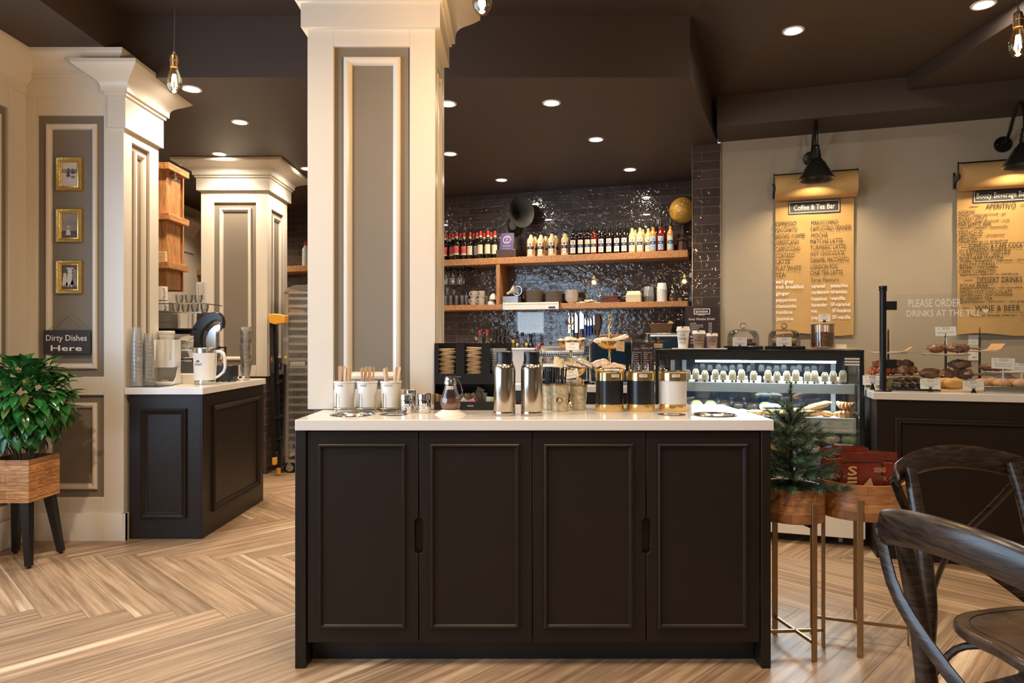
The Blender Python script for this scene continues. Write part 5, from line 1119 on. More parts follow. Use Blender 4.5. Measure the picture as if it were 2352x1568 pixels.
# horn speaker on the wall
s = FB.s(1178, .25); t = thing('horn_speaker', 'black horn loudspeaker high on the tile wall above the purple tent card', 'speaker', FB.p(s, .0, 0), ANG); z = Z(490, FB.Y(s, .2))
rot = Matrix.Translation((-.01, -.10, z-.02)) @ Matrix.Rotation(R(34), 4, 'Z') @ Matrix.Rotation(R(84), 4, 'X') @ Matrix.Scale(1.22, 4, (0, 1, 0))
B().lathe([(0, -.01), (.03, -.01), (.038, .04), (.06, .10), (.105, .165), (.136, .195), (.140, .20), (.142, .196), (.108, .155), (.066, .09), (.05, .03), (.05, -.02), (0, -.02)], 36, mt=rot).build('horn', 'speaker_black', t, ang=60)
B().lathe([(0, 0), (.09, 0), (.088, .02), (.06, .05), (.045, .09), (0, .09)], 28, mt=Matrix.Translation((-.05, -.001, z-.10)) @ Matrix.Rotation(R(90), 4, 'X') @ Matrix.Scale(1.25, 4, (0, 1, 0))).build('mount', 'speaker_black', t)
SLI = SLO+.001
# ---- lower shelf, left bay
t = on('glass_rack', 'dark stemware rail under the upper shelf left of the divider', 'rack', 1040, .2, SU-.068-.024); b = B()
for q in range(5): b.box(-.2+.085*q, -.09, 0, -.175+.085*q, .17, .008)
b.box(-.2, .12, .008, .165, .15, .0235).box(-.2, -.09, .008, .165, -.06, .0235); b.build('rail', 'black_metal', t)
sr = FB.s(1040, .2)
for i, dx in enumerate((-.145, -.060, .025, .11)):
    for j, dd in enumerate((.255, .17)):
        o = B().lathe([(0, 0), (.032, -.002), (.004, -.006), (.0035, -.075), (.012, -.085), (.034, -.11), (.038, -.14), (.033, -.185), (.032, -.185), (.036, -.14), (.032, -.112), (0, -.09)], 18).build('wine_glass', 'glass', loc=FB.p(sr+dx-.0, dd, SU-.068-.0165)); tag(o, f'stemmed glass hanging upside down, {nth(i, 4)} from the column in the {("front","rear")[j]} row', 'wine glass', 'stemmed glasses hanging under the upper shelf')
def tumbler(px, d, z, h, lab, r=.0265):
    o = B().lathe([(0, .006), (r*.78, 0), (r*.82, .002), (r, h), (r-.002, h), (r*.76, .01), (0, .01)], 18).build('drinking_glass', 'glass'); solid(o, px, d, z, lab, 'glass', 'drinking glasses on the lower shelf')
for i, px in enumerate((1024, 1036, 1049, 1062, 1072)):
    for j, d in enumerate((.24, .14)): tumbler(px, d, SLI, .105, f'clear drinking glass, {nth(i, 5)} from the column in the {("front","rear")[j]} row of the lower shelf')
tumbler(1028, .24, SLI+.107, .09, 'clear drinking glass stacked highest beside the main column', .027); tumbler(1043, .24, SLI+.107, .06, 'short clear drinking glass stacked second from the column', .026)
tumbler(1118, .2, SLI, .10, 'clear drinking glass standing right of the beige mugs')
def mug(px, d, z, lab):
    t = on('mug', lab, 'mug', px, d, z, 'beige mugs on the lower shelf', 1.0); r = .038
    B().lathe([(0, 0), (r-.002, 0), (r, .004), (r, .075), (r-.004, .075), (r-.004, .006), (0, .006)], 22).build('body', 'stoneware', t); B().tube([(-r+.002, 0, .062), (-r-.018, 0, .060), (-r-.024, 0, .040), (-r-.016, 0, .020), (-r+.002, 0, .016)], .005, 8).build('handle', 'stoneware', t)
for px, wd in ((1088, 'left'), (1105.5, 'right')):
    mug(px, .22, SLI, f'bottom beige mug of the {wd} pair on the lower shelf'); mug(px+1, .22, SLI+.0762, f'top beige mug of the {wd} pair on the lower shelf')
o = B().lathe([(.045, 0), (.04, .03), (.02, .05), (.018, .055), (0, .055)], 22).build('upturned_cup', 'white_ceramic'); solid(o, 1129, .2, SLI, 'upside-down white cup on the shelf left of the divider', 'cup')
o = B().lathe([(.045, 0), (.04, .035), (.02, .06), (.018, .065), (0, .065)], 22).build('upturned_cup', 'white_ceramic'); solid(o, 1133, .2, SLI+.056, 'white cup stacked on the upside-down cup by the divider', 'cup')
# right bay
t = on('wire_caddy', 'clear box with a white funnel and steel ring beside the divider', 'caddy', 1176, .2, SLI); b = B()
b.box(-.085, -.06, 0, .085, .06, .003); b.box(-.085, -.06, .003, -.082, .06, .085).box(.082, -.06, .003, .085, .06, .085).box(-.082, -.06, .003, .082, -.057, .085); b.build('clear_box', 'clear_plastic', t)
B().lathe([(.012, -.06), (.014, -.02), (.055, .05), (.057, .05), (.016, -.02), (.013, -.06)], 22, mt=Matrix.Translation((-.0, 0, .14)) @ Matrix.Rotation(R(65), 4, 'Y')).build('funnel', 'white_plastic', t)
B().tube([(.06+.05*cos(q), 0, .145+.05*sin(q)) for q in [2*pi*i/24 for i in range(25)]], .003, 8, cap=False).build('ring_whisk', 'chrome', t)
o = B().lathe([(0, 0), (.03, 0), (.036, .02), (.036, .06), (.022, .08), (.018, .10), (.026, .115), (0, .12)], 18).build('pepper_mill', 'dark_glass'); solid(o, 1196, .10, SLI, 'small black round pot beside the wire ring', 'pot')
def stack(name, px, d, n, step, prof, m, lab, cat, grp, n0=28, z=SLI, jit=.0):
    for i in range(n):
        o = B().lathe(prof, n0).build(name, m); solid(o, px, d, z+i*step, lab.format(nth(i, n)), cat, grp); o.location.x += jit*sin(i*2.1)
PL = [(0, 0), (.055, 0), (.06, .003), (.092, .0085), (.094, .0105), (.09, .011), (.058, .006), (0, .006)]
stack('plate', 1228, .2, 13, .0108, PL, 'stoneware', 'beige plate, {} from the bottom of the left plate stack', 'plate', 'left plate stack', 36)
stack('plate', 1272, .2, 12, .0108, [(r*.99, z) for r, z in PL], 'stoneware', 'beige plate, {} from the bottom of the right plate stack', 'plate', 'right plate stack', 36)
stack('bowl', 1313, .2, 6, .016, [(0, 0), (.03, 0), (.034, .006), (.062, .03), (.07, .058), (.072, .060), (.0685, .060), (.059, .032), (.03, .008), (0, .006)], 'white_ceramic', 'cream bowl, {} from the bottom of the bowl stack', 'bowl', 'cream bowl stack', 30)
stack('saucer', 1330, .08, 6, .011, [(0, 0), (.03, 0), (.05, .008), (.048, .010), (0, .005)], 'stoneware', 'small saucer, {} from the bottom behind the bowls', 'saucer', 'saucers behind the bowls', 22)
for k, (px, w, z, rz) in enumerate(((1336, .11, 0, .1), (1346, .10, .0082, -.2), (1357, .12, .0164, .1), (1368, .11, .0, -.3), (1352, .09, .0246, .2))):
    o = B().box(-w/2, -.05, 0, w/2, .05, .008).build('paper_napkin', 'napkin', bev=.003); solid(o, px, .19 if k != 3 else .18, SLI+z, f'cream paper napkin, {nth(k, 5)} placed in the loose pile on the lower shelf', 'napkin', 'loose cream napkins on the lower shelf', rz)
for k in range(5):
    w = .20-.01*k; o = B().box(-w/2, -.065, 0, w/2, .065, .0135).build('cloth_napkin', 'maroon', bev=.004); solid(o, 1403+2*sin(k*2), .18, SLI+k*.0137, f'folded maroon napkin, {nth(k, 5)} from the bottom of its pile', 'napkin', 'folded maroon napkins', .06*sin(k*3))
def frus(a, b_, h, bev=.0): return B().add([(-a, -a, 0), (a, -a, 0), (a, a, 0), (-a, a, 0), (-b_, -b_, h), (b_, -b_, h), (b_, b_, h), (-b_, b_, h)], [(3, 2, 1, 0), (4, 5, 6, 7), (0, 1, 5, 4), (1, 2, 6, 5), (2, 3, 7, 6), (3, 0, 4, 7)])
for k in range(5):
    o = frus(.074, .077, .013).build('takeout_box', 'bagasse', bev=.003); solid(o, 1457, .19, SLI+k*.0132, f'cream takeout box half, {nth(k, 5)} from the bottom of the stack', 'takeout box', 'cream takeout box stack')
o = frus(.078, .062, .045).build('takeout_box', 'bagasse', bev=.008); solid(o, 1457, .19, SLI+.0662, 'domed cream takeout box on top of the stack', 'takeout box', 'cream takeout box stack')
for k in range(4):
    o = B().lathe([(.048, 0), (.052, .004), (.053, .0105), (.056, .012), (.056, .0135), (.048, .0135), (.046, .002)], 24).build('tub_lid', 'plastic_film'); solid(o, 1491, .19, SLI+k*.014, f'clear tub lid, {nth(k, 4)} from the bottom under the upturned tubs', 'lid', 'clear tub lids')
o = B().lathe([(.052, 0), (.053, .004), (.047, .095), (.045, .098), (0, .098)], 24).build('deli_tub', 'frosted'); solid(o, 1490, .19, SLI+.0562, 'frosted upturned tub on the clear lids', 'tub')
stack('paper_bowl', 1520.5, .19, 13, .0098, [(.052, 0), (.0535, .002), (.052, .005), (.0435, .068), (.042, .070), (0, .070)], 'white_plastic', 'white paper tub, {} from the bottom of the upside-down stack', 'paper tub', 'white paper tub stack', 26)
t = on('syrup_dispenser', 'small glass amber syrup dispenser right of the white tub stack', 'dispenser', 1546, .2, SLI)
B().lathe([(0, 0), (.03, 0), (.04, .012), (.043, .03), (.034, .065), (.024, .085), (.024, .095)], 22).build('glass_body', 'glass', t); B().lathe([(0, .002), (.03, .003), (.0385, .014), (.0408, .03), (.038, .044), (0, .044)], 22).build('syrup', 'honey', t)
b = B().lathe([(.026, .088), (.027, .10), (.02, .115), (0, .122)], 18); b.tube([(.02, 0, .118), (.04, 0, .10), (.042, 0, .06)], .004, 6); b.build('chrome_top', 'chrome', t)
o = B().lathe([(0, 0), (.018, 0), (.022, .04), (.02, .04), (0, .035)], 16).build('kraft_cup', 'kraft_card'); solid(o, 1562, .12, SLI, 'small kraft cup behind the amber dispenser', 'cup')
t = on('flower_vase', 'white tulip in a small glass vase at the right shelf end', 'flowers', 1590, .1, SLI); B().lathe([(0, .004), (.03, 0), (.036, .03), (.02, .09), (.024, .12), (.022, .12), (.018, .09), (0, .01)], 18).build('vase', 'glass', t)
B().tube([(0, 0, .03), (-.005, 0, .16), (-.012, 0, .24)], .004, 6).build('stem', 'stem', t); B().lathe([(0, -.005), (.018, .006), (.02, .03), (.010, .05), (0, .055)], 12, (-.014, 0, .24)).build('bloom', 'tulip', t)
b = B(); leaf(b, Vector((0, 0, .12)), Vector((-.2, 0, 1)), .13, .04, 0); leaf(b, Vector((0, 0, .1)), Vector((.25, .1, 1)), .12, .035, 0); b.build('leaf', 'leaf_pale', t)
# film cutter fixed on the front edge of the lower shelf
a, c = FB.s(1158, SD+.03), FB.s(1283, SD+.03)
t = thing('film_cutter', 'long silver wrap dispenser on the front edge of the lower shelf', 'dispenser', FB.p(a, SD+.002, SLO), ANG)
B().box(0, -.05, -.062, c-a, -.001, -.016).build('box', 'white_plastic', t, bev=.002); B().tube([(0, -.025, -.004), (c-a, -.025, -.004)], .017, 14).build('roll_tube', 'foil_box', t)
B().box(-.006, -.055, -.062, 0, .0, .012).box(c-a, -.055, -.062, c-a+.006, 0, .012).build('end_cap', 'steel', t); b = B().box(c-a-.10, -.0512, -.055, c-a-.03, -.0502, -.035, 0); b.build('maker_label', 'label_blue', t)
def flat(name, px0, py0, px1, py1, d, th, m, lab, cat, fr=FB):
    a, z1 = fr.at(px0, py0, d); c, z0 = fr.at(px1, py1, d); t = thing(name, lab, cat, fr.p(a, d, z0), ANG); w = c-a; h = z1-z0
    return t, w, h
# laminated sheet taped to the tiles
t, w, h = flat('notice_sheet', 1191, 716, 1247, 763, .004, 0, '', 'laminated paper schedule taped to the tile wall below the wrap dispenser', 'notice')
B().box(0, -.001, 0, w, .001, h).build('sheet', 'card', t); B().box(-.012, -.0018, -.012, w+.012, -.0012, h+.012).build('laminate', 'pane', t)
b = B(); random.seed(5)
for i in range(11):
    y = h*(.9-.075*i); b.box(w*.06, -.0011, y, w*(.5+.44*rnd()), -.00102, y+h*.012)
for i in range(5): b.box(w*(.06+.2*i), -.0011, h*.1, w*(.06+.2*i)+.001, -.00102, h*.55)
b.build('print', 'grey_ink', t)
# knife rack
a, z1 = FB.at(1299, 734, .02); c, z0 = FB.at(1382, 745, .02); t = thing('knife_rack', 'dark red magnetic strip holding knives on the tile wall', 'knife rack', FB.p(a, 0, z0), ANG); B().box(0, -.022, 0, c-a, -.001, z1-z0).build('strip', 'rack_wood', t, bev=.003)
def knife(px, pt, pm, pb, m, lab, bw=.022, hw=.024):
    d = .03; s, zt = FB.at(px, pt, d); zm = FB.at(px, pm, d)[1]; zb = FB.at(px, pb, d)[1]; t = thing('kitchen_knife', lab, 'knife', FB.p(s, d, zb), ANG, 'knives on the wall strip')
    b = B().prism([(-bw/2, zm-zb), (bw/2, zm-zb), (bw/2, (zt-zb)*.97-.03), (-bw*.3, zt-zb), (-bw/2, zt-zb-.02)], (0, .001, 0), (1, 0, 0), (0, 0, 1), (0, 1, 0), .0025); b.build('blade', 'steel', t)
    b = B().prism([(-hw*.35, 0), (hw*.45, .004), (hw*.5, (zm-zb)*.5), (hw*.4, zm-zb), (-hw*.4, zm-zb), (-hw*.42, (zm-zb)*.5)], (0, -.008, 0), (1, 0, 0), (0, 0, 1), (0, 1, 0), .016); h_ = b.build('handle', m, t, bev=.004)
    if m == 'handle_brown':
        b = B()
        for q in (.25, .5, .75): b.lathe([(0, 0), (.0035, .001)], 8, mt=Matrix.Translation((0, -.0085, (zm-zb)*q)) @ Matrix.Rotation(pi/2, 4, 'X'))
        b.build('rivets', 'steel', h_)
for px, pt, pm, pb, m, lab, bw in ((1307, 716, 765, 790, 'knife_sky', 'leftmost knife on the wall strip, with a sky-blue handle behind the bowl ring', .018), (1315, 718, 757, 790, 'knife_sky', 'second knife on the wall strip, with a sky-blue handle', .02), (1323.5, 717, 764, 788, 'handle_brown', 'long straight knife with a riveted brown handle, third on the strip', .03), (1336, 714, 755, 786, 'handle_brown', 'pointed chef knife with a riveted brown handle, fourth on the strip', .045), (1344.5, 729, 746, 770, 'knife_blue', 'short knife with dark blue handle, left of three on the strip', .018), (1351, 731, 748, 771, 'knife_blue', 'short knife with dark blue handle, middle of three on the strip', .016), (1357, 728, 747, 769, 'knife_blue', 'short knife with dark blue handle, right of three on the strip', .018), (1365, 723, 746, 769, 'black_plastic', 'knife with a black handle beside the wooden spatula', .022)): knife(px, pt, pm, pb, m, lab, bw)
d = .03; s, zt = FB.at(1372, 720, d); zb = FB.at(1372, 778, d)[1]
o = B().prism([(-.014, 0), (.014, 0), (.012, .05), (.014, .085), (.03, .11), (.032, zt-zb-.03), (.02, zt-zb), (0, zt-zb+.004), (-.02, zt-zb-.004), (-.03, zt-zb-.04), (-.028, .11), (-.014, .085), (-.012, .05)], (0, .003, 0), (1, 0, 0), (0, 0, 1), (0, -1, 0), .008).build('wooden_spatula', 'handle_brown', loc=FB.p(s, d, zb), rz=ANG, bev=.002); tag(o, 'brown wooden spatula at the right end of the knife strip', 'spatula')
# ---- counter along the tile wall
CB = .98
t = thing('back_bar_cabinet', 'long dark back cabinet along the tile wall', 'cabinet', FB.p(0, 0), ANG); B().box(-1.6, -.58, 0, 2.5, -.003, CB-.041).build('carcass', 'dark_cabinet', t)
for q in range(5): B().ring(-1.55+.8*q, .12, -.8+.8*q, .88, HM, (0, -.58, 0)).build('panel_moulding', 'dark_cabinet', t)
o = B().box(-1.62, -.60, CB-.04, 2.52, -.003, CB).build('worktop', 'quartz', loc=FB.p(0, 0), rz=ANG, bev=.003); tag(o, 'pale worktop along the tile wall under the shelves', 'worktop')
BB = 'small bottles on the back worktop'
def bottle(px, pt, d, r, m, cap, lab, neck=.33, capm=.12):
    s, zt = FB.at(px, pt, d); h = zt-CB; t = thing('spirit_bottle', lab, 'bottle', FB.p(s, d, CB), ANG, BB)
    B().lathe([(0, 0), (r, .003), (r, h*(1-neck-.12)), (r*.45, h*(1-neck)), (r*.4, h*(1-capm)), (0, h*(1-capm))], 18).build('body', m, t); B().lathe([(r*.46, h*(1-capm)-.002), (r*.48, h-.003), (r*.3, h), (0, h)], 14).build('cap', cap, t)
    if m in ('glass', 'dark_glass', 'amber_glass'): B().lathe([(r+.0006, h*.12), (r+.0006, h*.42)], 8, a0=-pi/2-.9, a1=-pi/2+.9).build('front_label', 'cream_label', t)
for a in ((1095, 774, .2, .03, 'dark_glass', 'cork', 'corked bottle leftmost behind the black organizer'), (1102, 758, .25, .036, 'glass', 'red_cap', 'left of two clear bottles with red caps behind the organizer'), (1111, 775, .13, .028, 'dark_glass', 'black_plastic', 'short dark bottle between the two red-capped bottles'), (1119, 757, .25, .036, 'glass', 'red_cap', 'right of two clear bottles with red caps behind the organizer'), (1128, 776, .14, .03, 'amber_glass', 'cork', 'corked bottle right of the red-capped bottles'), (1138, 757, .24, .036, 'dark_glass', 'black_plastic', 'tall dark bottle with a cream label behind the organizer'), (1149, 772, .15, .03, 'dark_glass', 'black_plastic', 'short dark bottle left of the tall black one'), (1158, 758, .24, .036, 'dark_glass', 'black_plastic', 'tall black bottle rightmost behind the organizer'), (1179, 780, .25, .034, 'glass', 'yellow_dot', 'clear jar with yellow print above the left thermos'), (1188, 788, .3, .028, 'glass', 'yellow_dot', 'small clear bottle with yellow cap left of the patterned bottle'), (1200, 763, .22, .036, 'glass', 'black_plastic', 'tall clear patterned bottle with black cap below the notice sheet'), (1209, 787, .3, .028, 'glass', 'yellow_dot', 'small clear bottle with yellow cap right of the patterned bottle'), (1219, 767, .22, .040, 'dark_glass', 'black_plastic', 'dark brown liqueur bottle right below the notice sheet')): bottle(*a)

# far left end of the upper shelf, seen between the two pillars
for i, (r, h) in enumerate(((.060, .16), (.056, .12), (.052, .075), (.050, .07))):
    z = SU+.001+sum(((.16, .12, .075, .07)[k]+.001) for k in range(i)); k = 1
    t = on('storage_tub', f'{nth(i)} white tub from the bottom of the tall stack on the far shelf end', 'tub', 451, .16, z, 'white tubs stacked on the far shelf'); B().lathe([(0, 0), (r*.86, 0), (r, h-.012), (r+.004, h-.011), (r+.004, h), (0, h)], 24).build('body', 'white_plastic', t)
    B().lathe([(r*.93, h*.42), (r*.96, h*.62)], 24).build('band', 'galv', t)
o = B().box(-.012, -.10, 0, .012, .10, .40).build('serving_board', 'handle_brown', bev=.008); solid(o, 438.5, .15, SU+.001, 'dark upright wooden board left of the white tub stack on the far shelf', 'board', None, 0)
t = on('spray_bottle', 'white red-capped bottle on the far shelf, at the main column edge', 'bottle', 702, .20, SU+.001); B().lathe([(0, 0), (.038, 0), (.04, .004), (.04, .20), (.02, .235), (.018, .25), (0, .25)], 22).build('body', 'white_plastic', t); B().lathe([(.020, .248), (.021, .25), (.021, .29), (.012, .30), (0, .30)], 16).build('cap', 'red_cap', t)
# ================================================================ service counter behind the display case
FS = Frame(FC.p(-1.215, -.02)[:2])              # its front line continues the case front to the left
SZ = .915
wS = 1.10
t = thing('service_cabinet', 'dark cabinet of the service counter left of the display case', 'cabinet', FS.p(0, 0), ANG); B().box(-wS, .02, 0, 0, .62, SZ-.042).build('carcass', 'dark_cabinet', t)
for q in range(2): B().ring(-wS+.05+.53*q, .12, -wS+.52+.53*q, .80, HM, (0, .02, 0)).build('panel_moulding', 'dark_cabinet', t)
o = B().box(-wS-.01, 0, SZ-.042, 0, .64, SZ).build('worktop', 'quartz', loc=FS.p(0, 0), rz=ANG, bev=.003); tag(o, 'white worktop of the service counter left of the display case', 'worktop')
def sv(px, d): s = FS.s(px, -d); return FS.p(s, -d, SZ), FS.Y(s, -d)/F
# contact grill
p, k = sv(1298, .30); t = thing('contact_grill', 'silver contact grill behind the left gold bowl stand', 'grill', p, ANG); w = 60*k
zz = lambda py: Z(py, k*F)-SZ
B().box(-w, -.12, .02, w, .16, zz(844)).build('base', 'steel', t, bev=.006); B().box(-w*1.0, -.14, zz(829), w, .16, zz(817)).build('lower_plate', 'chrome', t, bev=.004)
b = B().prism([(-.13, zz(812)), (.15, zz(812)), (.15, zz(793)), (-.05, zz(793)), (-.13, zz(806))], (-w*.86, 0, 0), (0, 1, 0), (0, 0, 1), (1, 0, 0), w*1.74); b.build('lid', 'steel', t, bev=.004)
b = B()
for q in range(24): b.box(-w*.84+w*1.70*q/24, -.133, zz(815), -w*.84+w*1.70*q/24+.005, .14, zz(811.5))
b.build('ribs', 'galv', t); B().tube([(-w*.82, .1, zz(812)), (-w*1.05, -.05, zz(797)), (-w*.9, -.15, zz(796)), (w*.9, -.15, zz(796)), (w*1.02, -.05, zz(797)), (w*.84, .1, zz(812))], .006, 8).build('handle', 'steel', t)
b = B()
for q in (-.8, .8): b.cyl((q*w, -.05, 0), .016, .021, 12).cyl((q*w, .1, 0), .016, .021, 12)
b.build('feet', 'black_plastic', t)
B().box(-w*.95, -.121, .03, w*.95, -.119, zz(850)).build('front_plate', 'black_plastic', t)
# beige canister box and bits left of it
p, k = sv(1207, .30); t = thing('paper_dispenser', 'plain grey-beige dispenser box between the two thermoses', 'dispenser', p, ANG); zz = lambda py: Z(py, k*F)-SZ
B().box(-28*k, -.05, 0, 26*k, .10, zz(803)).build('body', 'stoneware', t, bev=.006); B().box(-28*k-.004, -.054, zz(803), 26*k+.004, .104, zz(799)).build('lid', 'white_plastic', t, bev=.002)
p, k = sv(1238, .14); t = thing('squeeze_bottle', 'clear bottle with a red cap behind the right thermos', 'bottle', p, ANG); zz = lambda py: Z(py, k*F)-SZ
B().lathe([(0, 0), (9*k, .002), (9*k, zz(812)), (5*k, zz(802)), (3.4*k, zz(799)), (0, zz(799))], 18).build('body', 'glass', t); b = B().lathe([(3.6*k, zz(801)), (3.8*k, zz(793)), (2*k, zz(791)), (0, zz(790))], 14); b.cbox((-4*k, 0, zz(796)), (8*k, 2.4*k, 2.4*k)); b.build('cap', 'red_cap', t); B().lathe([(9*k+.0006, .03), (9*k+.0006, zz(825))], 8, a0=-pi/2-1, a1=-pi/2+1).build('front_label', 'cream_label', t)
# microwave with basket and wooden paddles
p, k = sv(1410, .30); t = thing('microwave_oven', 'microwave oven with dark glass door behind the right gold bowl stand', 'microwave', p, ANG); w = 48*k; zz = lambda py: Z(py, k*F)-SZ
B().box(-w, -.14, .012, w, .22, zz(780)).build('body', 'steel', t, bev=.004)
B().box(-w+6*k, -.146, .02, w-1*k, -.1405, zz(786)).build('door', 'screen', t, bev=.001); B().box(-w+14*k, -.1475, zz(838), w-14*k, -.1465, zz(796)).build('window', 'screen', t); B().box(-w+1*k, -.16, .03, -w+5*k, -.1405, zz(788)).build('handle', 'chrome', t, bev=.003)
b = B()
for q in (-.9, .9): b.cyl((q*w, -.1, 0), .014, .013, 12).cyl((q*w, .18, 0), .014, .013, 12)
b.build('feet', 'black_plastic', t); B().box(w-13*k, -.1475, .05, w-3*k, -.1465, zz(792)).build('control_panel', 'case_black', t)
mt_ = zz(780); p2 = (p[0], p[1], SZ+mt_)
t = thing('wire_basket', 'oval wire basket of wooden utensils on the microwave oven', 'basket', FS.p(FS.s(1466, -.28), -.28, SZ+mt_+.0005), ANG); rr = .062
b = B()
for z, q in ((.004, .8), (.02, .95), (.036, 1.02)): b.tube([(rr*1.3*q*cos(a), rr*.9*q*sin(a), z) for a in [2*pi*i/24 for i in range(25)]], .0018, 5, cap=False)
for i in range(12): a = 2*pi*i/12; b.tube([(rr*1.04*cos(a), rr*.72*sin(a), .004), (rr*1.33*cos(a), rr*.92*sin(a), .036)], .0014, 5)
b.build('wire_frame', 'black_metal', t); B().lathe([(0, .006), (rr*.78, .006), (rr*.95, .034), (rr*.9, .034), (0, .012)], 20).build('liner', 'wicker', t)
for k2, (px, L, rz, lab) in enumerate(((1425, .22, .06, 'lower flat wooden paddle lying on the microwave oven'), (1421, .20, -.04, 'middle flat wooden paddle lying on the microwave oven'), (1417, .17, .10, 'top flat wooden paddle lying on the microwave oven'))):
    o = B().prism([(-L/2, -.03), (L*.2, -.032), (L*.3, -.012), (L/2, -.01), (L/2, .01), (L*.3, .012), (L*.2, .032), (-L/2, .03), (-L*.55, 0)], (0, 0, 0), t=.011).build('wooden_paddle', 'tongs_wood', bev=.003); o.location = FS.p(FS.s(px-9, -.25), -.25, SZ+mt_+.044+k2*.0115-.0435); o.rotation_euler.z = ANG+rz; tag(o, lab, 'paddle', 'wooden paddles on the microwave')
# acrylic menu stand in front of the microwave
fr = FS; a, z1 = fr.at(1452, 786, -.06); c, z0 = fr.at(1502, 905, -.06); t = thing('menu_stand', 'clear acrylic stand with a small plum MENU sheet behind the KNIFE canister', 'menu', fr.p(a, -.06, SZ+.003), ANG); w, h = c-a, z1-SZ-.003
B().box(-.006, -.003, 0, w+.006, 0, h+.012).box(-.006, 0.006, 0, w+.006, .008, h+.012).box(-.006, -.05, -.003, w+.006, .05, 0).build('acrylic', 'pane', t); B().box(0, .001, .004, w, .005, h).build('sheet', 'plum_print', t)
b = B(); y = -.0035; y = .0004
logo(b, (w*.08, y, h*.83), (1, 0, 0), (0, 0, 1), w*.24, 0); b.text('MENU', (w*.40, y, h*.84), h=h*.055); b.text('BREAKFAST', (w*.40, y, h*.92), w=w*.22, h=h*.022); b.ball((w*.88, y, h*.87), h*.02, 0, 10, (1, .02, .8))
for j, xx in enumerate((.08, .52)):
    b.box(w*xx, y-.0002, h*.765, w*(xx+.36), y, h*.775)
    for i in range(13):
        yy = h*(.72-.05*i); b.box(w*xx, y-.0002, yy, w*(xx+.16+.1*rnd()), y, yy+h*.012); b.box(w*(xx+.32), y-.0002, yy, w*(xx+.36), y, yy+h*.012)
b.build('print', 'white_ink', t)
# box with clips, toaster oven, bread basket (near the end of the service counter and the back bar)
p, k = sv(1504, .40); t = thing('clip_stand', 'kraft strip with two steel clips on a stand left of the display case', 'clip rail', p, ANG); zz = lambda py: Z(py, k*F)-SZ
B().box(-17*k, -.03, zz(799), 17*k, .03, zz(789)).build('wood_bar', 'lid_wood', t, bev=.002); B().box(-14*k, -.01, 0, -11*k, .01, zz(799)).box(9*k, -.01, 0, 12*k, .01, zz(799)).box(-17*k, -.03, 0, 17*k, .03, .008).build('post', 'black_metal', t)
for q in (-6, 9):
    b = B().prism([(-5*k, 0), (5*k, 0), (2*k, 5*k), (-2*k, 5*k)], (q*k, -.01, zz(789)), (1, 0, 0), (0, 0, 1), (0, 1, 0), .02)
    for e in (-1, 1): b.tube([(q*k+e*1.5*k, 0, zz(784)), (q*k+e*4*k, 0, zz(776)), (q*k+e*3*k, 0, zz(773)), (q*k, 0, zz(779))], .002, 6)
    b.build('clip', 'chrome', t)
t = thing('toaster_oven', 'steel oven with a long bar handle below the wicker bread basket', 'oven', FB.p(FB.s(1535, .42), .32, CB), ANG); k = FB.Y(FB.s(1535, .42), .42)/F; w = 52*k; zz = lambda py: Z(py, k*F)-CB
B().box(-w, -.10, .015, w, .2, zz(764)).build('body', 'steel', t, bev=.006); B().box(-w+6*k, -.106, .03, w-4*k, -.1005, zz(768)).build('door', 'screen', t)
b = B().tube([(-w+12*k, -.135, zz(771)), (w-12*k, -.135, zz(771))], .009, 10); b.bar((-w+13*k, -.135, zz(771)), (-w+13*k, -.1, zz(771)), .012, .012).bar((w-13*k, -.135, zz(771)), (w-13*k, -.1, zz(771)), .012, .012); b.build('handle', 'white_plastic', t)
b = B()
for q in (-.9, .9): b.cyl((q*w, -.07, 0), .016, .016, 12).cyl((q*w, .17, 0), .016, .016, 12)
b.build('feet', 'black_plastic', t); OT = CB+zz(764)
t = thing('bread_basket', 'dark wicker basket lined with brown paper on the steel oven', 'basket', FB.p(FB.s(1519, .40), .36, OT), ANG); k = FB.Y(FB.s(1519, .40), .40)/F
b = B(); a0, a1, hh = 22*k, 26*k, 20*k
b.add([(-a0, -.06, 0), (a0, -.06, 0), (a0, .08, 0), (-a0, .08, 0), (-a1, -.075, hh), (a1, -.075, hh), (a1, .095, hh), (-a1, .095, hh)], [(3, 2, 1, 0), (0, 1, 5, 4), (1, 2, 6, 5), (2, 3, 7, 6), (3, 0, 4, 7)])
b.ring(-a1, -.075, a1, .095, [(0, 0), (-.004, .004), (0, .01), (.006, .004)], (0, 0, hh-.004), (1, 0, 0), (0, 1, 0), (0, 0, 1), close=True); b.build('weave', 'wicker', t)
b = B().prism([(-a1*.9, hh*.5), (-a1*.8, hh*1.25), (-a1*.4, hh*.85), (0, hh*.7), (a1*.35, hh*.85), (a1*.75, hh*1.4), (a1*1.05, hh*1.2), (a1*.9, hh*.5)], (0, -.06, 0), (1, 0, 0), (0, .2, 1), (0, 1, 0), .002); b.build('paper_liner', 'parchment', t)
o = B().ball((0, 0, .03), .03, 0, 14).build('tomato', 'red_cap'); o.location = FB.p(FB.s(1513, .40), .40, OT+hh*.45); tag(o, 'round red fruit in the wicker bread basket', 'fruit')
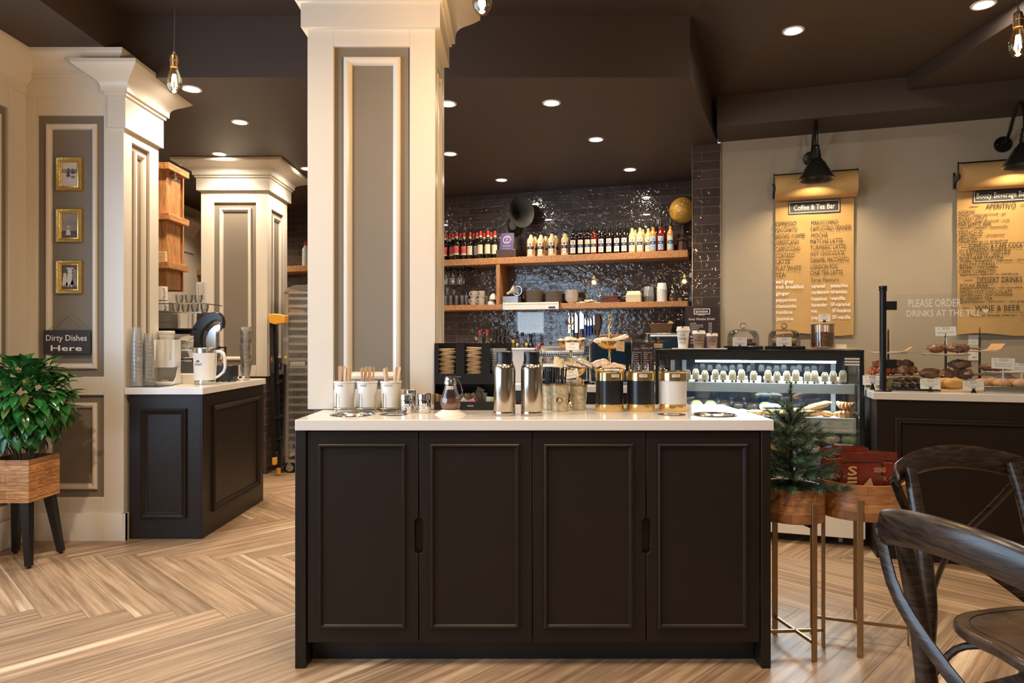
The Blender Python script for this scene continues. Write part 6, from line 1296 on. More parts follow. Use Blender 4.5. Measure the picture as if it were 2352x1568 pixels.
# acrylic drinks menu on the tile partition
a, z1 = FM.at(1575, 703, .03); c, z0 = FM.at(1649, 800, .03)
t = thing('drinks_sign', 'plum acrylic sign headed Sunny Weather Drinks by the tiled wall end', 'sign', FM.p(a, .06, z0), ANG); w, h = c-a, z1-z0
B().box(0, 0, 0, w, .003, h).build('sheet', 'plum_print', t); B().box(-.004, -.004, -.002, w+.004, -.001, h+.004).build('acrylic', 'pane', t)
b = B(); y = -.0046
logo(b, (w*.26, y, h*.80), (1, 0, 0), (0, 0, 1), w*.5, 0, h*.13); b.text('BAKERY', (w*.5, y, h*.773), w=w*.2, h=h*.018, align='C'); b.text('Sunny Weather Drinks', (w*.5, y, h*.665), w=w*.82, h=h*.055, align='C', shear=.35, thin=-.008)
for i, (n_, c_) in enumerate((('Lemonade', '$5.25'), ('Fresh Grapefruit Juice', '$5.25'), ('Iced Mixed Berry Tea', '$5.25'), ('Iced Mint Latte', '$7.10'), ('Iced Lavender Matcha', '$6.95'), ('Iced Hazelnut Mocha', '$7.75'))): b.text('- '+n_, (w*.12, y, h*(.58-.042*i)), h=h*.024); b.text(c_, (w*.72, y, h*(.58-.042*i)), h=h*.024)
for i, (n_, c_) in enumerate((('Affogato', '$6'), ('Iced Chai', '$6'))): b.text('- '+n_, (w*.14, y, h*(.18-.06*i)), h=h*.03)
b.text('Specials', (w*.14, y, h*.26), h=h*.05, shear=.35)
b.build('lettering', 'white_ink', t)

# ================================================================ refrigerated display case
CW, CD, CH = 1.205, .66, 1.155
t = case = thing('display_case', 'glass-fronted refrigerated pastry case with a bright light bar', 'display case', FC.p(-CW, 0), ANG)
# local: x 0..CW along the front, y into the case, z up. The glass leans back towards the top.
gb, gt = .0, .055                               # y of the glass at its foot and at the top
zb, zt = .42, CH-.012
b = B().box(.02, .03, .05, CW-.02, CD, zb); b.build('base', 'case_black', t)
B().box(.0, .006, .055, CW, .029, zb-.004).build('front_panel', 'matte_white', t, bev=.003)
for x in (0, CW-.028):
    b = B().prism([(gb, zb-.05), (gb+.05, zb-.05), (gb+.05+.05, zt), (gt-.004, zt)], (x, 0, 0), (0, 1, 0), (0, 0, 1), (1, 0, 0), .028); b.build('front_post', 'case_black', t, bev=.003)
    B().prism([(gb+.05, zb), (CD, zb), (CD, zt), (gb+.10, zt)], (x+.012, 0, 0), (0, 1, 0), (0, 0, 1), (1, 0, 0), .004).build('side_glass', 'case_glass', t)
    B().box(x, CD-.04, zb, x+.028, CD, zt).build('rear_post', 'case_black', t)
B().box(0, gt-.012, zt, CW, CD, CH).build('top', 'case_black', t, bev=.002)
B().prism([(gb+.004, zb), (gb+.010, zb), (gt+.006, zt), (gt, zt)], (.03, 0, 0), (0, 1, 0), (0, 0, 1), (1, 0, 0), CW-.06).build('front_glass', 'case_glass', t)
B().box(.03, CD-.03, zb, CW-.03, CD-.022, zt).build('rear_door', 'screen', t); B().box(CW*.5-.015, CD-.045, zb, CW*.5+.015, CD-.03, zt).build('door_stile', 'case_black', t)
B().box(.03, gt+.02, zt-.055, CW-.03, gt+.06, zt).build('canopy', 'case_black', t)
lx_a, lx_b = .245, 1.06; zl = 1.086
w = B().box(lx_a-.02, gt+.03, zl+.008, lx_b+.02, gt+.062, zl+.024).build('lamp_housing', 'rail_white', t); B().tube([(lx_a, gt+.046, zl), (lx_b, gt+.046, zl)], .011, 10).build('light_tube', 'led', w)
l = bpy.data.lights.new('case_lamp', 'AREA'); l.shape = 'RECTANGLE'; l.size = .85; l.size_y = .03; l.energy = 8; l.color = (.80, .92, 1); o = bpy.data.objects.new('case_lamp', l); C.objects.link(o); o.parent = t; o.location = (.65, gt+.075, zl-.012); o.rotation_euler = (R(-14), 0, 0)
l = bpy.data.lights.new('case_lamp', 'AREA'); l.shape = 'RECTANGLE'; l.size = 1.0; l.size_y = .03; l.energy = 8; l.color = (.9, .95, 1); o = bpy.data.objects.new('case_lamp', l); C.objects.link(o); o.parent = t; o.location = (.6, .16, .90)
b = B()
for xx in (.05, .13, CW-.11): b.box(xx, CD-.07, zb, xx+.028, CD-.05, zt-.06)
b.build('shelf_standard', 'rail_white', t)
S1, S2, S3 = .945, .745, .44
for z, y0, nm in ((S1, .125, 'glass_shelf'), (S2, .085, 'glass_shelf')):
    w = B().box(.045, y0, z-.008, CW-.045, CD-.08, z).build(nm, 'case_glass' if z == S1 else 'rail_white', t)
    B().box(.04, y0-.012, z-(.055 if z == S1 else .088), CW-.04, y0-.004, z+.004).build('price_rail', 'rail_white', w, bev=.002)
B().box(.03, .02, S3-.012, CW-.03, CD-.08, S3).build('deck', 'rail_white', t)
b = B().box(CW-.105, .0445, zt-.045, CW-.025, .0455, zt-.035, 0).box(CW-.105, .0425, zt-.062, CW-.025, .0435, zt-.052, 0).box(CW-.105, .0405, zt-.079, CW-.025, .0415, zt-.069, 0); b.build('sticker', 'label_white', t)
for q in (.12, CW-.12):
    w = B().lathe([(0, -.01), (.022, -.01), (.024, 0), (.022, .01), (0, .01)], 18, mt=Matrix.Translation((q, .10, .0245)) @ Matrix.Rotation(pi/2, 4, 'Y')); w.build('caster', 'white_plastic', t)
    B().box(q-.012, .09, .03, q+.012, .11, .05).box(q-.02, CD-.12, 0, q+.02, CD-.08, .05).build('caster_fork', 'galv', t)
def cs(x, y, z):                                # case coordinates to the room
    return FC.p(-CW+x, -y, z)
def csx(px, y): return FC.s(px, -y)+CW
# price tags clipped on the upper rail
tags = [1558, 1579, 1598, 1619, 1643, 1661, 1682, 1703, 1731, 1764, 1785, 1807, 1828, 1855, 1871, 1895, 1914, 1936]
for i, px in enumerate(tags):
    y = .116; x = csx(px, y); h = .058+.012*((i*7) % 5)/4
    t = thing('price_tag', f'{nth(i, 18)} tan luggage-shaped price tag from the left on the upper case shelf', 'price tag', cs(x, y, S1+.0042), ANG+random.uniform(-.12, .12), 'tan price tags in the display case')
    w_ = .021; pts = [(-w_, 0), (w_, 0), (w_, h-.018), (w_*.55, h), (-w_*.55, h), (-w_, h-.018)]
    c = B().prism(pts, (0, .004, .012), (1, 0, 0), (0, 0, 1), (0, -1, 0), .0006).build('white_backing', 'card', t)
    B().prism([(a_*.84, b_*.94) for a_, b_ in pts], (0, .0033, .013), (1, 0, 0), (0, 0, 1), (0, -1, 0), .0006).build('tan_card', 'kraft_card', t)
    b = B(); n = 12
    b.add([(.0055*cos(2*pi*q/n), .0024, .013+h*.74+.0055*sin(2*pi*q/n)) for q in range(n)], [tuple(range(n))], 1); b.text(('DATE', 'LEMON', 'TURTLE', 'SALTED', 'NANAIMO', 'BLISS', 'MOCHA')[i % 7], (0, .0024, .013+h*.42), w=.024, h=.0075, align='C'); b.text('BAR', (0, .0024, .013+h*.24), w=.02, h=.009, align='C'); b.build('lettering', ['black_ink', 'label_white'], t)
    b = B().prism([(-.009, 0), (.009, 0), (.003, .012), (-.003, .012)], (0, -.002, 0), (1, 0, 0), (0, 0, 1), (0, 1, 0), .009)
    for q in (-1, 1): b.tube([(q*.002, -.002, .010), (q*.007, -.004, .017), (q*.004, -.004, .022)], .0012, 6)
    b.build('clip', 'black_metal', t)
# wrapped bars on the upper shelf
for i in range(13):
    x = .13+.08*i
    if abs(x-.66) < .03: continue
    for j in range(2):
        o = B().box(-.033, -.05, 0, .033, .05, .020).build('wrapped_bar', ('wrap_white', 'cello_pale', 'choc_pastry', 'wrap_white', 'tart_yellow')[(i+j*2) % 5], loc=cs(x, .22, S1+.0005+j*.0205), rz=ANG+.05*sin(i*3+j), bev=.004); tag(o, f'wrapped bar slice behind the tags, {nth(i, 13)} position from the left, {("lower","upper")[j]} layer', 'wrapped bar', 'wrapped bars on the upper case shelf')
# second shelf: tarts left, sandwiches and pastries right
tarts = [(1536, .20, 'tart_yellow'), (1556, .30, 'tart_yellow'), (1573, .20, 'tart_green'), (1600, .29, 'tart_yellow'), (1628, .19, 'tart_green'), (1666, .18, 'tart_pink'), (1703, .16, 'tart_yellow'), (1736, .15, 'tart_yellow')]
for i, (px, y, m) in enumerate(tarts):
    t = thing('small_tart', f'{nth(i, 8)} small round tart from the left on the second case shelf', 'tart', cs(csx(px, y), y, S2+.0005), ANG, 'small tarts in the display case')
    B().lathe([(0, 0), (.038, 0), (.046, .024), (.044, .026), (.040, .020), (0, .018)], 18).build('crust', 'bread', t); B().ball((0, 0, .020), .040, 0, 14, (1, 1, .32), .2, 4, i).build('filling', m, t)
for i, (px, y, m) in enumerate(((1600, .40, 'salad'), (1632, .41, 'salad'), (1664, .40, 'eclair'), (1696, .42, 'eclair'), (1728, .40, 'eclair'), (1758, .40, 'salad'))):
    o = B().ball((0, 0, .034), .036, 0, 14, (1.15, .9, .85), .12, 3, i).build('round_roll', m, loc=cs(csx(px, y), y, S2+.0005), rz=ANG); tag(o, f'dark round roll in the back row of the case, {nth(i, 6)} of six', 'roll', 'rolls at the back of the case')
for i, (px, m) in enumerate(((1768, 'wrap_white'), (1800, 'wrap_white'))):
    t = thing('wrapped_sandwich', f'{("left","right")[i]} paper-wrapped sandwich half on the second case shelf', 'sandwich', cs(csx(px, .15), .15, S2+.0005), ANG+.1, 'wrapped sandwiches in the case')
    B().ball((0, 0, .022), .05, 0, 16, (1.15, .8, .42), .1, 3, i).build('bread', 'croissant', t); B().ball((.0, .01, .056), .046, 0, 16, (1.25, .8, .4), .08, 3, i+4).build('paper_wrap', m, t); B().box(-.052, -.03, .034, .052, .03, .040).build('filling', 'salad', t, bev=.003)
def loaf(px, y, z, L, r, m, rot, lab, name='baguette', amp=.16, sd=0):
    o = B().ball((0, 0, 0), 1, 0, 18, (L, r, r), amp, 2.2, sd).build(name, m); o.location = cs(csx(px, y), y, z); o.rotation_euler = rot; tag(o, lab, 'bread', 'baguettes and pastries in the case')
loaf(1870, .15, S2+.058, .105, .022, 'bread', (0, R(-20), ANG), 'golden bread stick lying tilted on top of the second shelf loaves', sd=1)
loaf(1862, .14, S2+.024, .10, .022, 'croissant', (0, R(-4), ANG+.1), 'brown bread stick under the tilted golden one', sd=2)
loaf(1897, .14, S2+.022, .042, .020, 'croissant', (0, R(10), ANG-.2), 'sugar-dusted pastry right of the bread sticks', 'pastry', sd=3)
loaf(1842, .20, S2+.026, .08, .024, 'bread', (0, 0, ANG), 'bread stick behind the fir tree on the second shelf', sd=4)
def croissant(loc, s, rz, lab, rx=0):
    P = []; rr = []
    for i in range(29):
        q = -1.25+2.5*i/28; P.append((s*1.05*sin(q), s*.75*(1-cos(q)), 0)); rr.append(s*(.10+.34*max(0, cos(q*1.15)))*(1.14, 1.1, .98, .84)[i % 4])
    o = B().tube(P, rr, 12, up=(0, 0, 1)).build('croissant', 'croissant', ang=70); o.location = loc; o.rotation_euler = (rx, 0, rz); tag(o, lab, 'croissant', 'croissants in the case')
croissant(cs(csx(1941, .12), .12, S2+.022), .055, ANG+.2, 'lower croissant at the right end of the second case shelf'); croissant(cs(csx(1941, .13), .13, S2+.073), .050, ANG-.5, 'upper croissant at the right end of the second case shelf', .9)
# price cards slid into the second rail
for i, px in enumerate((1790, 1905, 1940, 1830)):
    y = .083; card('price_card', cs(csx(px, y), y-.012, S2-.078), .085, .062, (0, 0, ANG), [('Sandwich', 'Croissant', 'Danish', 'Baguette')[i]], f'cream price card on the second case rail, {("leftmost","second from right","rightmost","second from left")[i]} of four', grp='cards on the second case rail')
# bottom deck: wrapped sandwiches
for i, (px, y, z, m) in enumerate(((1868, .12, 0, 'wrap_blue'), (1910, .12, .0, 'wrap_white'), (1952, .12, .0, 'salad'), (1910, .12, .072, 'wrap_blue'), (1952, .12, .072, 'wrap_blue'), (1868, .12, .072, 'wrap_white'), (1952, .12, .144, 'salad'), (1910, .12, .144, 'cello_pale'), (1784, .12, 0, 'cello'), (1784, .12, .072, 'tart_yellow'), (1826, .12, .0, 'wrap_white'), (1826, .12, .072, 'wrap_blue'))):
    o = B().ball((0, 0, .036), .041, 0, 16, (1.22, .9, .8), .12, 3, i).build('wrapped_roll', m, loc=cs(csx(px, y), y, S3+.0005+z*.98), rz=ANG); tag(o, f'film-wrapped filled roll on the bottom deck of the case, {nth(i)} of twelve', 'wrapped roll', 'film-wrapped rolls on the bottom deck')
card('price_card', cs(csx(1937, .05), .05, S3+.085), .10, .075, (0, 0, ANG), ['Sandwich'], 'white handwritten card among the wrapped rolls at the bottom right of the case', grp=None, clip=.084)
# ---- on top of the case
TC = CH
def top(px, y): return cs(csx(px, y), y, TC+.0005)
def coffee(px, h, r0, r1, m, word, lab):
    y = .14; k = FC.Y(FC.s(px, -y), -y)/F; t = thing('paper_coffee_cup', lab, 'cup', top(px, y)[:2]+(TC+.0085,), ANG, 'sample paper cups on the case'); r0 *= k; r1 *= k; h *= k
    B().lathe([(0, .003), (r0-.001, .003), (r0, 0), (r1, h*.80), (0, h*.80)], 28).build('cup', m, t); B().lathe([(r1*1.08, h*.79), (r1*1.1, h*.84), (r1*1.04, h*.88), (r1*.98, h*.99), (r1*.94, h), (0, h*.985)], 28).build('lid', 'matte_white', t)
    b = B().arc_text(word[0], (r0+r1)/2+.003, h*.56, h*.10, w=r1*.8, thin=-.005).arc_text(word[1], (r0+r1)/2+.002, h*.40, h*.12, w=r1*1.3, thin=-.005).arc_text('12 oz', (r0+r1)/2, h*.22, h*.08, w=r1*.9, thin=-.005); b.build('handwriting', 'black_ink', t)
    B().prism([(-.006, .006), (.006, .006), (0, -.010)], (0, -r1*1.11, h*.96), (1, 0, 0), (0, 0, 1), (0, -1, 0), .001).build('heart_sticker', 'red_cap', t)
o = B().box(-.17, -.06, 0, .17, .06, .007).build('cup_tray', 'white_plastic', loc=top(1607, .14), rz=ANG, bev=.002); tag(o, 'thin white tray under the three sample paper cups', 'tray')
coffee(1569, 49, 10.5, 14, 'matte_white', ('(16)', 'Large'), 'tallest sample paper cup, white with black handwriting, leftmost on the case'); coffee(1605, 40, 11, 14, 'brown_cup', ('(12)', 'Medium'), 'middle brown sample paper cup with white lid on the case'); coffee(1635, 34, 10.5, 12.8, 'brown_cup', ('(8)', 'Small'), 'smallest brown sample paper cup, rightmost of the three on the case')
def dome(px, lab, cake, title, lab2, lab3):
    y = .20; k = FC.Y(FC.s(px, -y), -y)/F; p = top(px, y)
    t = thing('cake_dome', lab, 'cake stand', p, ANG, 'glass cake domes'); r = 35*k; h = 57*k
    B().box(-42*k, -36*k, .0, 42*k, 36*k, 8*k).build('tray', 'case_black', t, bev=.004)
    z0 = 8*k; pr = [(r, z0), (r, z0+18*k), (r*.96, z0+27*k), (r*.82, z0+34*k), (r*.5, z0+38*k), (r*.1, z0+39*k)]
    B().lathe(pr, 36).build('dome', 'cake_glass', t); B().ball((0, 0, z0+46*k), 7.5*k, 0, 14).lathe([(4*k, z0+38*k), (3*k, z0+41*k)], 14).build('knob', 'glass', t)
    for i, (dx, dy, z, m) in enumerate(cake):
        o = B().box(-.026, -.022, 0, .026, .022, .022).build('cake_square', m, bev=.004); o.location = (p[0]+dx*cos(ANG)-dy*sin(ANG), p[1]+dx*sin(ANG)+dy*cos(ANG), p[2]+z0+.0005+z*.0225); o.rotation_euler.z = ANG+.2*sin(i*5); tag(o, lab2.format(nth(i, len(cake))), 'cake', lab3)
    card('price_card', FC.p(FC.s(px-8 if title == 'Brownie' else px, -(y-.125)), -(y-.125), TC+.021), .085, .055, (0, 0, ANG), [title], f'white {title} price card with a clip in front of a glass dome', clip=.0195, grp=None)
dome(1707, 'left glass cake dome on a dark square tray on top of the case', [(.028, -.02, 0, 'choc_pastry'), (.05, .03, 0, 'choc_pastry'), (.03, 0.005, 1, 'choc_pastry'), (-.03, .02, 0, 'choc_pastry')], 'Brownie', 'dark chocolate square under the left dome, {} of four', 'chocolate squares under the left dome')
dome(1801, 'right glass cake dome on a dark square tray on top of the case', [(-.045, 0, 0, 'choc_pastry'), (-.042, 0, 1, 'cookie'), (.045, 0, 0, 'choc_pastry'), (.048, .005, 1, 'cookie'), (0, .045, 0, 'cookie')], 'Date Bar', 'date square under the right dome, {} of five', 'date squares under the right dome')
y = .22; k = FC.Y(FC.s(1889, -y), -y)/F; p = top(1889, y)
t = thing('storage_jar', 'large glass jar of brown granola with a flat wooden lid on the case', 'jar', p[:2]+(TC+.0095,), ANG); r = 25*k; h = 54*k
B().lathe([(0, .004), (r-.004, 0), (r, .004), (r, h), (r-.003, h), (r-.003, .008)], 32).build('glass_body', 'cake_glass', t); B().lathe([(0, h), (r+.004, h+.0005), (r+.004, h+.010), (r+.002, h+.012), (0, h+.012)], 32).build('wooden_lid', 'lid_wood', t)
b = B(); R_ = r-.005; n = 32; b.lathe([(0, .009), (R_, .009), (R_, 31*k), (R_*.6, 36*k), (0, 38*k)], n); random.seed(9)
for i in range(150):
    a = rnd()*2*pi; q = R_*(1 if rnd() < .65 else rnd()**.5); z = .012+rnd()*29*k if q == R_ else 33*k+rnd()*.008; b.ball((q*.955*cos(a), q*.955*sin(a), z), .0065*(.6+.6*rnd()), 0, 6, (1, .8, .6), rz=a*3, rx=a)
w = b.build('granola', 'granola', t); w['kind'] = 'stuff'
card('price_card', cs(csx(1893, y), y-.01, TC+.0095+h+.020), .068, .044, (0, 0, ANG), ['Granola', 'Crunch'], 'white clipped price card standing on the granola jar lid', clip=.0075, grp=None)
o = B().box(-.155, -.05, 0, .155, .05, .008).build('wooden_board', 'lid_wood', loc=top(1905, y), rz=ANG, bev=.002); tag(o, 'thin wooden board under the granola jar', 'board')
t = thing('small_card', 'blank small white card right of the granola jar', 'card', cs(csx(1931, y), y, TC+.009), ANG); B().box(-.032, -.004, 0, .032, .004, .024).build('card', 'card', t); B().text('thank you', (0, -.0045, .005), w=.015, h=.003, align='C').build('lettering', 'black_ink', t)
# ================================================================ menu wall
def menu(px0, px1, pya, pyb, pyr, lab):
    """kraft paper roll on a black bracket; its sheet hangs down the wall. Local x = s along the wall, y = -d."""
    t = thing('menu_roll', lab, 'menu', FM.p(0, 0), ANG); d = .03
    s0, s1 = FM.s(px0, d), FM.s(px1, d); kk = FM.Y((s0+s1)/2, d)/F; zb_ = FM.at((px0+px1)/2, pyb, d)[1]
    sr0, sr1 = s0-.006, s1+.006; rr = .098; dr = .115; zr = FM.at((px0+px1)/2, pyr, dr)[1]
    b = B(); n = 10; vs = []
    for i in range(n+1):
        z = zb_+(zr-zb_)*i/n
        for j in range(7): vs.append((s0+(s1-s0)*j/6, -d-.004*sin(j*1.3+i*.7)-.010*max(0, 1-i/2)*sin(j*.9), z+(.012*sin(j*1.0) if i == 0 else 0)))
    b.add(vs, [(i*7+j, i*7+j+1, (i+1)*7+j+1, (i+1)*7+j) for i in range(n) for j in range(6)])
    b.build('paper_sheet', 'kraft_paper', t)
    B().lathe([(0, sr0), (.02, sr0), (rr, sr0), (rr, sr1), (.02, sr1), (0, sr1)], 40, mt=Matrix.Translation((0, -dr, zr)) @ Matrix.Rotation(pi/2, 4, 'Y')).build('paper_roll', 'kraft_paper', t)
    for sa, e in ((sr0, -1), (sr1, 1)):
        b = B().prism([(.001, -.06), (.03, -.06), (.05, -.02), (dr+.03, -.015), (dr+.03, .02), (.03, .03), (.02, .06), (.001, .06)], (sa+e*.004 if e > 0 else sa-.014, 0, zr), (0, -1, 0), (0, 0, 1), (1, 0, 0), .010); b.build('bracket', 'lamp_black', t, bev=.002)
    b = B().tube([(sr0-.012, -dr-.0, zr+rr+.008), (sr1+.012, -dr, zr+rr+.008)], .005, 8)
    for sa in (sr0-.009, sr1+.009): b.tube([(sa, -dr, zr), (sa, -dr, zr+rr+.02)], .004, 6)
    b.build('cutter_bar', 'lamp_black', t)
    return t, d
def put(b, body, p0, p1, py, cap, d, m=0, thin=-.002, shear=0):
    s0, z0 = FM.at(p0, py, d); s1 = FM.s(p1, d); k = FM.Y(s0, d)/F
    if isinstance(b, B): b.text(body, (s0, -d-.0125, z0), w=s1-s0, h=cap*k, m=m, thin=thin, shear=shear)
    else: B().text(body, (s0, -d-.0125, z0), w=s1-s0, h=cap*k, thin=thin, shear=shear).build('menu_line', b[1], b[0])
t, d = menu(1781, 1961, 400, 768, 427, 'kraft paper Coffee and Tea Bar menu roll under the left wall lamp')
def plate(t, d, a, c, py0, py1, word, w0, w1, base, cap):
    s0, z1 = FM.at(a, py0, d); s1, z0 = FM.at(c, py1, d); z0 = FM.at(a, py1, d)[1]
    w = B().box(s0, -d-.012, z0, s1, -d-.006, z1).build('title_plate', 'sign_slate', t, bev=.001)
    b = B().ring(s0+.006, z0+.006, s1-.006, z1-.006, [(0, 0), (.004, 0)], (0, -d-.0125, 0)); put(b, word, w0, w1, base, cap, d, 0, .005); b.build('title', 'white_ink', w)
plate(t, d, 1811, 1929, 464, 493, 'Coffee & Tea Bar', 1823, 1917, 484, 12.5)
b = (t, 'black_ink'); W_ = (t, 'white_ink')
for tx, a, c, y in (('ESPRESSO', 1781, 1829, 520), ('MACCHIATO', 1781, 1831, 534), ('BREWED COFFEE', 1780, 1849, 549), ('AMERICANO', 1781, 1835, 563), ('CAPPUCCINO', 1781, 1838, 578), ('CORTADO', 1782, 1825, 593), ('LATTE', 1782, 1815, 607), ('FLAT WHITE', 1782, 1840, 622), ('TEA:', 1781, 1806, 637),
    ('MAROCCHINO', 1863, 1924, 517), ('CAPPUCCINO VIENNESE', 1861, 1954, 531), ('MOCHA', 1863, 1901, 546), ('MATCHA LATTE', 1861, 1935, 560), ('TURMERIC LATTE', 1861, 1942, 574), ('HOT CHOCOLATE', 1862, 1939, 588), ('CARAMEL MACCHIATO', 1861, 1949, 603), ('LONDON FOG', 1862, 1923, 618), ('CHAI TEA LATTE', 1861, 1935, 632)): put(b, tx, a, c, y, 10.5, d)
put(b, 'Syrup Flavours:', 1863, 1927, 647, 9, d)
for tx, a, c, y in (('earl grey', 1782, 1822, 651), ('irish breakfast', 1782, 1846, 663), ('ginger', 1782, 1813, 678), ('peppermint', 1782, 1829, 693), ('chamomile', 1782, 1829, 707), ('rooibos', 1782, 1820, 721), ('jasmine', 1783, 1822, 736),
    ('·caramel', 1862, 1894, 661), ('·cardamom', 1862, 1904, 675), ('·hazelnut', 1862, 1899, 690), ('·lavender', 1862, 1900, 704), ('·me', 1862, 1876, 718), ('·pep', 1862, 1878, 733),
    ('·pistachio', 1906, 1947, 660), ('·tiramisu', 1906, 1945, 674), ('·vanilla', 1906, 1941, 689), ('·SF-caramel', 1906, 1952, 703), ('SF-hazelnut', 1911, 1954, 717), ('SF-vanilla', 1911, 1953, 732)): put(W_, tx, a, c, y, 8.5, d, 0, .016)
t, d = menu(2198, 2395, 366, 768, 402, 'kraft paper Boozy Beverage Bar menu roll at the right edge')
plate(t, d, 2234, 2362, 433, 467, 'Boozy Beverage Bar', 2242, 2358, 457, 13)
b = (t, 'black_ink')
for tx, a, c, y in (('APERITIVO', 2264, 2332, 481), ('ESPRESSO & CAFE COCKTAILS', 2224, 2376, 573), ('DESSERT DRINKS', 2243, 2346, 650), ('WINE & BEER', 2238, 2342, 714)): put(b, tx, a, c, y, 13, d, 0, .0)
for tx, a, c, y in (('NEGRONI', 2201, 2238, 493), ('MILANO SPRITZ', 2201, 2267, 508), ('THE SPRITZ BAR', 2199, 2276, 522), ('FRENCH 75', 2202, 2256, 540), ('MIMOSA', 2202, 2244, 555), ('ILLY ESPRESSO MARTINI', 2203, 2319, 583), ('BJORNBAR MARTINI', 2203, 2302, 598), ('BAILEYS COFFEE', 2203, 2285, 614), ('CAFFE CORRETTO', 2202, 2285, 629), ('POLAR BEAR', 2204, 2268, 661), ('SPICED HOT CHOCOLATE', 2203, 2323, 676), ('BLUEBERRY TEA', 2204, 2278, 691)): put(b, tx, a, c, y, 9, d)
for tx, a, c, y in (('campari - sweet vermouth - gin', 2201, 2310, 498), ('campari - sweet vermouth - soda', 2201, 2318, 513), ('aperol - campari - limoncello', 2203, 2314, 527), ('gin - lemon - prosecco', 2205, 2306, 545), ('fresh orange or grapefruit', 2205, 2314, 559), ('vodka - kahlua - espresso', 2205, 2318, 588), ('vodka - frangelico - espresso - chocolate', 2205, 2375, 603), ('baileys - hot coffee', 2204, 2290, 618), ('espresso - kirsch or sambuca', 2204, 2337, 634), ('peppermint schnapps - hot chocolate', 2205, 2347, 665), ('spiced rum - hot chocolate', 2205, 2325, 681), ('grand marnier - ameretto - earl grey', 2205, 2352, 696), ('See full drinks menu...', 2226, 2337, 727)): put(b, tx, a, c, y, 5.5, d, 0, .006)
for a, c, y in ((2226, 2247, 476), (2343, 2365, 472), (2206, 2219, 569), (2213, 2233, 645), (2209, 2226, 708), (2350, 2368, 704)):
    s0, z0 = FM.at(a, y, d); s1 = FM.s(c, d); B().box(s0, -d-.0127, z0, s1, -d-.0122, z0+.004).build('dash', 'black_ink', t)
s0, z0 = FM.at(2348, 720, d); b = B().tube([(s0+.018*1.0*(.9*sin(q)**3), -d-.0125, z0+.016*(.8*cos(q)-.32*cos(2*q)-.12*cos(3*q))) for q in [2*pi*i/24 for i in range(25)]], .0012, 5, cap=False)
b.build('heart', 'black_ink', t)
# gooseneck wall lamps
def wall_lamp(pxp, pyp, lab):
    s, z = FM.at(pxp, pyp, 0); D = .40; zr = 2.40
    t = thing('wall_lamp', lab, 'wall lamp', FM.p(s, 0, z), ANG, 'black gooseneck wall lamps'); zz = zr-z
    mtp = Matrix.Rotation(R(90), 4, 'X')
    B().lathe([(0, .001), (.058, .001), (.058, .010), (.054, .014), (.02, .016), (.016, .03), (0, .03)], 30, mt=mtp).build('wall_plate', 'lamp_black', t, bev=0)
    b = B()
    for q in (-1, 1): b.ball((q*.04, -.015, 0), .004, 0, 8)
    b.build('screws', 'steel', t)
    P = [(0, -.02, 0), (0, -.08, .015), (0, -.14, .06), (0, -.19, .125), (0, -.26, .185), (0, -.33, .195), (0, -.38, .165), (0, -D, .11), (0, -D, zz+.235)]
    Q = [];
    for i in range(len(P)-1):
        for u_ in (0, .5): Q.append(tuple(P[i][k]*(1-u_)+P[i+1][k]*u_ for k in range(3)))
    Q.append(P[-1]); B().tube(Q, .0115, 12).build('gooseneck', 'lamp_black', t, ang=80)
    B().lathe([(0, zz+.26), (.016, zz+.258), (.02, zz+.25), (.02, zz+.225), (.027, zz+.22), (.027, zz+.19), (.032, zz+.186), (.032, zz+.155), (.040, zz+.15), (.045, zz+.138)], 28, (0, -D, 0)).build('socket', 'lamp_black', t)
    B().lathe([(.04, zz+.14), (.060, zz+.125), (.105, zz+.045), (.130, zz+.004), (.132, zz), (.128, zz+.002), (.10, zz+.045), (.056, zz+.118), (0, zz+.125)], 40, (0, -D, 0)).build('shade', 'lamp_black', t)
    B().ball((0, -D, zz+.065), .028, 0, 14).build('bulb', 'lamp_inside', t)
    l = bpy.data.lights.new('menu_lamp', 'SPOT'); l.energy = 17; l.color = (1, .76, .44); l.spot_size = R(125); l.spot_blend = .6; l.shadow_soft_size = .03
    o = bpy.data.objects.new('menu_lamp', l); C.objects.link(o); o.parent = t; o.location = (0, -D, zz+.03); o.rotation_euler = (R(22), 0, 0)
wall_lamp(1862, 365, 'black gooseneck lamp over the Coffee and Tea Bar menu'); wall_lamp(2303, 332, 'black gooseneck lamp over the Boozy Beverage Bar menu')
# switch plate
a, z1 = FM.at(2225, 806, .01); c, z0 = FM.at(2249, 828, .01); t = thing('light_switch', 'white rocker switch plate on the menu wall behind the pastry stands', 'switch', FM.p(a, 0, z0), ANG); w, h = c-a, z1-z0+.04
B().box(0, -.006, 0, w, -.0005, h).build('plate', 'white_plastic', t, bev=.002); B().box(w*.33, -.011, h*.25, w*.67, -.006, h*.75).build('rocker', 'white_plastic', t, bev=.001)
t = thing('wall_card', 'small blank white card stuck on the menu wall above the switch plate', 'card', FM.p(a, 0, z0+h+.004), ANG); B().box(0, -.006, 0, w*1.05, -.0005, .075).build('card', 'card', t); B().text('thanks', (w*.5, -.0065, .02), w=.025, h=.006, align='C').build('print', 'black_ink', t)

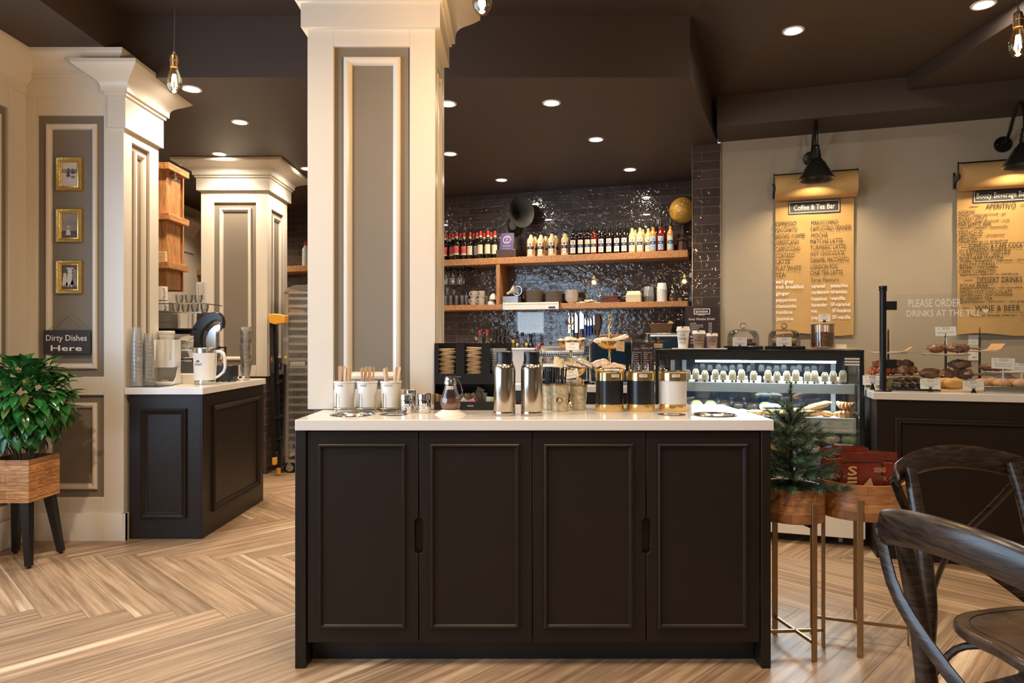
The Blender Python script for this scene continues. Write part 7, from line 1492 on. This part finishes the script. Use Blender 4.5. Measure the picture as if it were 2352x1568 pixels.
# ================================================================ pastry counter on the right
WR = .925
t = thing('pastry_cabinet', 'dark panelled cabinet under the pastry worktop on the right', 'cabinet', FR.p(0, 0), ANG)
B().box(.02, .016, 0, 2.2, .72, WR-.043).build('carcass', 'dark_cabinet', t, bev=.002)
B().ring(FR.s(2056, 0), .13, 2.1, .785, [(0, 0), (0, .010), (.010, .018), (.018, .013), (.026, .016), (.034, .006), (.038, 0)], (0, .016, 0)).build('panel_moulding', 'dark_cabinet', t)
o = B().box(0, 0, WR-.042, 2.2, .74, WR).build('worktop', 'quartz', loc=FR.p(0, 0), rz=ANG, bev=.003); tag(o, 'pale worktop carrying the pastries on the right', 'worktop')
def fr(px, py=None, d=None):                   # a point on the pastry worktop seen at px (row py gives the depth)
    if d is None:
        Y = F*(H-WR)/(py-HY); x = X(px, Y); vx, vy = x-FR.o[0], Y-FR.o[1]; d = vx*FR.n[0]+vy*FR.n[1]
    s = FR.s(px, d); return s, d, FR.Y(s, d)
def rp(px, d, z=WR): return FR.p(FR.s(px, d), d, z)
gd = -.052
t = thing('sneeze_guard', 'clear glass guard on a black post lettered PLEASE ORDER DRINKS AT THE TILL', 'glass guard', FR.p(0, gd, WR), ANG)
sp = FR.s(2028, gd); kp = FR.Y(sp, gd)/F; zt_ = Z(656, kp*F)-WR
for x in (sp, sp+1.75):
    B().lathe([(0, 0), (.045, 0), (.045, .005), (.022, .006), (.0175, .012), (.0175, zt_-.03), (.021, zt_-.029), (.021, zt_-.02), (.018, zt_-.018), (.021, zt_-.014), (.021, zt_-.002), (0, zt_)], 24, (x, 0, 0)).build('post', 'black_metal', t)
    for py in (712, 845):
        e = 1 if x == sp else -1; B().box(min(x+e*.016, x+e*.068), -.011, Z(py, kp*F)-WR, max(x+e*.016, x+e*.068), .011, Z(py-20, kp*F)-WR).build('clamp', 'black_metal', t, bev=.002)
gx0 = FR.s(2049, gd); gz0, gz1 = .012, Z(678, kp*F)-WR
B().box(gx0, -.004, gz0, sp+1.72, .004, gz1).build('glass_panel', 'pane', t)
b = B()
def gput(body, p0, p1, py, cap):
    s0 = FR.s(p0, gd); s1 = FR.s(p1, gd); k = FR.Y(s0, gd)/F; b.text(body, (s0, -.0048, Z(py, k*F)-WR), w=s1-s0, h=cap*k, thin=.004)
gput('PLEASE ORDER', 2086, 2207, 705, 18); gput('DRINKS AT THE TILL', 2082, 2252, 727, 15)
sh = FR.s(2263, gd); kz = Z(713, FR.Y(sh, gd))-WR; n = 24
b.add([(sh+.014*sin(q)**3, -.0048, kz+.013*(.8*cos(q)-.32*cos(2*q)-.12*cos(3*q))) for q in [2*pi*i/n for i in range(n)]], [tuple(range(n))])
b.build('lettering', 'white_ink', t)
PG = 'pastries on the right counter'
def pstand(px, d, tiers, lab, ring=True, m='white_ceramic', gold=False):
    s = FR.s(px, d); Y = FR.Y(s, d); k = Y/F; p = FR.p(s, d, WR)
    t = thing('pastry_stand', lab, 'pastry stand', p, ANG); zs_ = [(Z(py, Y)-WR, r*k) for py, r in tiers]
    if gold: B().lathe([(0, 0), (zs_[0][1]*.75, 0), (zs_[0][1]*.75, zs_[0][0]-.018), (0, zs_[0][0]-.018)], 36).build('gold_drum', 'brass', t)
    else: B().lathe([(0, 0), (.055, 0), (.055, .006), (.008, .012), (.008, zs_[0][0]-.008), (0, zs_[0][0]-.008)], 24).build('foot', 'dark_bronze', t)
    for z, r in zs_: B().lathe([(0, z-.010), (r*.9, z-.010), (r, z-.003), (r, z), (r-.005, z-.002), (0, z-.002)], 40).build('plate', m, t)
    if ring:
        zt = zs_[-1][0]+.075; B().tube([(0, 0, zs_[0][0]), (0, 0, zt)], .0065, 10).build('rod', 'dark_bronze', t)
        B().tube([(.018*sin(q)*.3, .018*sin(q), zt+.030-.032*cos(q)) for q in [2*pi*i/20 for i in range(21)]], .0035, 8, cap=False).build('ring_handle', 'dark_bronze', t)
    return p, zs_, k
def sheet(px, d, z, w, dp, rz, lab, curl=.02):
    b = B(); vs = []
    for j in range(4):
        for i in range(7):
            u, v = i/6*2-1, j/3*2-1; vs.append((u*w/2, v*dp/2, curl*max(0, abs(u)-.55)**1.3*.9*(1 if i > 3 else .5)+.0016))
    b.add(vs, [(j*7+i, j*7+i+1, (j+1)*7+i+1, (j+1)*7+i) for j in range(3) for i in range(6)]); o = b.build('parchment_sheet', 'parchment', loc=rp(px, d, z), rz=ANG+rz); tag(o, lab, 'parchment', 'parchment sheets under the pastries')
def pastry(px, d, z, r, sq, m, lab, sd=0, amp=.35, rz=0, name='pastry', fr_=3.2, cat='pastry', rx=0, ry=0):
    r *= .9
    o = B().ball((0, 0, r*sq[2]*(1+amp*.45)), r, 0, 20, sq, amp, fr_, sd, flatb=None).build(name, m, loc=rp(px, d, z), rz=0, ang=60); o.rotation_euler = (rx, ry, ANG+rz); tag(o, lab, cat, PG)
# left gold pedestal with red and dark nut pastries, white plate tier above
p, zs_, k = pstand(2040, -.40, ((862, 62), (808, 40)), 'gold drum pastry stand with a white upper plate behind the black guard post', gold=True); z0 = WR+zs_[0][0]
sheet(2044, -.40, z0, .36, .20, .1, 'brown parchment sheet on the gold drum stand', .03)
for i, (px, dd, zo, m, r) in enumerate(((2004, -.36, 0, 'red_pastry', .031), (2030, -.34, 0, 'red_pastry', .04), (2016, -.38, .035, 'red_pastry', .034), (2050, -.40, .0, 'red_pastry', .036), (2060, -.42, .04, 'red_pastry', .034), (2072, -.35, 0, 'glazed_pastry', .04), (2092, -.38, 0, 'glazed_pastry', .036), (2082, -.40, .036, 'choc_pastry', .036), (2036, -.42, .045, 'red_pastry', .032))): pastry(px, dd, z0+.003+zo, r, (1.15, .9, .75), m, f'{("reddish","dark")[m != "red_pastry"]} knobbly nut pastry, {nth(i)} of nine on the gold drum stand', i, .55, i*.9, fr_=4)
sheet(2050, -.42, WR+zs_[1][0], .20, .12, -.1, 'parchment sheet curling on the white upper plate behind the guard post', .09)
p, zs_, k = pstand(2172, -.38, ((871, 55), (812, 50)), 'two-tier white pastry stand with braided pastries in the middle of the counter')
sheet(2150, -.36, WR+zs_[1][0], .26, .14, .2, 'parchment sheet on the upper plate of the middle pastry stand', .02)
for i, (px, dd) in enumerate(((2152, -.335), (2193, -.33), (2212, -.39), (2146, -.425))): pastry(px, dd, WR+zs_[1][0]+.004, .043, (1.35, .8, .62), 'glazed_pastry', f'glazed braided pastry on the upper plate of the middle stand, {nth(i)} of four', i+20, .42, i*.5, fr_=4)
for i, (px, dd, zo) in enumerate(((2136, -.325, 0), (2174, -.31, 0), (2220, -.325, 0), (2210, -.405, .0), (2204, -.355, .055), (2138, -.42, 0))): pastry(px, dd, WR+zs_[0][0]+.0015+zo, .046, (1.35, .8, .68), 'glazed_pastry', f'glazed twisted pastry on the lower plate of the middle stand, {nth(i)} of six', i+30, .42, i*.7, fr_=4)
p, zs_, k = pstand(2250, -.52, ((857, 46), (804, 44)), 'two-tier white pastry stand with dark rod in front of the wall switch')
sheet(2262, -.52, WR+zs_[1][0], .16, .12, .3, 'pointed parchment sheet on the upper plate of the rear pastry stand', .12); sheet(2240, -.50, WR+zs_[0][0], .22, .12, 0, 'parchment sheet on the lower plate of the rear pastry stand', .02)
p, zs_, k = pstand(2306, -.36, ((853, 42),), 'white pedestal plate of sugared pastry at the right edge', ring=False)
B().lathe([(0, 0), (.05, 0), (.072, .03), (.06, .07), (.03, zs_[0][0]-.011), (0, zs_[0][0]-.011)], 30).build('pedestal', 'white_ceramic', bpy.data.objects[[o.name for o in C.objects if o.name.startswith('pastry_stand')][-1]])
for i, (px, dd) in enumerate(((2270, -.34), (2296, -.34))): pastry(px, dd, WR+zs_[0][0]+.001, .04, (1.25, .85, .55), 'glazed_pastry', f'{("left","right")[i]} sugar-dusted pastry on the white pedestal plate', i+50, .45, .3*i, fr_=4)
# eclairs on slate
s, d_, Y = fr(2098, 897); t = tag(B().box(-.155, -.06, 0, .155, .09, .008).build('slate_tray', 'black_plastic', loc=rp(2104, -.20), rz=ANG, bev=.002), 'black slate tray under the dark nut-topped eclairs', 'tray')
for i in range(8):
    lay, q = divmod(i, 5) if i < 5 else (1, i-5); px = 2062+q*17+(9 if lay else 0)
    t = thing('chocolate_eclair', f'dark eclair with chopped nuts, {nth(q)} from the left in the {("lower","upper")[lay]} layer on the slate', 'eclair', rp(px, -.19, WR+.0085+lay*.036), ANG, 'dark eclairs on the slate tray')
    B().ball((0, 0, .018), .018, 0, 16, (1.0, 3.2, 1.0), .08, 3, i).build('body', 'eclair', t); b = B()
    for w in range(10): b.ball((.012*sin(w*2.2), -.045+.01*w, .0345), .004, 0, 6, (1, 1, .5))
    b.build('nuts', 'nut_crumb', t)
# cookies on a board
tag(B().box(-.10, -.05, 0, .10, .07, .011).build('wooden_board', 'lid_wood', loc=rp(2205, -.165), rz=ANG, bev=.003), 'pale wooden board under the golden cookies', 'board')
for i, (px, dd, ry) in enumerate(((2192, -.16, 0), (2172, -.20, .0))): 
    o = B().ball((0, 0, .033), .036, 0, 24, (1.5, .5, .85), .05, 3, i+3).build('cookie', 'cookie', loc=rp(px, dd, WR+.012), rz=ANG+.1*i); tag(o, ('large golden cookie standing in front on the wooden board', 'darker golden cookie behind the front one on the board')[i], 'cookie', 'golden cookies on the board')
# steel tray with sugared buns
t = thing('serving_tray', 'brushed steel tray with cut-out handle holding sugared buns at the right', 'tray', rp(2330, -.22), ANG); b = B()
b.box(-.18, -.10, 0, .22, .12, .004).box(-.18, -.10, .004, -.176, .12, .035).box(.216, -.10, .004, .22, .12, .035).box(-.176, .116, .004, .216, .12, .035)
b.prism([(-.18, .004), (.22, .004), (.22, .035), (-.18, .035)], (0, -.10, 0), (1, 0, 0), (0, 0, 1), (0, 1, 0), .004); b.build('tray', 'steel', t, bev=.001)
B().ring(-.06, .011, .06, .026, [(0, 0), (0, .003), (.003, .003), (.003, 0)], (.02, -.10, 0)).build('handle_slot', 'brass', t)
for i, (px, dd) in enumerate(((2257, -.175), (2302, -.175), (2347, -.175), (2280, -.275), (2326, -.275), (2392, -.175), (2372, -.275))): pastry(px, dd, WR+.0045, .048, (1.05, .95, .82), 'sugar_bun', f'round sugar-dusted bun, {nth(i)} of seven in the steel tray', i+60, .06, 0, 'sugar_bun', 2, 'bun')
def pc(px, py0, py1, d, w, title, lab, clip=None, stick=0, tilt=0):
    s = FR.s(px, d); Y = FR.Y(s, d); k = Y/F; card('price_card', FR.p(s, d, Z(py1, Y)), w*k, (py1-py0)*k, (-.12, tilt, ANG), title, lab, clip=clip, grp=None, dot=True, stick=stick, ink='navy_ink')
pc(2004, 862, 884, -.19, 40, ['Almond Caramel', 'Croissant'], 'white price card clipped in front of the gold drum stand', Z(884, FR.Y(FR.s(2004, -.19), -.19))-WR)
pc(2137, 870, 893, -.10, 41, ['Chocolate', 'Eclair'], 'white Chocolate price card clipped beside the eclairs', Z(893, FR.Y(FR.s(2137, -.10), -.10))-WR)
pc(2236, 874, 895, -.085, 42, ['Chocolate Chunk', 'Cookie'], 'white Chocolate Chunk Cookie price card between the cookies and the steel tray', Z(895, FR.Y(FR.s(2236, -.085), -.085))-WR)
pc(2304, 822, 847, -.225, 46, ['Raspberry', 'Bismarck'], 'white Raspberry Bismarck price card on a stick above the buns', None, .11, .04)
pc(2347, 834, 854, -.225, 42, ['Apple Crumble', 'Bismarck'], 'white price card on a stick cut by the right photo edge', None, .08, .08)
pc(2173, 750, 771, -.36, 42, ['Apple Fritter'], 'white Apple Fritter price card on a stick atop the middle pastry stand', None, .085, -.03)

# ================================================================ plant stands, fir tree, snack bags
def ringstand(cx, cy, r, z0, z1, ztop, legs, braces, lab):
    t = thing('plant_stand', lab, 'plant stand', (cx, cy, 0), 0, 'round wooden plant stands')
    B().lathe([(r-.013, z0+.012), (r-.013, z1-.001), (r-.011, z1), (r-.001, z1), (r, z1-.002), (r, z0+.002), (r-.002, z0), (0, z0), (0, z0+.012), (r-.013, z0+.012)], 56).build('wooden_ring', 'ring_wood', t, uvf=lambda co: (math.atan2(co.y, co.x+1e-9)*r, co.z-z0))
    P = []
    for a in legs:
        px_, py_ = (r+.0045)*cos(R(a)), (r+.0045)*sin(R(a)); P.append((px_, py_))
        B().bar((px_, py_, 0), (px_, py_, ztop), .022, .007, up=(cos(R(a)), sin(R(a)), 0)).build('leg', 'antique_brass', t, bev=.001)
    for i, j in braces:
        a, c = Vector((*P[i], .068)), Vector((*P[j], .068)); B().bar(a, c, .008, .012).build('brace', 'antique_brass', t)
    b = B()
    for i, j in braces: b.bar(Vector((*P[i], z0-.010)), Vector((*P[j], z0-.010)), .02, .008)
    b.build('support_bar', 'dark_bronze', t); return t
ringstand(1.097, 2.690, .125, .513, .640, .585, (-72, 0, 95, 188), ((0, 2), (1, 3)), 'smaller round wooden plant stand with bronze legs holding the fir tree')
ringstand(1.402, 2.762, .172, .515, .653, .600, (-18, 245, 160, 66), ((0, 2), (1, 3)), 'larger round wooden plant stand with bronze legs holding snack bags')
t = thing('fir_tree', 'small green artificial fir tree in the smaller round plant stand', 'tree', (1.097, 2.690, .526)); random.seed(21)
TH = 1.04-.5255
b = B().tube([(0, 0, .02), (.004, 0, .2), (-.002, .003, .36), (.002, 0, TH-.03)], [.010, .008, .006, .003], 8); b.build('trunk', 'trunk', t)
o = B().lathe([(0, .0005), (.085, .0005), (.09, .03), (.08, .075), (.04, .085), (0, .085)], 24).build('sack_base', 'sisal', t)
b = B(); br = B()
def needles(P, n, L0, mm):
    k = len(P)-1
    for i in range(n):
        q = (i+rnd())/n*k; a = min(int(q), k-1); f_ = q-a; p = P[a].lerp(P[a+1], f_); T = (P[a+1]-P[a]).normalized()
        s1 = T.cross(Vector((0, 0, 1)));
        if s1.length < .05: s1 = Vector((1, 0, 0))
        s1.normalize(); s2 = T.cross(s1); an = rnd()*2*pi; d = (T*.85+(s1*cos(an)+s2*sin(an))*(.75)).normalized(); L = L0*(.75+.5*rnd()); w = d.cross(T).normalized()*.0011
        b.add([p-w, p+w, p+d*L*.6+w*.9, p+d*L, p+d*L*.6-w*.9], [(0, 1, 2, 3, 4)], mm)
def branch(z, a, L, up, sub=3):
    d = Vector((cos(a), sin(a), up)); P = [Vector((0, 0, z))]
    for i in range(1, 6):
        q = P[-1]+d.normalized()*(L/5); d.z += .06*(1 if up < .5 else -.5)-.02*i*.3
        wx = 1.102+q.x
        if q.z+.5255 < .95 and wx < .985: q.x = .985-1.102
        P.append(q)
    br.tube(P, [.0032, .003, .0026, .002, .0016, .001], 5); needles(P, int(L*1050), .025, 1 if rnd() < .3 else 0)
    for s_ in range(sub):
        i = 1+s_; e = random.choice((-1, 1)); a2 = a+e*(.65+.3*rnd()); dd = Vector((cos(a2), sin(a2), up+.1)); Lq = L*(.30+.2*rnd()); Q = [P[i], P[i]+dd.normalized()*Lq*.5, P[i]+dd.normalized()*Lq]
        for w in Q:
            if w.z+.5255 < .95 and w.x+1.102 < .985: w.x = .985-1.102
        br.tube(Q, [.002, .0016, .001], 5); needles(Q, int(Lq*1050), .023, 1 if rnd() < .3 else 0)
for lv, (z, n, L, up) in enumerate(((.105, 9, .205, .02), (.15, 9, .205, .10), (.20, 8, .19, .20), (.25, 7, .165, .32), (.30, 6, .14, .48), (.345, 5, .115, .72), (.385, 4, .09, 1.0))):
    for i in range(n): branch(z+.02*(rnd()-.5), 2*pi*i/n+lv*.7+.3*rnd(), L*(.85+.25*rnd()), up, 3 if L > .12 else 2)
P = [Vector((0, 0, .36)), Vector((.003, 0, .42)), Vector((0, 0, .47)), Vector((.001, 0, TH))]; needles(P, 260, .022, 0)
br.build('branches', 'trunk', t); b.build('needles', ['needle', 'needle_light'], t)
def bag(x, y, z, w, h, dp, rot, lab, big=False, sd=0):
    t = thing('snack_bag', lab, 'snack bag', (x, y, z), 0, 'dark red snack bags'); t.rotation_euler = rot
    b = B(); nx, nz = 10, 10; vs = []
    for j in range(nz+1):
        for i in range(nx+1):
            u, v = i/nx*2-1, j/nz; th = dp*(1-abs(u)**3)*max(0, 1-max(0, (v-.55)/.28)**1.2 if v > .55 else 1)*(min(1, v*5+.25)); e = .006*noise.noise((u*2.5+sd*3, v*4, sd))
            vs.append((u*w/2, -th/2+e, v*h)); vs.append((u*w/2, th/2+e+.0012, v*h))
    ix = lambda i, j, k: 2*(j*(nx+1)+i)+k; fs = []
    for j in range(nz):
        for i in range(nx): fs += [(ix(i, j, 0), ix(i+1, j, 0), ix(i+1, j+1, 0), ix(i, j+1, 0)), (ix(i, j, 1), ix(i, j+1, 1), ix(i+1, j+1, 1), ix(i+1, j, 1))]
        for i in (0, nx): fs.append((ix(i, j, 0), ix(i, j+1, 0), ix(i, j+1, 1), ix(i, j, 1)))
    for i in range(nx):
        for j in (0, nz): fs.append((ix(i, j, 0), ix(i+1, j, 0), ix(i+1, j, 1), ix(i, j, 1)))
    b.add(vs, fs); b.build('pouch', 'snack_bag', t, ang=75)
    B().box(-w/2+.001, -.0035+0, h*.845, w/2-.001, .0045, h*.865).build('zip_seal', 'maroon', t)
    b = B(); y_ = -dp/2-.007
    if big:
        b.text('S', (-w*.44, y_, h*.665), w=w*.22, h=h*.15, thin=.02)
        for q in range(4): b.box(-w*.44, y_-.0008, h*(.595-.065*q), -w*.22, y_, h*(.632-.065*q))
        logo(b, (w*.22, -dp/2+.004, h*.70), (1, 0, 0), (0, .25, .97), w*.26, 0)
        b.prism([(-w*.12, .45*h), (w*.10, .62*h), (w*.18, .47*h)], (0, y_, 0), (1, 0, 0), (0, 0, 1), (0, -1, 0), .0005)
    else:
        b.text('INGREDIENTS', (-w*.35, -.008, h*.80), w=w*.7, h=h*.02); b.text('SNACK', (-w*.30, y_, h*.5), w=w*.5, h=h*.08)
    b.build('print', 'snack_print', t)
zb_ = .531
bag(1.372, 2.690, zb_, .170, .238, .050, (.08, 0, .04), 'front dark red snack bag with large cream letters in the bigger plant stand', True, 1)
bag(1.462, 2.745, zb_, .150, .232, .035, (-.05, .06, -.1), 'dark red snack bag rightmost behind the front bag', False, 2)
bag(1.392, 2.802, zb_, .150, .238, .035, (-.05, .05, .15), 'dark red snack bag in the middle behind the front bag', False, 3)
bag(1.325, 2.775, zb_, .130, .242, .035, (-.05, -.03, .1), 'dark red snack bag leftmost beside the fir tree', False, 4)
bag(1.407, 2.858, zb_, .140, .235, .03, (-.05, .04, 0), 'rearmost dark red snack bag in the bigger plant stand', False, 5)

# ================================================================ chairs and table
def chair(loc, rz, lab):
    t = thing('cross_back_chair', lab, 'chair', loc, rz, 'dark wooden cross-back chairs')
    n = 40; pts = []
    for i in range(n):
        a = 2*pi*i/n; c_, s_ = cos(a), sin(a); w = .222 if s_ < 0 else .205
        pts.append((w*abs(c_)**.62*(1 if c_ > 0 else -1), (.20*abs(s_)**.62)*(1 if s_ > 0 else -1)))
    s = B().prism(pts, (0, 0, .435), t=.03).build('seat', 'seat_wood', t, bev=.009, seg=3)
    b = B(); q = [(x*.84, y*.84, .4656) for x, y in pts]; b.tube(q+[q[0], q[1]], .0016, 6, cap=False); b.build('seat_groove', 'chair_wood', s)
    def smooth(P, k=4):
        Q = []; V = [Vector(p) for p in P]; V = [V[0]*2-V[1]]+V+[V[-1]*2-V[-2]]
        for i in range(1, len(V)-2):
            for j in range(k):
                u = j/k; a, b_, c, d = V[i-1], V[i], V[i+1], V[i+2]
                Q.append(.5*((2*b_)+(-a+c)*u+(2*a-5*b_+4*c-d)*u*u+(-a+3*b_-3*c+d)*u**3))
        return Q+[V[-2]]
    for e in (-1, 1):
        P = smooth([(e*.185, .285, 0), (e*.185, .245, .22), (e*.190, .212, .44), (e*.194, .222, .60), (e*.190, .255, .75), (e*.183, .283, .845)])
        r = [.016+.0045*min(1, i/(len(P)*.45)) if i < len(P)*.5 else .0205-.004*(i/len(P)-.5)*2 for i in range(len(P))]
        B().tube(P, r, 12).build('back_post', 'chair_wood', t, ang=70)
        P = smooth([(e*.185, -.19, 0), (e*.178, -.175, .22), (e*.165, -.155, .434)]); B().tube(P, [.014+.006*i/(len(P)-1) for i in range(len(P))], 12).build('front_leg', 'chair_wood', t, ang=70)
        P = smooth([(e*.165, -.155, .30), (e*.150, -.11, .40), (e*.11, -.06, .425)]); B().tube(P, .010, 8).build('corner_brace', 'chair_wood', t); P = smooth([(e*.188, .215, .28), (e*.165, .15, .39), (e*.12, .08, .425)]); B().tube(P, .010, 8).build('corner_brace', 'chair_wood', t)
    P = smooth([(-.168, -.16, .20), (-.06, -.10, .22), (.06, -.10, .22), (.168, -.16, .20)]); b = B().tube(P, .010, 8); b.tube(smooth([(-.18, .24, .18), (-.08, .12, .22), (-.06, -.10, .22)]), .010, 8).tube(smooth([(.18, .24, .18), (.08, .12, .22), (.06, -.10, .22)]), .010, 8); b.build('stretcher', 'chair_wood', t)
    P = smooth([(-.242, .262, .808), (-.215, .292, .828), (-.12, .322, .852), (0, .334, .862), (.12, .322, .852), (.215, .292, .828), (.242, .262, .808)])
    k = len(P)-1; r = [.0345*min(1, .42+3.6*min(i, k-i)/k) for i in range(k+1)]
    B().tube(P, r, 14, flat=(.34, 1), up=(0, 0, 1)).build('top_rail', 'chair_wood', t, ang=60)
    for e in (-1, 1):
        P = smooth([(e*.236, .285, .815), (e*.15, .315, .71), (0, .305+.009*e, .60), (-e*.12, .262, .51), (-e*.178, .222, .455)])
        sl = B().tube(P, .0150, 8, flat=(1, .28), up=(0, 1, .2)).build('cross_slat', 'chair_wood', t, ang=50)
        B().lathe([(0, 0), (.008, 0), (.007, .005), (0, .007)], 10, mt=Matrix.Translation((e*.234, .29, .812)) @ Matrix.Rotation(R(-90), 4, 'X')).build('bolt', 'black_metal', sl)
    return t
chair((1.372, 1.70, 0), R(14.5), 'dark cross-back chair facing the camera at the right, behind the other chair')
chair((1.079, 1.224, 0), R(102), 'nearer dark cross-back chair seen from behind in the lower right corner')
t = thing('cafe_table', 'white-topped cafe table cut off at the right edge between the two chairs', 'table', (1.50, 1.22, 0))
B().box(-.335, -.33, .722, .335, .33, .75).build('table_top', 'table_white', t, bev=.004); B().cyl((0, 0, .012), .03, .71, 20).build('column', 'black_metal', t); B().lathe([(0, 0), (.20, 0), (.20, .006), (.04, .02), (0, .02)], 32).build('base', 'black_metal', t)
